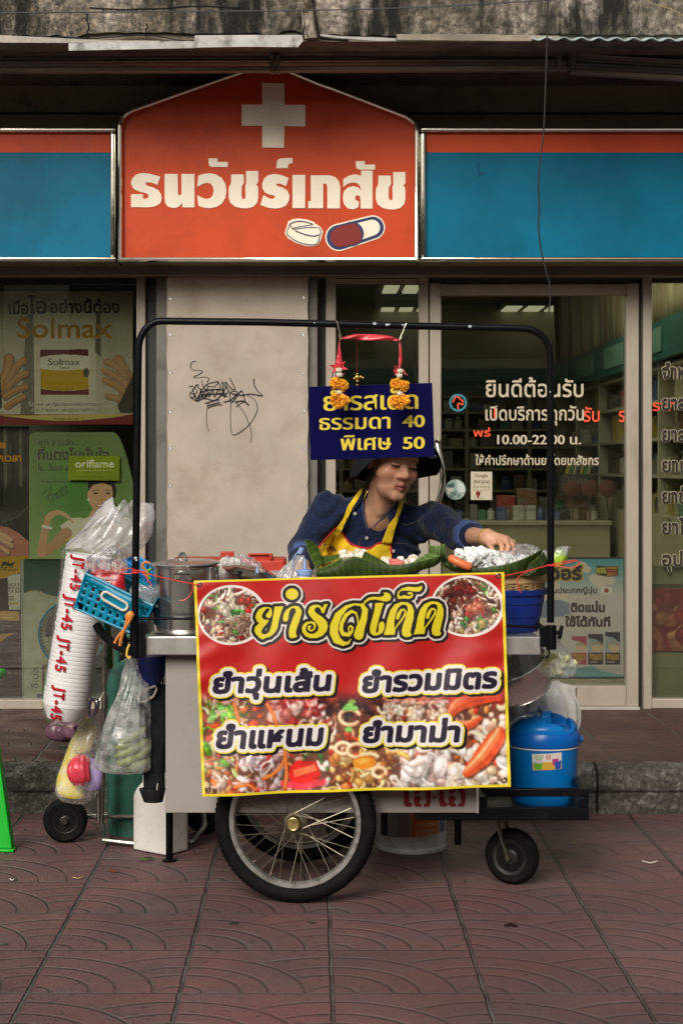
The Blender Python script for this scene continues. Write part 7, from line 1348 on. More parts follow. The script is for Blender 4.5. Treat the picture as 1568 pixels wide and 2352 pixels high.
S4 = Cv(550, 860, 762, 995, 1.4, (214, 206, 196)); S4.poly([(560, 940), (650, 930), (756, 925), (756, 985), (560, 985)], (206, 160, 50)); S4.poly([(566, 938), (626, 934), (618, 982), (574, 982)], (90, 160, 40)); S4.ell(596, 928, 34, 12, (190, 180, 196)); S4.poly([(690, 910), (735, 905), (728, 950), (694, 950)], (170, 50, 120)); S4.poly([(706, 930), (754, 920), (750, 976), (712, 980)], (40, 80, 170)); S4.ell(665, 895, 17, 17, (180, 40, 40)); S4.ell(665, 895, 12, 12, (220, 206, 196)); S4.stroke([(656, 895), (674, 895)], 5, (170, 40, 40))
for k in range(9): S4.stroke([(580 + k * 5, 915), (574 + k * 7, 885)], 3, (110, 160, 60))
def cyl_st(X, Y):
    u = 1800 / 1.7417 + X * .34091; v = 2500 / 1.7417 + Y * .34091; z = WZ(v, yc - rc); h_ = (z - c[2]) / ht; rr_ = rc * (.9 + .075 * h_) + .0012; x = (u - CX) / F * (yc - rc) - c[0]; x = np.clip(x, -rr_ * .99, rr_ * .99); return np.stack([c[0] + x, c[1] - .95 * np.sqrt(rr_ ** 2 - x ** 2), z], 1)
printed('sticker', S4, cyl_st, [(556, 878), (756, 866), (757, 978), (562, 988)], 100, 60, MT['paper'], t, back=0)
# galvanised bucket, tilted
t = thing('metal_bucket', 'shiny steel bucket hanging tilted from the right clamp, above the white trash bag', 'bucket', W(1190, 1560, 5.64)); ax3 = Vector((-.36, -.30, .9)).normalized(); c0 = W(1172, 1524, 5.64)
b = MB(); RB = .122; b.lathe(c0, [(RB * .86, -.108), (RB * .87, -.106), (RB * .86, -.105), (RB * .885, -.1), (RB * .875, -.09), (RB * .9, -.08), (RB * .89, -.07), (RB * .91, -.06), (RB * .985, -.006), (RB * 1.0, -.004), (RB * 1.01, .0), (RB, .003), (RB * .97, .001), (RB * .9, -.05), (RB * .8, -.1), (.001, -.101)], 64, axis=ax3); b.build('pail', M('pail_steel', (.82, .8, .76), .24, .95, var=.08, vs=20, bump=.15, bs=20), t, smooth=35)
b = MB(); b.tube([W(u, v, 5.5 + .06 * k / 12) for k, (u, v) in enumerate(spline([(1256, 1490), (1261, 1498), (1259, 1506), (1252, 1512)], 4))], .003, 8); b.build('handle', MT['black'], t)
tag(loft(MB(), interp_secs([sec(1255, 1700, 5.98, 60, .6, .04), sec(1248, 1660, 5.98, 82, .6, .06), sec(1244, 1606, 5.98, 82, .6, .12), sec(1240, 1574, 5.98, 66, .6, .2), sec(1238, 1568, 5.98, 22, .6, .25), sec(1234, 1560, 5.97, 9, .6, .3)]), 72, 14, 5).build('trash_bag', M('trash_plastic', (.88, .86, .8), .35, var=.06, vs=14, bump=1.5, bs=26, sss=.25), smooth=180), 'knotted white plastic trash bag behind the blue cooler', 'bag')
tag(loft(MB(), [(W(1250, 1745, 5.98), .11, .05, .02), (W(1252, 1700, 5.98), .1, .05, .03)], 24, 5, 3).build('bag_prop', M('dark_crate', (.05, .045, .04), .8)), 'dark block under the white trash bag behind the blue cooler', 'block')
t = thing('cabbage_bag', 'clear bag of chopped cabbage hanging from the right clamp', 'bag', W(1290, 1555, 5.6))
lumps_pts = [(WX(1278 + random.Random(k).gauss(0, 17), 5.6), 5.6 + random.Random(k + 99).uniform(-.025, .025), WZ(1532 + random.Random(k + 7).uniform(-28, 14), 5.6), random.Random(k + 3).uniform(.008, .014)) for k in range(46)]
lumps('cabbage', lumps_pts, M('cabbage_white', attr=True, rough=.5, var=.1, vs=40), t, h=.003, k=.005, rough=.003, colour=heapcol([(214, 212, 150), (226, 226, 190), (190, 196, 120), (222, 218, 170)], 6))
loft(MB(), interp_secs([sec(1284, 1556, 5.6, 26, .6, .05), sec(1286, 1548, 5.6, 38, .7, .05), sec(1284, 1520, 5.6, 33, .7, .06), sec(1276, 1490, 5.6, 21, .7, .12), sec(1270, 1466, 5.57, 9, .7, .25), sec(1268, 1452, 5.5, 4, .7, .2)]), 64, 11, 9).build('bag_film', MT['bag'], t, smooth=180)
t = thing('snack_bag', 'small clear bag with a yellow and blue printed picture, hanging between counter and tilted bucket', 'bag', W(1190, 1510, 5.9))
loft(MB(), interp_secs([sec(1196, 1530, 5.92, 30, .3, .04), sec(1200, 1515, 5.92, 38, .4, .06), sec(1205, 1505, 5.92, 40, .4, .08), sec(1216, 1496, 5.92, 34, .4, .12)]), 40, 7, 2).build('bag_film', MT['bag'], t, smooth=180)
b = MB(); b.prism([W(u, v, 5.885) for u, v in spline([(1170, 1520), (1178, 1500), (1196, 1497), (1204, 1505), (1203, 1518), (1190, 1512), (1180, 1524)], 4, True)], (0, .003, 0)); b.build('yellow_print', M('yellow_print', s(206, 160, 50), .6), t, smooth=0)
b = MB(); b.box(W(1190, 1510, 5.882), (.03, .003, .016)); b.build('blue_print', M('blue_print', s(60, 130, 150), .6), t, smooth=0)
# paint bucket under the cart
yk = 6.28; t = thing('paint_bucket', 'white five gallon paint bucket with an orange label, on the paving under the cart', 'bucket', (WX(944, yk), yk, 0)); rk = 84 / F * yk; pw = M('bucket_white', (.88, .86, .82), .45, var=.06, dirt=(.25, .22, .18), ds=14, dlo=.5, dhi=.8)
b = MB(); b.lathe((WX(944, yk), yk, 0), [(rk * .9, .002), (rk * .94, 0), (rk * .955, .012), (rk * .93, .018), (rk * .935, .02), (rk * .99, .22), (rk * 1.03, .222), (rk * 1.03, .23), (rk, .25), (rk * .96, .25), (rk * .9, .02), (.001, .015)], 56); b.build('pail', pw, t, smooth=35)
S5 = Cv(60, 500, 1010, 920, .6, (150, 146, 140)); S5.rect(60, 500, 180, 920, (40, 28, 34)); S5.rect(180, 500, 475, 880, (170, 166, 160)); S5.rect(475, 500, 510, 920, (196, 190, 184)); S5.rect(510, 500, 885, 905, (250, 140, 50)); S5.rect(885, 500, 912, 920, (196, 190, 184)); S5.rect(912, 660, 1010, 860, (140, 144, 150)); S5.rect(912, 500, 1010, 660, (250, 140, 50))
for t_, x0, x1, bb, hh_ in (('5 U.S.GALLONS', 566, 832, 735, 52), ('US QUARTS 18.925 LITRES', 566, 830, 815, 40), ('NET CONTENT 18.92 LITRES', 566, 830, 875, 36)): f = S5.full([S5.text(t_, x0, x1, bb, hh_, ref='S')]); S5.put((0, 0, S5.grow(f, 2)), (232, 206, 180))
for k in range(14): S5.stroke([(300 + (k % 3) * 20, 520 + k * 26), (465, 520 + k * 26)], 6, (90, 84, 80))
def pk(X, Y):
    u = (1500 + X * .287) / 1.7417; v = (3100 + Y * .287) / 1.7417; yf = yk - rk; z = WZ(v, yf); r_ = rk * (.935 + .055 * z / .22) + .0015; x = np.clip((u - CX) / F * yf - WX(944, yk), -r_ * .985, r_ * .985); return np.stack([WX(944, yk) + x, yk - np.sqrt(r_ ** 2 - x ** 2), z], 1)
printed('label', S5, pk, [(90, 505), (1000, 505), (1000, 850), (90, 900)], 220, 80, MT['paper'], t, back=0)
# ================================================================== hung from the arch
YH = 5.47
t = thing('price_board', 'dark blue acrylic price board with yellow lettering, hung in front of the vendor', 'sign', W(852, 970, 5.52)); y5 = 5.52; nv = M('navy_acrylic', (.006, .006, .055), .08, var=.05, rvar=0, spec=.5)
b = MB(); b.prism([W(u, v, y5) for u, v in ((708, 888), (992, 879), (998, 1049), (713, 1057))], (0, .004, 0)); b.build('board', nv, t, smooth=0, bevel=.0008)
b = MB(); yl = M('yellow_vinyl', s(226, 202, 62), .45, var=.05)
for tx, u0, u1, vb, hh_, rf, bd in (('ยำรสเด็ด', 744, 959, 943, 32, 'น', 1.5), ('ธรรมดา', 734, 895, 987, 26, 'น', 1.3), ('40', 925, 974, 981, 27, '0', 1.5), ('พิเศษ', 783, 897, 1034, 26, 'น', 1.3), ('50', 926, 974, 1031, 27, '0', 1.5)): letters(b, tx, u0, u1, vb, hh_, y5 - .0002, ref=rf, bold=bd, boldy=.35, slope=-.022, step=.00022)
pxpoly(b, [[(888.5, 1017), (896, 1017), (896, 1022.5), (888.5, 1022.5)]], y5 - .0012, .0006); b.build('lettering', yl, t, smooth=0)
wire = M('dark_wire', (.03, .025, .02), .5)
b = MB()
for P in ([(770, 836), (764, 860), (758, 889)], [(946, 832), (952, 852), (957, 882)]): b.tube([W(u, v, y5 - .012 + .012 * k / 2) for k, (u, v) in enumerate(P)], .0016, 6)
b.tube([W(775, 768, YH - .0), W(772, 800, 5.49), W(770, 836, 5.508)], .0012, 6); b.tube([W(934, 772, YH), W(942, 800, 5.49), W(946, 832, 5.508)], .0012, 6); b.build('hanging_wire', wire, t)
hk = M('hook_steel', (.62, .56, .42), .3, 1)
for k, P in enumerate(([(770, 752), (768, 742), (771, 737.5), (775, 742), (778, 757), (783, 775), (781, 779), (778, 768)], [(934, 756), (936, 747), (934, 742.5), (930, 748), (925, 762), (918, 777), (919, 781), (923, 773)])):
    b = MB(); Q = spline(P, 5); b.tube([W(u, v, 5.478 - .034 * min(1, max(0, (i - 4) / 8.))) for i, (u, v) in enumerate(Q)], .0023, 8); tag(b.build('wire_hook', hk), ('wire hook on the arch over the star shaped ribbon bow' if k == 0 else 'wire hook on the arch over the looped ribbon bow'), 'hook')
ribm = M('red_ribbon', s(214, 66, 76), .28, var=.15, vs=30, spec=.6, coat=.2)
yr = 5.438
t = thing('ribbon', 'red ribbon stretched between the two wire hooks, its ends hanging down with bows', 'ribbon', W(850, 780, yr))
def rib(pts, y=yr, nm='strip'):
    """pts: (u, v, half width along normal)"""
    Q = spline(pts, 8); b = MB(); k = len(Q)
    def f(i, j):
        q = Q[i]; a, c = Q[max(i - 1, 0)], Q[min(i + 1, k - 1)]; d = np.array((c[0] - a[0], c[1] - a[1])); d /= max(np.hypot(*d), 1e-6); o = (j / 4. - .5) * 2 * q[2]; return W(q[0] - d[1] * o, q[1] + d[0] * o, y + .006 * math.sin(i * .35 + j * .9) - .004 * math.cos((j / 4 - .5) * 3.1))
    b.add([f(i, j) for i in range(k) for j in range(5)], [(i * 5 + j, i * 5 + j + 1, (i + 1) * 5 + j + 1, (i + 1) * 5 + j) for i in range(k - 1) for j in range(4)]); return b.build(nm, ribm, t, solid=.0008, smooth=180)
rib([(784, 777, .8), (805, 774, 5), (830, 774, 7.2), (870, 775, 7), (900, 778, 5), (917, 781, .8)]); rib([(780, 780, .8), (779, 800, 3), (779, 818, 5.5), (779, 834, 6.5), (780, 850, 3)]); rib([(918, 783, .8), (919, 800, 3.2), (919, 826, 3.6), (918, 846, 2.5)])
b = MB(); star = []
for k in range(12): a = k * math.pi / 6 + .25; rr_ = (23 if k % 2 == 0 else 11); star.append(W(777 + rr_ * math.cos(a), 843 + rr_ * .85 * math.sin(a), yr - .004 + (.006 if k % 2 else -.004)))
b.prism(star, (0, .004, 0)); b.build('bow', ribm, t)
b = MB(); 
for a in (-2.6, -3.4, 2.2, .5): b.tube([W(917, 848, yr + .004)] + [W(917 + r_ * math.cos(a + d), 848 + r_ * math.sin(a + d), yr - .006) for r_, d in ((10, -.2), (15, .0), (10, .35))] + [W(917, 848, yr + .004)], .0035, 6, flat=.4)
b.tube([W(920, 852, yr), W(932, 859, yr - .004), W(936, 862, yr)], .002, 6, flat=.4); b.build('bow', ribm, t)
b = MB(); b.tube([W(762, 845, yr), W(754, 850, yr), W(748, 842, yr + .004)], .0012, 5); b.tube([W(790, 857, yr), W(786, 866, yr)], .0012, 5); b.build('ribbon_thread', ribm, t)
mari = M('marigold', s(252, 190, 40), .6, var=.25, vs=60, sheen=.2); bud = M('jasmine_bud', (.70, .66, .52), .5, var=.1, vs=60, sss=.1); grn = M('green_stem', (.05, .12, .03), .6)
def garland(name, label, u, vb, heads, buds):
    t = thing(name, label, 'garland', W(u, vb, 5.43), 'flower garlands under the ribbon bows')
    r = random.Random(u)
    b = MB(); b.tube([W(u - 2, vb - 6, 5.43), W(u, vb + 20, 5.43), W(u + 2, vb + 90, 5.435)], .0018, 6); b.build('stem', grn, t)
    for (du, dv, ru, rv) in heads:
        b = MB(); c = W(u + du, vb + dv, 5.432); a, q = ru / F * 5.43, rv / F * 5.43
        for k in range(230):
            n_ = Vector((r.gauss(0, 1), r.gauss(0, 1), r.gauss(0, 1))).normalized(); p = c + Vector((n_.x * a, n_.y * a, n_.z * q)) * r.uniform(.78, 1.02); tg = n_.orthogonal().normalized(); tg = Quaternion(n_, r.uniform(0, 6.28)) @ tg; bt_ = n_.cross(tg); L_, w_ = .0062 * r.uniform(.7, 1.3), .0042
            b.add([p - tg * w_ * .4 - n_ * .002, p - tg * w_ + n_ * L_ * .7 + bt_ * .001, p + n_ * L_ + bt_ * .0015, p + tg * w_ + n_ * L_ * .7 + bt_ * .001, p + tg * w_ * .4 - n_ * .002], [(0, 1, 2, 3, 4)])
        b.ell(c, (a * .85, a * .85, q * .85)); b.build('marigold', mari, t, smooth=0)
    for du, dv, w_ in buds:
        b = MB()
        for k in range(-1, 2): b.ell(W(u + du + k * w_ * .62, vb + dv + abs(k) * 1.0, 5.427 + .003 * abs(k)), (.0042, .004, .0075), Matrix.Rotation(k * .25, 3, 'Y'))
        b.build('jasmine_bud', bud, t)
garland('flower_garland', 'jasmine and marigold garland below the star shaped ribbon bow', 778, 848, [(-7, 32, 11.5, 11), (8, 37, 10.5, 11), (-7, 70, 11, 12), (9, 72, 12.5, 11.5), (0, 80, 9, 8)], [(0, 1, 6.5), (1, 12, 6.5), (2, 52, 6.5)])
garland('flower_garland', 'jasmine and marigold garland below the looped ribbon bow', 917, 850, [(-8, 32, 10.5, 10.5), (9, 36, 11, 10), (-10, 72, 11.5, 11), (10, 70, 12, 11.5), (0, 80, 9, 7.5)], [(2, 1, 6), (0, 12, 6), (1, 53, 6)])
t = thing('pendant_charm', 'small gold charm on a thin dark red cord between the two garlands', 'charm', W(820, 866, 5.48)); gold = M('gold', (.75, .5, .12), .25, 1, var=.1)
b = MB(); b.tube([W(817, 741, YH + .016), W(818, 737, YH), W(821, 741, YH - .016), W(820, 754, YH - .014), W(819, 770, 5.472), W(820, 860, 5.478)], .0011, 6); b.tube([W(823, 741, YH - .016), W(821, 752, YH - .014)], .001, 6); b.build('cord', M('maroon_cord', s(122, 24, 34), .6), t)
b = MB(); b.ell(W(820, 866, 5.478), (.009, .006, .0075)); b.ell(W(828, 865, 5.478), (.005, .004, .004)); b.ell(W(814, 869, 5.478), (.005, .004, .004)); b.ell(W(821, 875, 5.478), (.006, .004, .003)); b.ell(W(820, 859, 5.478), (.004, .003, .004)); b.ell(W(820, 884, 5.478), (.003, .003, .004)); b.ell(W(833, 868, 5.478), (.003, .002, .005)); b.build('charm', gold, t)
# ================================================================== loose cables, litter
b = MB(); b.tube([W(u, v, 7.25) for u, v in spline([(1259, -60), (1257, 60), (1253, 180), (1248, 300), (1240, 370), (1236, 420), (1238, 480), (1236, 520), (1241, 565), (1248, 600), (1256, 630), (1263, 660), (1262, 700), (1259, 722)], 6)], .0034, 8); tag(b.build('cable', M('cable_black', (.018, .018, .02), .6, var=.2)), 'black cable dangling in front of the blue sign down to the door glass', 'cable')
b = MB(); b.tube([W(u, v, 6.9) for u, v in spline([(-60, 29), (300, 26), (690, 23), (1000, 14), (1300, -4)], 8)], .0026, 6); tag(b.build('cable', M('cable_grey', (.07, .075, .08), .6)), 'thin grey cable stretched across the stained awning front', 'cable')
b = MB(); b.tube([W(u, v, 7.3) for u, v in spline([(1470, -12), (1495, 6), (1520, 14), (1545, 22), (1580, 44)], 6)], .0028, 6); tag(b.build('cable', M('cable_tan', (.35, .27, .14), .7)), 'tan cable end at the top right corner of the awning', 'cable')
b = MB(); b.tube([W(u, v, 8.5) for u, v in spline([(-40, 1641), (40, 1640), (90, 1634), (130, 1620), (160, 1612)], 6)], .004, 6); tag(b.build('cable', wire), 'black cable along the window foot behind the bowl sleeve', 'cable')
def scrap(name, label, u, v, L_, w_, a, colr, bend=.3):
    Yg = H * F / (v - CY); b = MB(); x = WX(u, Yg); d = Vector((math.cos(a), math.sin(a), 0)); n_ = Vector((-d.y, d.x, 0))
    b.add([Vector((x, Yg, .004)) + d * L_ * (t_ - .5) + n_ * (w_ * sg + bend * L_ * (t_ - .5) ** 2) + Vector((0, 0, .006 * abs(t_ - .5) * 2)) for t_ in (0, .25, .5, .75, 1) for sg in (-1, 1)], [(2 * i, 2 * i + 1, 2 * i + 3, 2 * i + 2) for i in range(4)]); tag(b.build(name, M(name + '_m', colr, .7), solid=.002), label, 'litter')
scrap('litter_scrap', 'curved pale scrap on the paving at the right, beyond the castor', 1492, 1986, .055, .004, -.1, (.7, .66, .55), .5); scrap('litter_scrap', 'short tan stick on the paving below the water can', 178, 2022, .035, .003, .15, (.5, .35, .18)); scrap('litter_scrap', 'reddish smear of paper on the paving left of the big wheel', 262, 2006, .03, .006, 0, (.2, .05, .03)); scrap('litter_scrap', 'tiny yellow peel on the paving right of the castor', 1317, 1942, .014, .003, .8, (.5, .45, .1)); scrap('litter_scrap', 'tiny pale peel on the paving between the paint bucket and the castor', 1075, 1927, .016, .003, 2.2, (.55, .55, .35)); scrap('litter_scrap', 'small white chip on the paving near the green stool', 28, 2026, .018, .003, 2.9, (.7, .7, .68)); scrap('litter_scrap', 'yellow green crumb on the paving under the paint bucket', 986, 1962, .014, .004, .2, (.5, .5, .2)); scrap('litter_leaf', 'dry green leaf on the foot bar of the hand truck', 480, 1904, .0, .0, 0, (.1, .15, .03)) if False else None
lf_ = MB(); q0 = Vector((WX(335, 6.05), 6.05, .006)); lf_.add([q0 + Vector(p) for p in ((-.03, 0, 0), (-.012, .012, .004), (.012, .014, .008), (.034, .002, .004), (.014, -.012, .004), (-.012, -.012, .002))], [(0, 1, 2, 3, 4, 5)]); tag(lf_.build('leaf_scrap', M('leaf_green', (.08, .13, .03), .6), solid=.001), 'small torn green leaf on the paving in front of the hand truck', 'leaf')
stain = M('oil_stain', (.025, .014, .013), .35, var=0, rvar=0)
for u, v, r_ in ((538, 2073 + 9, 11), (716, 2081, 8), (1172, 2087, 16), (10, 2130, 10)):
    Yg = H * F / (v + 40 - CY); b = MB(); b.lathe((WX(u, Yg), Yg, .0008), [(r_ / F * Yg, 0), (r_ / F * Yg * .9, .0012), (0, .0014)], 18, wob=lambda a, i: .25 * math.sin(3 * a + u) + .15 * math.sin(5 * a)); o = b.build('stain', stain); tag(o, {538: 'small dark spot on the paving left under the big wheel', 716: 'tiny dark spot on the paving right under the big wheel', 1172: 'dark red brown spill on the paving below the castor', 10: 'dark spot on the paving at the far left'}[u], 'stain')
# ================================================================== inside the shop
rr = random.Random(21)
shelf_m = M('shelf_board', (.42, .40, .3), .6); t = thing('shelf_unit', 'tall shelves of medicine along the back wall of the dim shop', 'shelf', (1.0, RY - .3, ZS)); ys0, ys1 = RY - .42, RY - .02
zz = [WZ(v, RY - .4) for v in (1178, 1125, 1075, 1025, 985, 945, 908)]
for z in zz: b = MB(); b.box2((RX0 + .02, ys0, z - .02), (RX1 - .1, ys1, z)); b.build('shelf', shelf_m, t, smooth=0)
b = MB(); 
for k in range(6): x = RX0 + .03 + k * .53; b.box2((x, ys0 - .004, ZS + .01), (x + .03, ys1, 2.02))
b.build('upright', shelf_m, t, smooth=0)
cols = {'white': (.62, .62, .56), 'cream': (.5, .44, .3), 'red': (.4, .05, .04), 'blue': (.06, .12, .35), 'green': (.06, .25, .12), 'brown': (.22, .11, .05), 'yellow': (.55, .42, .06), 'grey': (.2, .2, .19), 'dark': (.05, .05, .05)}
cm = {k: M('carton_' + k, v, .55, var=.15, vs=9, dirt=tuple(x * .35 + .16 for x in v), ds=34, dlo=.5, dhi=.53, stretch=(.5, .5, 2.2)) for k, v in cols.items()}
def goods(x0, x1, y, z, hmax, n, place, grp, seed, wmin=.05, wmax=.15, axis='x', pal=None):
    r = random.Random(seed); x = x0
    while x < x1:
        wv = r.uniform(wmin, wmax); hh2 = hmax * r.uniform(.45, .95); cname = r.choice(pal or ['white', 'white', 'white', 'cream', 'cream', 'grey', 'dark', 'brown', 'blue', 'green', 'red', 'yellow']); d = r.uniform(.06, .14)
        if r.random() < .85:
            b = MB()
            if r.random() < .75: b.box((0, 0, hh2 / 2), (wv * .92, d, hh2))
            else: b.lathe((0, 0, 0), [(wv * .4, 0), (wv * .42, hh2 * .7), (wv * .2, hh2 * .8), (wv * .2, hh2), (.001, hh2)], 14)
            o = b.build('medicine_box', cm[cname], bevel=.003); o.location = (x + wv / 2, y + r.uniform(-.03, .03), z + .001) if axis == 'x' else (y + r.uniform(-.02, .02), x + wv / 2, z + .001)
            if axis == 'y': o.rotation_euler = (0, 0, R(90))
            tag(o, f'{cname} medicine pack {place}', 'medicine pack', grp)
        x += wv
names = ['on the lowest back shelf of the shop', 'on the second back shelf from below', 'on the third back shelf from below', 'on the fourth back shelf from below', 'on the fifth back shelf from below', 'on the top back shelf of the shop']
for k in range(6): goods(RX0 + .08, RX1 - .2, ys0 + .12, zz[k], zz[k + 1] - zz[k] - .03, 20, names[k], 'medicine packs on the back shelves', 30 + k, .06, .14)
# side shelves along the right wall
t = thing('shelf_unit', 'pale shelves along the right wall of the shop, seen slantwise through the glass', 'shelf', (RX1 - .2, 11, ZS)); zs2 = [1.12, 1.36, 1.58, 1.80, 2.0]
for z in zs2: b = MB(); b.box2((RX1 - .40, 8.9, z - .02), (RX1 - .02, RY - .6, z)); b.build('shelf', shelf_m, t, smooth=0)
b = MB()
for k in range(6): b.box2((RX1 - .405, 8.9 + k * 1.06, ZS + .01), (RX1 - .02, 8.94 + k * 1.06, 2.02))
b.build('upright', shelf_m, t, smooth=0); b = MB(); b.box2((RX1 - .40, 8.9, ZS + .01), (RX1 - .02, RY - .6, 1.10)); b.build('base_cabinet', M('cabinet_front', (.4, .37, .24), .6), t, smooth=0)
for k in range(4): goods(8.98, RY - .7, RX1 - .28, zs2[k], .2, 20, ['on the lowest side shelf', 'on the second side shelf from below', 'on the third side shelf from below', 'on the top side shelf'][k], 'medicine packs on the side shelves', 60 + k, .1, .28, 'y')
# counter with goods
yk2 = 11.3; zk = WZ(1196, yk2); t = thing('shop_counter', 'pale glass topped counter inside the shop behind the door', 'counter', (1.2, yk2, ZS)); cf = M('counter_front', (.42, .385, .26), .55, var=.06, vs=3)
b = MB(); b.box2((WX(1016, yk2), yk2, ZS + .01), (1.96, yk2 + .5, zk - .03)); b.build('front', cf, t, smooth=0); b = MB(); b.box2((WX(1012, yk2), yk2 - .02, zk - .03), (1.97, yk2 + .52, zk)); b.build('top', shelf_m, t, smooth=0, bevel=.004)
b = MB(); b.box2((WX(1104, yk2), yk2 - .012, WZ(1230, yk2)), (WX(1117, yk2), yk2 - .001, WZ(1201, yk2))); b.build('brown_card', cm['brown'], t, smooth=0)
goods(WX(1020, yk2), 1.94, yk2 + .12, zk, .11, 20, 'standing on the counter inside the shop', 'packs on the shop counter', 80, .035, .10); goods(WX(1150, yk2), 1.94, yk2 + .34, zk, .24, 20, 'in the rear row on the shop counter', 'packs on the shop counter', 81, .08, .18, pal=['brown', 'dark', 'blue', 'cream', 'red', 'green'])
t = thing('sweets_display', 'dark cardboard display of sweets with pale lettering on the shop counter', 'display', W(1322, 1130, yk2 + .2)); b = MB(); b.box2((WX(1283, yk2 + .1), yk2 + .1, WZ(1128, yk2 + .1)), (WX(1368, yk2 + .1), yk2 + .25, WZ(1090, yk2 + .1))); b.build('tray', cm['dark'], t, bevel=.003); b = MB(); letters(b, 'HALLS', 1304, 1346, 1111, 12, yk2 + .098, ref='H', bold=.6, shear=.15); b.build('lettering', M('pale_print', (.3, .32, .3), .6), t, smooth=0); b = MB(); b.box2((WX(1300, yk2 + .14), yk2 + .14, WZ(1196, yk2 + .14)), (WX(1350, yk2 + .14), yk2 + .2, WZ(1128, yk2 + .14))); b.build('stand', cm['brown'], t)
for k in range(8): b = MB(); b.box((0, 0, .035), (.02, .06, .07)); o = b.build('sweet_packet', cm[['yellow', 'green', 'cream', 'dark'][k % 4]], bevel=.002); o.location = (WX(1300 + k * 8, yk2 + .17), yk2 + .17, WZ(1090, yk2 + .1)); o.rotation_euler = (0, R(14), 0); tag(o, ['yellow', 'green', 'cream', 'dark'][k % 4] + ' sweet packet leaning in the dark display on the shop counter', 'sweet packet', 'sweet packets in the display')
for k, u in enumerate((1314, 1354, 1394)):
    b = MB(); b.lathe(W(u, 1123, yk2 + .03), [(.055, 0), (.06, .01), (.045, .02), (0, .025)], 20, axis=(0, -1, .2)); o = b.build('paper_rosette', M('rosette', (.16, .07, .05), .8)); tag(o, 'brown round paper rosette in a row over the shop counter', 'rosette', 'rosettes over the counter')
    b = MB(); b.cyl(W(u, 1195, yk2 + .05), W(u, 1125, yk2 + .05), .006); o = b.build('rosette_stick', cm['brown']); tag(o, 'thin stick holding a brown rosette on the shop counter', 'stick', 'rosette sticks')
# potted plant inside the right window
t = thing('house_plant', 'dark leafy plant inside the right window, behind the lettering', 'plant', (WX(1560, 9.6), 9.6, ZS)); b = MB(); b.lathe((WX(1575, 9.7), 9.7, ZS + .01), [(.1, 0), (.14, .26), (.12, .26), (.001, .22)], 20); b.build('pot', cm['brown'], t); b = MB(); b.cyl((WX(1575, 9.7), 9.7, .4), (WX(1572, 9.7), 9.7, 1.5), .015); b.build('stem', grn, t); b = MB()
for k in range(46):
    a = rr.uniform(0, 6.28); p0 = Vector((WX(1572, 9.7), 9.7, rr.uniform(1.0, 1.55))); d = Vector((math.cos(a), math.sin(a), rr.uniform(.2, 1))).normalized() * rr.uniform(.12, .3); sd = d.cross(Vector((0, 0, 1))).normalized() * .012; b.add([p0, p0 + d * .5 + sd, p0 + d + Vector((0, 0, -.05)), p0 + d * .5 - sd], [(0, 1, 2, 3)])
b.build('foliage', M('plant_leaf', (.02, .05, .015), .5), t, smooth=0)
# glowing stand-ins for street neon reflected in the glass: ring, horse head, letters
neo = M('red_neon_reflection', (.8, .1, .05), .4, var=0, rvar=0, emit=(1, .10, .05), es=1.1); neb = M('blue_neon_reflection', (.1, .4, .6), .4, var=0, rvar=0, emit=(.06, .40, .62), es=.55)
yn = 9.0; t = thing('neon_reflection', 'blue ring with a red horse head, a neon reflection built behind the door glass', 'neon reflection', W(1051, 943, yn)); b = MB(); b.tube([W(1051.5 + 18 * math.cos(a), 925 + 18 * math.sin(a), yn) for a in np.linspace(0, 6.283, 40, endpoint=False)], .0055, 8, closed=True); b.build('ring', neb, t)
b = MB(); b.tube([W(u, v, yn) for u, v in ((1039, 924), (1046, 911), (1051, 911), (1064, 923), (1062, 929), (1054, 926), (1051, 928), (1052, 940))], .0042, 8); b.tube([W(1046, 911, yn), W(1046, 907, yn)], .004, 6); b.build('reflected_horse_head', neo, t)
def neon(label, specs):
    t = thing('reflected_lettering', label, 'neon reflection', W(specs[0][1], specs[0][3], yn)); b = MB()
    for tx, u0, u1, vb, hh_ in specs: letters(b, tx, u0, u1, vb, hh_, yn, bold=.45)
    b.build('reflected_letters', neo, t, smooth=0)
neon('two red letters standing in for a neon reflection, behind the opening hours', [('พร่', 1087, 1126, 1002, 13)]); neon('red letters standing in for a neon reflection at the right of the door glass', [('รับ', 1340, 1376, 968, 24), ('ร', 1421, 1435, 968, 24)]); neon('red letters standing in for a neon reflection at the left edge of the right window', [('ราก', 1499, 1552, 943, 18)]); neon('single red letter standing in for a neon reflection, behind the word for open', [('เ', 1134, 1141, 960, 26)])
# ================================================================== the vendor
hd = np.array(W(901, 1060, 6.20)); Rh = np.array(Matrix.Rotation(R(27), 3, 'Z') @ Matrix.Rotation(R(8), 3, 'Y') @ Matrix.Rotation(R(10), 3, 'X'))
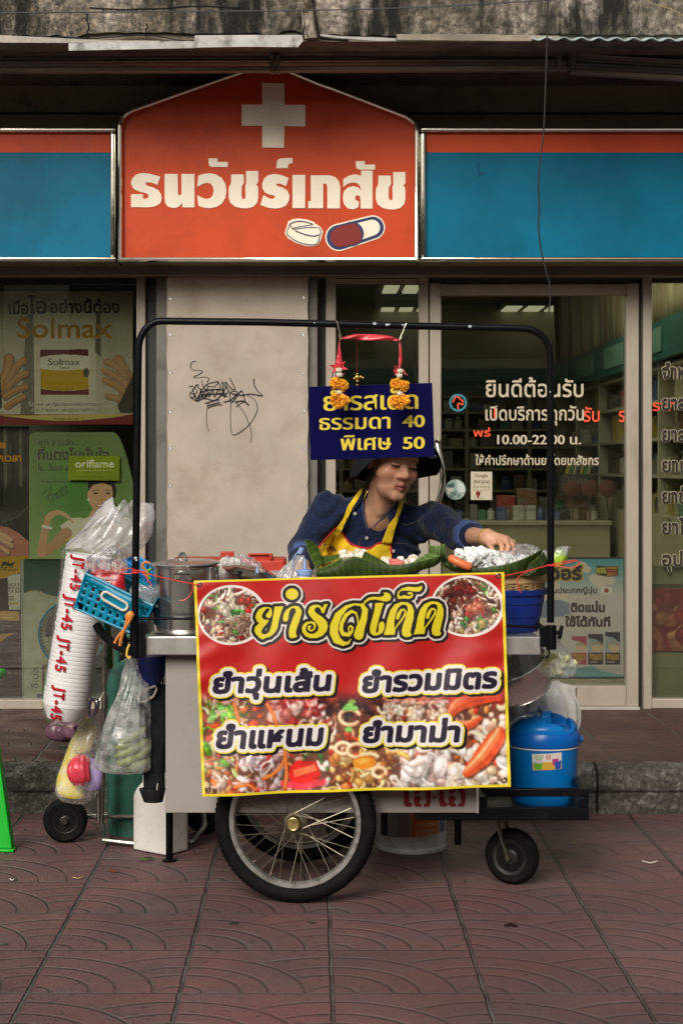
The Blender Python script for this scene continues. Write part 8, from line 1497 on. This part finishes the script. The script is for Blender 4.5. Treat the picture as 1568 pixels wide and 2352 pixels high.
# head axes: x to the image right, -y out of the face, z up
HS = 1.09
def HP(x, y, z): return hd + HS * (Rh @ np.array((x, y, z), float))
nb = np.array(W(868, 1172, 6.28)); shL = np.array(W(752, 1172, 6.29)); shR = np.array(W(985, 1196, 6.31)); elL = np.array(W(695, 1262, 6.22)); wrL = np.array(W(694, 1302, 6.0)); haL = np.array(W(690, 1322, 5.93))
elR = np.array(W(1048, 1228, 6.08)); wrR = np.array(W(1120, 1235, 5.80)); hips = np.array((WX(846, 6.4), 6.42, .83))
sk = s(176, 122, 84)
def headf(P):
    q = (P - hd) @ Rh / HS; ax = np.abs(q[:, 0]); m = np.stack([ax, q[:, 1], q[:, 2]], 1)
    d = d_ell(q, (0, .014, .035), (.074, .094, .092)); d = smin(d, d_ell(q, (0, -.030, -.032), (.061, .064, .088)), .025); d = smin(d, d_ell(q, (0, -.036, -.080), (.047, .050, .040)), .022)
    d = smin(d, d_cap(m, (.006, -.078, -.104), (.0, -.078, -.104), .0175), .014); d = smin(d, d_cap(m, (.043, -.060, -.032), (.050, -.044, -.034), .024), .02)
    d = smin(d, d_cap(m, (.0, -.079, .022), (.042, -.072, .022), .013), .016)
    d = smax(d, -d_cap(m, (.026, -.1085, .000), (.040, -.099, -.001), .0150), .014)
    d = smin(d, d_ell(m, (.0325, -.081, -.002), (.0165, .0125, .0118)), .004); lid = d_cap(m, (.017, -.0945, -.0055), (.047, -.0865, -.0035), .0012); d = smax(d, -lid, .003)
    d = smin(d, d_cap(q, (0, -.085, .010), (0, -.1055, -.031), .0065, .0130), .012); d = smin(d, d_cap(m, (.013, -.094, -.036), (.0165, -.0915, -.036), .0095), .006); d = smax(d, -d_ell(m, (.0085, -.1, -.0462), (.004, .006, .004)), .002)
    d = smin(d, d_cap(m, (0, -.0945, -.0640), (.021, -.0845, -.0690), .0068, .0035), .005); d = smin(d, d_cap(m, (0, -.0925, -.0785), (.018, -.0845, -.0745), .0082, .004), .005); d = smax(d, -d_cap(m, (0, -.1025, -.0707), (.0235, -.0885, -.0712), .0016), .0025)
    d = smin(d, d_ell(m, (.0765, .012, -.006), (.0085, .020, .032)), .006); d = smax(d, -d_ell(m, (.087, .006, -.004), (.006, .010, .018)), .004)
    return d * HS
fing = []
def fch(pts, r0, r1):
    p = [np.array(W(*q)) for q in pts]
    for k in range(len(p) - 1): fing.append((p[k], p[k + 1], r0 + (r1 - r0) * k / (len(p) - 1), r0 + (r1 - r0) * (k + 1) / (len(p) - 1)))
fch([(1148, 1244, 5.745), (1153, 1258, 5.712), (1150, 1273, 5.70)], .0098, .0075); fch([(1162, 1241, 5.75), (1167, 1256, 5.715), (1163, 1274, 5.70)], .0100, .0075); fch([(1172, 1244, 5.765), (1180, 1258, 5.735), (1176, 1274, 5.715)], .0094, .0072); fch([(1178, 1249, 5.785), (1187, 1262, 5.765), (1184, 1275, 5.745)], .0082, .0064); fch([(1124, 1246, 5.775), (1128, 1260, 5.742), (1137, 1273, 5.718)], .0108, .0082)
lfing = [(haL + np.array((o, -.01 * k, -.005)), haL + np.array((o * 1.1 + .004, -.035, -.03 - .004 * k)), .0088, .0072) for k, o in enumerate((-.026, -.009, .008, .024))] + [(haL + np.array((.03, 0, .01)), haL + np.array((.045, -.03, -.012)), .0095, .0078)]
def torso(P, e=0.0):
    c = np.array(W(862, 1262, 6.34)); d = d_ell(P, c, (.162 + e, .098 + e, .185 + e)); d = smin(d, d_cap(P, shL + (0.02, 0, -.01), shR + (-.02, 0, -.012), .050 + e), .05); d = smin(d, d_ell(P, hips + (0, -.01, .12), (.155 + e, .105 + e, .2 + e)), .06)
    d = smin(d, d_cap(P, nb + (-.05, .02, -.01), nb + (.05, .02, -.015), .052 + e), .04); return d
def bodyf(P):
    d = headf(P); neck = d_cap(P, HP(0, .022, -.075), nb + (0, .01, -.02), .049, .055); d = smin(d, neck, .022); d = smin(d, d_cap(P, HP(-.045, .01, -.07), nb + (.005, -.05, -.005), .011, .013), .02)
    d = smin(d, torso(P, -.017), .03)
    d = smin(d, d_cap(P, elR, wrR, .040, .0255), .02); palm = d_cap(P, wrR, W(1158, 1244, 5.768), .0255, .022); palm = smin(palm, d_cap(P, W(1150, 1245, 5.752), W(1176, 1248, 5.778), .0145), .014); palm = smin(palm, d_cap(P, W(1122, 1239, 5.79), W(1126, 1249, 5.77), .016), .012); d = smin(d, palm, .014)
    fd = np.full(len(P), 1e3)
    for a, c, r0, r1 in fing: fd = smin(fd, d_cap(P, a, c, r0, r1), .0025)
    d = smin(d, fd, .005)
    d = smin(d, d_cap(P, elL, wrL, .038, .025), .02); d = smin(d, d_ell(P, (wrL + haL * 1.4) / 2.4, (.036, .028, .03)), .014)
    for a, c, r0, r1 in lfing: d = smin(d, d_cap(P, a, c, r0, r1), .004)
    return d
def skincol(V):
    q = (V - hd) @ Rh / HS; n = len(V); c = np.tile(np.array((206, 156, 126), float), (n, 1)); ax = np.abs(q[:, 0]); inh = np.linalg.norm(q, axis=1) < .16
    def blend(m, col): c[:] = c * (1 - m[:, None]) + np.array(col, float) * m[:, None]
    blend(np.exp(-(((ax - .045) / .022) ** 2 + ((q[:, 2] + .03) / .025) ** 2)) * .35 * inh, (186, 104, 76)); blend(np.exp(-((q[:, 0] / .016) ** 2 + ((q[:, 2] + .04) / .014) ** 2)) * .3 * (q[:, 1] < -.09) * inh, (186, 108, 82))
    fr = (q[:, 1] < -.055) & inh
    lz = q[:, 2] + .0712 + .06 * ax; lip = np.clip((.0145 - np.abs(lz)) / .004, 0, 1) * np.clip((.0245 - ax) / .004, 0, 1) * fr * (q[:, 1] < -.08); blend(lip * .75, (150, 78, 68)); blend(np.clip((.0022 - np.abs(q[:, 2] + .0709)) / .001, 0, 1) * np.clip((.024 - ax) / .004, 0, 1) * fr * .9, (70, 30, 26))
    eye = np.clip((.0042 - np.abs(q[:, 2] + .0052 - .04 * (ax - .032))) / .0015, 0, 1) * np.clip((.0165 - np.abs(ax - .0325)) / .003, 0, 1) * fr; blend(eye, (46, 30, 24)); wht = np.clip((.0018 - np.abs(q[:, 2] + .0068)) / .001, 0, 1) * np.clip((.011 - np.abs(ax - .0325)) / .003, 0, 1) * fr; blend(wht * .0, (150, 130, 116))
    brow = np.clip((.0036 - np.abs(q[:, 2] - .0200 + 1.6 * (ax - .03) ** 2 * 10)) / .002, 0, 1) * np.clip((.0225 - np.abs(ax - .034)) / .004, 0, 1) * fr; blend(brow * .45, (66, 44, 34))
    blend(np.exp(-(((ax - .0325) / .018) ** 2 + ((q[:, 2] + .016) / .008) ** 2)) * .25 * fr, (130, 84, 62))
    f = vnoise(V, 90, 3)[:, None] * .05 + vnoise(V, 420, 4)[:, None] * .04; return c / 255 * (1 + f)
skin_m = M('skin', attr=True, rough=.42, var=.06, vs=60, sss=.12, bump=.10, bs=420, spec=.45)
lo = np.array((shL[0] - .16, 5.66, 1.02)); hi = np.array((WX(1200, 5.8), 6.46, 1.56))
vend = body('person', bodyf, lo, hi, .0026, skin_m, None, skincol, 1)
tag(vend, 'woman in denim shirt, yellow apron and dark hat, reaching over the food', 'person')
def ray(u, v, f, y0=5.7, y1=6.7, off=0.0):
    """depth of the first surface met along the line of sight through (u, v)"""
    Y = np.arange(y0, y1, .002); P = np.stack([(u - CX) / F * Y, Y, H - (v - CY) / F * Y], 1); d = f(P); k = np.argmax(d < off); return Y[k] if (d < off).any() else None
# ---- denim shirt
den = M('denim', s(18, 29, 56), .85, var=.25, vs=18, dirt=s(36, 54, 92), ds=70, dlo=.45, dhi=.85, bump=.35, bs=320, sheen=.15, spec=.25, rvar=.05); den2 = M('denim_inside', s(70, 92, 140), .85, var=.2, vs=60, bump=.3, bs=300)
vee = [W(833, 1128, 6.2), W(838, 1190, 6.2), W(843, 1216, 6.2), W(862, 1200, 6.2), W(888, 1176, 6.2), W(908, 1148, 6.2)]
def veef(P):
    k = 6.2 / P[:, 1]; X, Z = P[:, 0] * k, (P[:, 2] - H) * k + H; ins = np.zeros(len(P), bool); dm = np.full(len(P), 9.0); n = len(vee)
    for i in range(n):
        a, b = vee[i], vee[(i + 1) % n]; dx, dz = b.x - a.x, b.z - a.z; t = np.clip(((X - a.x) * dx + (Z - a.z) * dz) / (dx * dx + dz * dz), 0, 1); dm = np.minimum(dm, np.hypot(X - a.x - t * dx, Z - a.z - t * dz))
        c = ((a.z > Z) != (b.z > Z)) & (X < a.x + (Z - a.z) / (dz if abs(dz) > 1e-9 else 1e-9) * dx); ins ^= c
    return np.where(ins, -dm, dm)
def shirtf(P):
    d = torso(P, .004); d = smin(d, d_cap(P, shL, elL, .066, .054), .035); d = smin(d, d_cap(P, elL, wrL + (elL - wrL) * .25, .054, .046), .02); mid = (shR + elR) / 2 + np.array((0, -.01, .012)); d = smin(d, d_cap(P, shR, mid, .068, .060), .03); d = smin(d, d_cap(P, mid, elR, .060, .054), .03); d = smin(d, d_cap(P, elR, elR + (wrR - elR) * .42, .054, .047), .02)
    # folds: creases round the bent arm and across the chest
    f = .0035 * np.sin(P[:, 0] * 70 + P[:, 2] * 95 + 3 * np.sin(P[:, 2] * 23)) * np.exp(-((P[:, 0] - shR[0] + .02) / .12) ** 2) + .003 * np.sin(P[:, 0] * -60 + P[:, 2] * 90 + 2 * np.sin(P[:, 0] * 31)) * np.exp(-((P[:, 0] - shL[0]) / .09) ** 2) + .0035 * vnoise(P, 22, 5) + .0016 * vnoise(P, 60, 6)
    d = d + 1.7 * f; top = d_cap(P, HP(0, .02, -.07), nb + (0, .012, -.03), .060, .066); d = smax(d, -top, .004); d = smax(d, -np.maximum(veef(P), P[:, 1] - 6.33), .004); d = np.maximum(d, (hips[2] - .02) - P[:, 2]); return d
shirt = body('shirt', shirtf, (shL[0] - .2, 5.86, hips[2] - .04), (WX(1110, 6.0) + .06, 6.6, 1.33), .0042, den, vend, None, 1)
# rolled cuffs
for a, b_, r0, lab in ((elR, wrR, .050, 0), (elL, wrL, .048, 1)):
    ax4 = Vector(b_ - a).normalized(); c0 = Vector(a + (b_ - a) * .40); b = MB(); b.lathe(c0, [(r0 * .86, -.030), (r0 * 1.03, -.030), (r0 * 1.07, -.02), (r0 * 1.05, .02), (r0 * 1.0, .027), (r0 * .88, .026)], 40, axis=ax4, closed=True, wob=lambda t, i: .04 * math.sin(3 * t + i) + .02 * math.sin(7 * t)); b.build('cuff', den2, shirt, smooth=180)
def drape(name, poly, mat, f, off, parent, th=.003, res=3.0, edge=None, ew=3.2, emat=None, lift=0.0):
    """cloth cut to a pixel outline and laid on the body: every point takes the depth of the surface below it"""
    P = np.array(poly, float); n = len(P); u0, v0 = P.min(0); u1, v1 = P.max(0); bm = bmesh.new(); vs = [bm.verts.new((p[0], 0, -p[1])) for p in P]; fc = bm.faces.new(vs); bmesh.ops.triangulate(bm, faces=[fc])
    for _ in range(6):
        es = [e for e in bm.edges if e.calc_length() > res * 1.8]
        if not es: break
        bmesh.ops.subdivide_edges(bm, edges=es, cuts=1); bmesh.ops.triangulate(bm, faces=bm.faces)
    last = 6.2; ys = []
    for v in bm.verts:
        y = ray(v.co.x, -v.co.z, f, off=off); ys.append(y)
    good = [(v.co.copy(), y) for v, y in zip(bm.verts, ys) if y]
    for v, y in zip(list(bm.verts), ys):
        if y is None: y = min(good, key=lambda g: (g[0] - v.co).length)[1]
        v.co = W(v.co.x, -v.co.z, y - lift)
    me = bpy.data.meshes.new(name); bmesh.ops.recalc_face_normals(bm, faces=bm.faces); bm.to_mesh(me); bm.free(); o = link(name, me, mat, parent); me.polygons.foreach_set('use_smooth', [True] * len(me.polygons)); md = o.modifiers.new('solid', 'SOLIDIFY'); md.thickness = th; md.offset = 0; return o
def laid(name, pts, r, mat, f, off, parent, flat=.6, n=6, sm=5):
    b = MB(); Q = spline(pts, sm); last = None; L = []
    for q in Q:
        y = ray(q[0], q[1], f, off=off) or last or 6.2; last = y; L.append(W(q[0], q[1], y))
    b.tube(L, r, n, flat=flat); return b.build(name, mat, parent, smooth=180)
comb = lambda P: np.minimum(shirtf(P), bodyf(P))
collar_l = [(833, 1122), (826, 1128), (806, 1150), (784, 1177), (790, 1180), (806, 1179), (813, 1173), (822, 1160), (832, 1145)]
collar_r = [(906, 1148), (912, 1144), (919, 1150), (917, 1170), (912, 1196), (908, 1215), (904, 1213), (896, 1200), (891, 1190), (893, 1176), (898, 1162)]
for po in (collar_l, collar_r): drape('collar', po, den, shirtf, .006, shirt, .006, lift=.009)
for L in ([(830, 1138), (834, 1180), (839, 1206), (844, 1219)], [(905, 1152), (888, 1178), (864, 1202), (844, 1219)], [(784, 1178), (806, 1151), (826, 1128)], [(785, 1180), (806, 1179), (820, 1164)], [(919, 1152), (917, 1172), (909, 1213)], [(907, 1214), (894, 1198), (892, 1182)]): laid('seam', L, .0021, den2, comb, .002, shirt)
stitch = M('orange_stitch', s(150, 130, 120), .8, var=0)
for L in ([(835, 1152), (838, 1200), (843, 1218), (828, 1240), (822, 1256)], [(919, 1194), (931, 1206), (968, 1192)], [(898, 1248), (938, 1248)], [(786, 1176), (808, 1172)]): laid('stitching', L, .0006, stitch, shirtf, .001, shirt)
snapm = M('pearl_snap', (.6, .57, .52), .25, .3, var=.1)
for u, v in ((815, 1180), (885, 1192), (842, 1236), (903, 1266)):
    y = ray(u, v, shirtf, off=.004) or 6.2; b = MB(); b.lathe(W(u, v, y - .004), [(.0062, 0), (.0064, .0015), (.0045, .003), (0, .0032)], 18, axis=(0, -1, .1)); b.build('snap', snapm, shirt)
# ---- apron
yel = M('apron_yellow', s(238, 196, 26), .75, var=.1, vs=18, bump=.2, bs=300, sheen=.1); redb = M('apron_binding', s(196, 34, 44), .75, var=.1, bump=.2, bs=300)
bib = [(730.6, 1257), (745, 1240), (760, 1224), (771.6, 1213), (779, 1217), (786, 1224), (798, 1243), (808, 1251), (818, 1255), (832, 1259), (848, 1260), (860, 1254), (871, 1248), (884, 1247), (895, 1250), (898, 1260), (899, 1278), (900, 1345), (726, 1345)]
ap = drape('apron', bib, yel, shirtf, .008, vend, .003, 6.0)
laid('binding', bib[:17], .0048, redb, shirtf, .0085, ap, .5)
drape('strap', [(833, 1121), (826, 1125), (800, 1160), (788, 1192), (773, 1214), (783, 1222), (797, 1192), (810, 1166), (832, 1130)], yel, shirtf, .010, ap, .003, 4.0, lift=.013)
drape('strap', [(917, 1148), (926, 1147), (924, 1165), (910, 1206), (898, 1249), (876, 1247), (892, 1206), (909, 1185), (913, 1170)], yel, shirtf, .010, ap, .003, 4.0, lift=.013)
b = MB(); letters(b, 'พวงประ', 744, 772, 1256, 8, 6.15, bold=.4, slope=.45)
me_b = [(v[0], v[1], v[2]) for v in b.v]; nv_ = []
for x, y, z in me_b: u_, v_ = x / y * F + CX, (H - z) / y * F + CY; yy_ = ray(u_, v_, shirtf, off=.010) or 6.2; nv_.append(W(u_, v_, yy_ - .0025))
b.v = [tuple(p) for p in nv_]; b.build('apron_lettering', M('apron_ink', (.1, .1, .16), .7), ap, smooth=0)
# ---- hair, hat
hair_m = M('black_hair', (.010, .007, .006), .45, var=.4, vs=40, stretch=(1, 1, .2), spec=.4)
def hairf(P):
    q = (P - hd) @ Rh / HS; ax = np.abs(q[:, 0]); d = d_ell(q, (0, .022, .036), (.081, .094, .098)); cut = q[:, 1] + .040 - .25 * np.clip(q[:, 2], 0, .2) - np.clip((.03 - q[:, 2]) * .9, 0, .055); d = smax(d, -cut, .008); d = np.maximum(d, -(q[:, 2] + .075)); return smin(d, d_cap(q, (-.02, .085, -.05), (-.03, .085, -.08), .02, .012), .02) + .0015 * np.sin(q[:, 0] * 300)
body('hair', hairf, hd - .24, hd + .18, .004, hair_m, vend, None, 1)
hatm = M('hat_straw_black', (.008, .008, .012), .8, var=.3, vs=30, bump=.5, bs=160, spec=.25); hatw = M('hat_white', (.62, .58, .62), .7, var=.05)
axh = Rh @ np.array((-.13, .30, 1.0)); axh = Vector(axh / np.linalg.norm(axh)); hc0 = Vector(HP(.004, .012, .062)); hx_ = Vector(Rh @ np.array((1, 0, 0))); hx_ = (hx_ - axh * hx_.dot(axh)).normalized(); hy_ = axh.cross(hx_)
def hat_pt(a, r, z): return hc0 + hx_ * (r * math.cos(a)) + hy_ * (r * 1.06 * math.sin(a)) + axh * z
b = MB(); n = 96; prof = [(.086, 0.0), (.112, -.008), (.138, -.030), (.160, -.076), (.170, -.118), (.171, -.121), (.166, -.117), (.155, -.073), (.133, -.026), (.111, -.004), (.094, .006), (.088, .055), (.07, .082), (.04, .094), (.001, .097)]
vs = []; fs = []
for i, (r, z) in enumerate(prof):
    for j in range(n):
        a = 6.2832 * j / n; front = max(0, -math.sin(a)); dr = (1 - .38 * front ** 1.5) if 0 < i < 10 else 1; rr2 = .088 + (r - .088) * dr if 0 < i < 10 else r; zz2 = z * (1 - .9 * front) if 0 < i < 10 else z; w_ = .006 * math.sin(3 * a + 1) * max(0, (r - .1)) / .07; vs.append(hat_pt(a, rr2, zz2 + w_))
for i in range(len(prof) - 1):
    for j in range(n): fs.append((i * n + j, i * n + (j + 1) % n, (i + 1) * n + (j + 1) % n, (i + 1) * n + j))
b.add(vs, fs); hat = b.build('sun_hat', hatm, vend, smooth=60)
b = MB(); b.grid(lambda s_, t: hat_pt(-math.pi / 2 + (s_ - .5) * 2.5, .088 + .075 * t * (1 - .5 * (2 * s_ - 1) ** 2), -.010 - .050 * t - .004 * math.sin(3.14 * s_) * t), 30, 6); b.build('visor', hatw, hat, solid=.002, smooth=180)
b = MB(); b.grid(lambda s_, t: hat_pt(math.pi - .16 - s_ * .26, .086 + .006 * math.sin(t * 3) + .004 * math.sin(s_ * 9), .0 - .075 * t * (.75 + .25 * math.sin(3.14 * s_))), 14, 10); b.build('neck_cloth', hatw, hat, solid=.0015, smooth=180)
gold2 = M('gold_bracelet', (.8, .55, .14), .25, 1, var=.2)
b = MB(); ax5 = Vector(wrR - elR).normalized(); c0 = Vector(wrR - (wrR - elR) * .03); e1 = ax5.orthogonal().normalized(); e2 = ax5.cross(e1)
for k in range(30): a = 6.2832 * k / 30; b.ell(c0 + (e1 * math.cos(a) + e2 * math.sin(a)) * .0288 + ax5 * .002 * (k % 2), (.0034, .0034, .0034), nu=8, nv=6)
b.build('bracelet', gold2, vend)
b = MB(); b.tube([W(u, v, (ray(u, v, bodyf, off=.001) or 6.2) - .001) for u, v in spline([(845, 1126), (838, 1140), (834, 1158)], 5)], .0012, 6); b.build('necklace', gold2, vend)
# ---- trousers and shoes, hidden from the front by the cart
trm = M('dark_trousers', (.02, .02, .026), .85, var=.2, bump=.2, bs=200)
def trf(P):
    d = d_ell(P, hips + (0, 0, .0), (.165, .125, .13))
    for sx in (-1, 1): d = smin(d, d_cap(P, hips + (sx * .085, 0, -.04), (hips[0] + sx * .10, 6.40, .45), .088, .062), .03); d = smin(d, d_cap(P, (hips[0] + sx * .10, 6.40, .45), (hips[0] + sx * .11, 6.46, .08), .062, .046), .02)
    return np.maximum(d, .055 - P[:, 2])
body('trousers', trf, hips - (.24, .2, .8), hips + (.24, .2, .16), .010, trm, vend, None, 2)
for sx in (-1, 1): b = MB(); b.ell((hips[0] + sx * .112, 6.41, .038), (.046, .115, .038), nu=20, nv=12); b.build('shoe', MT['rubber'], vend)
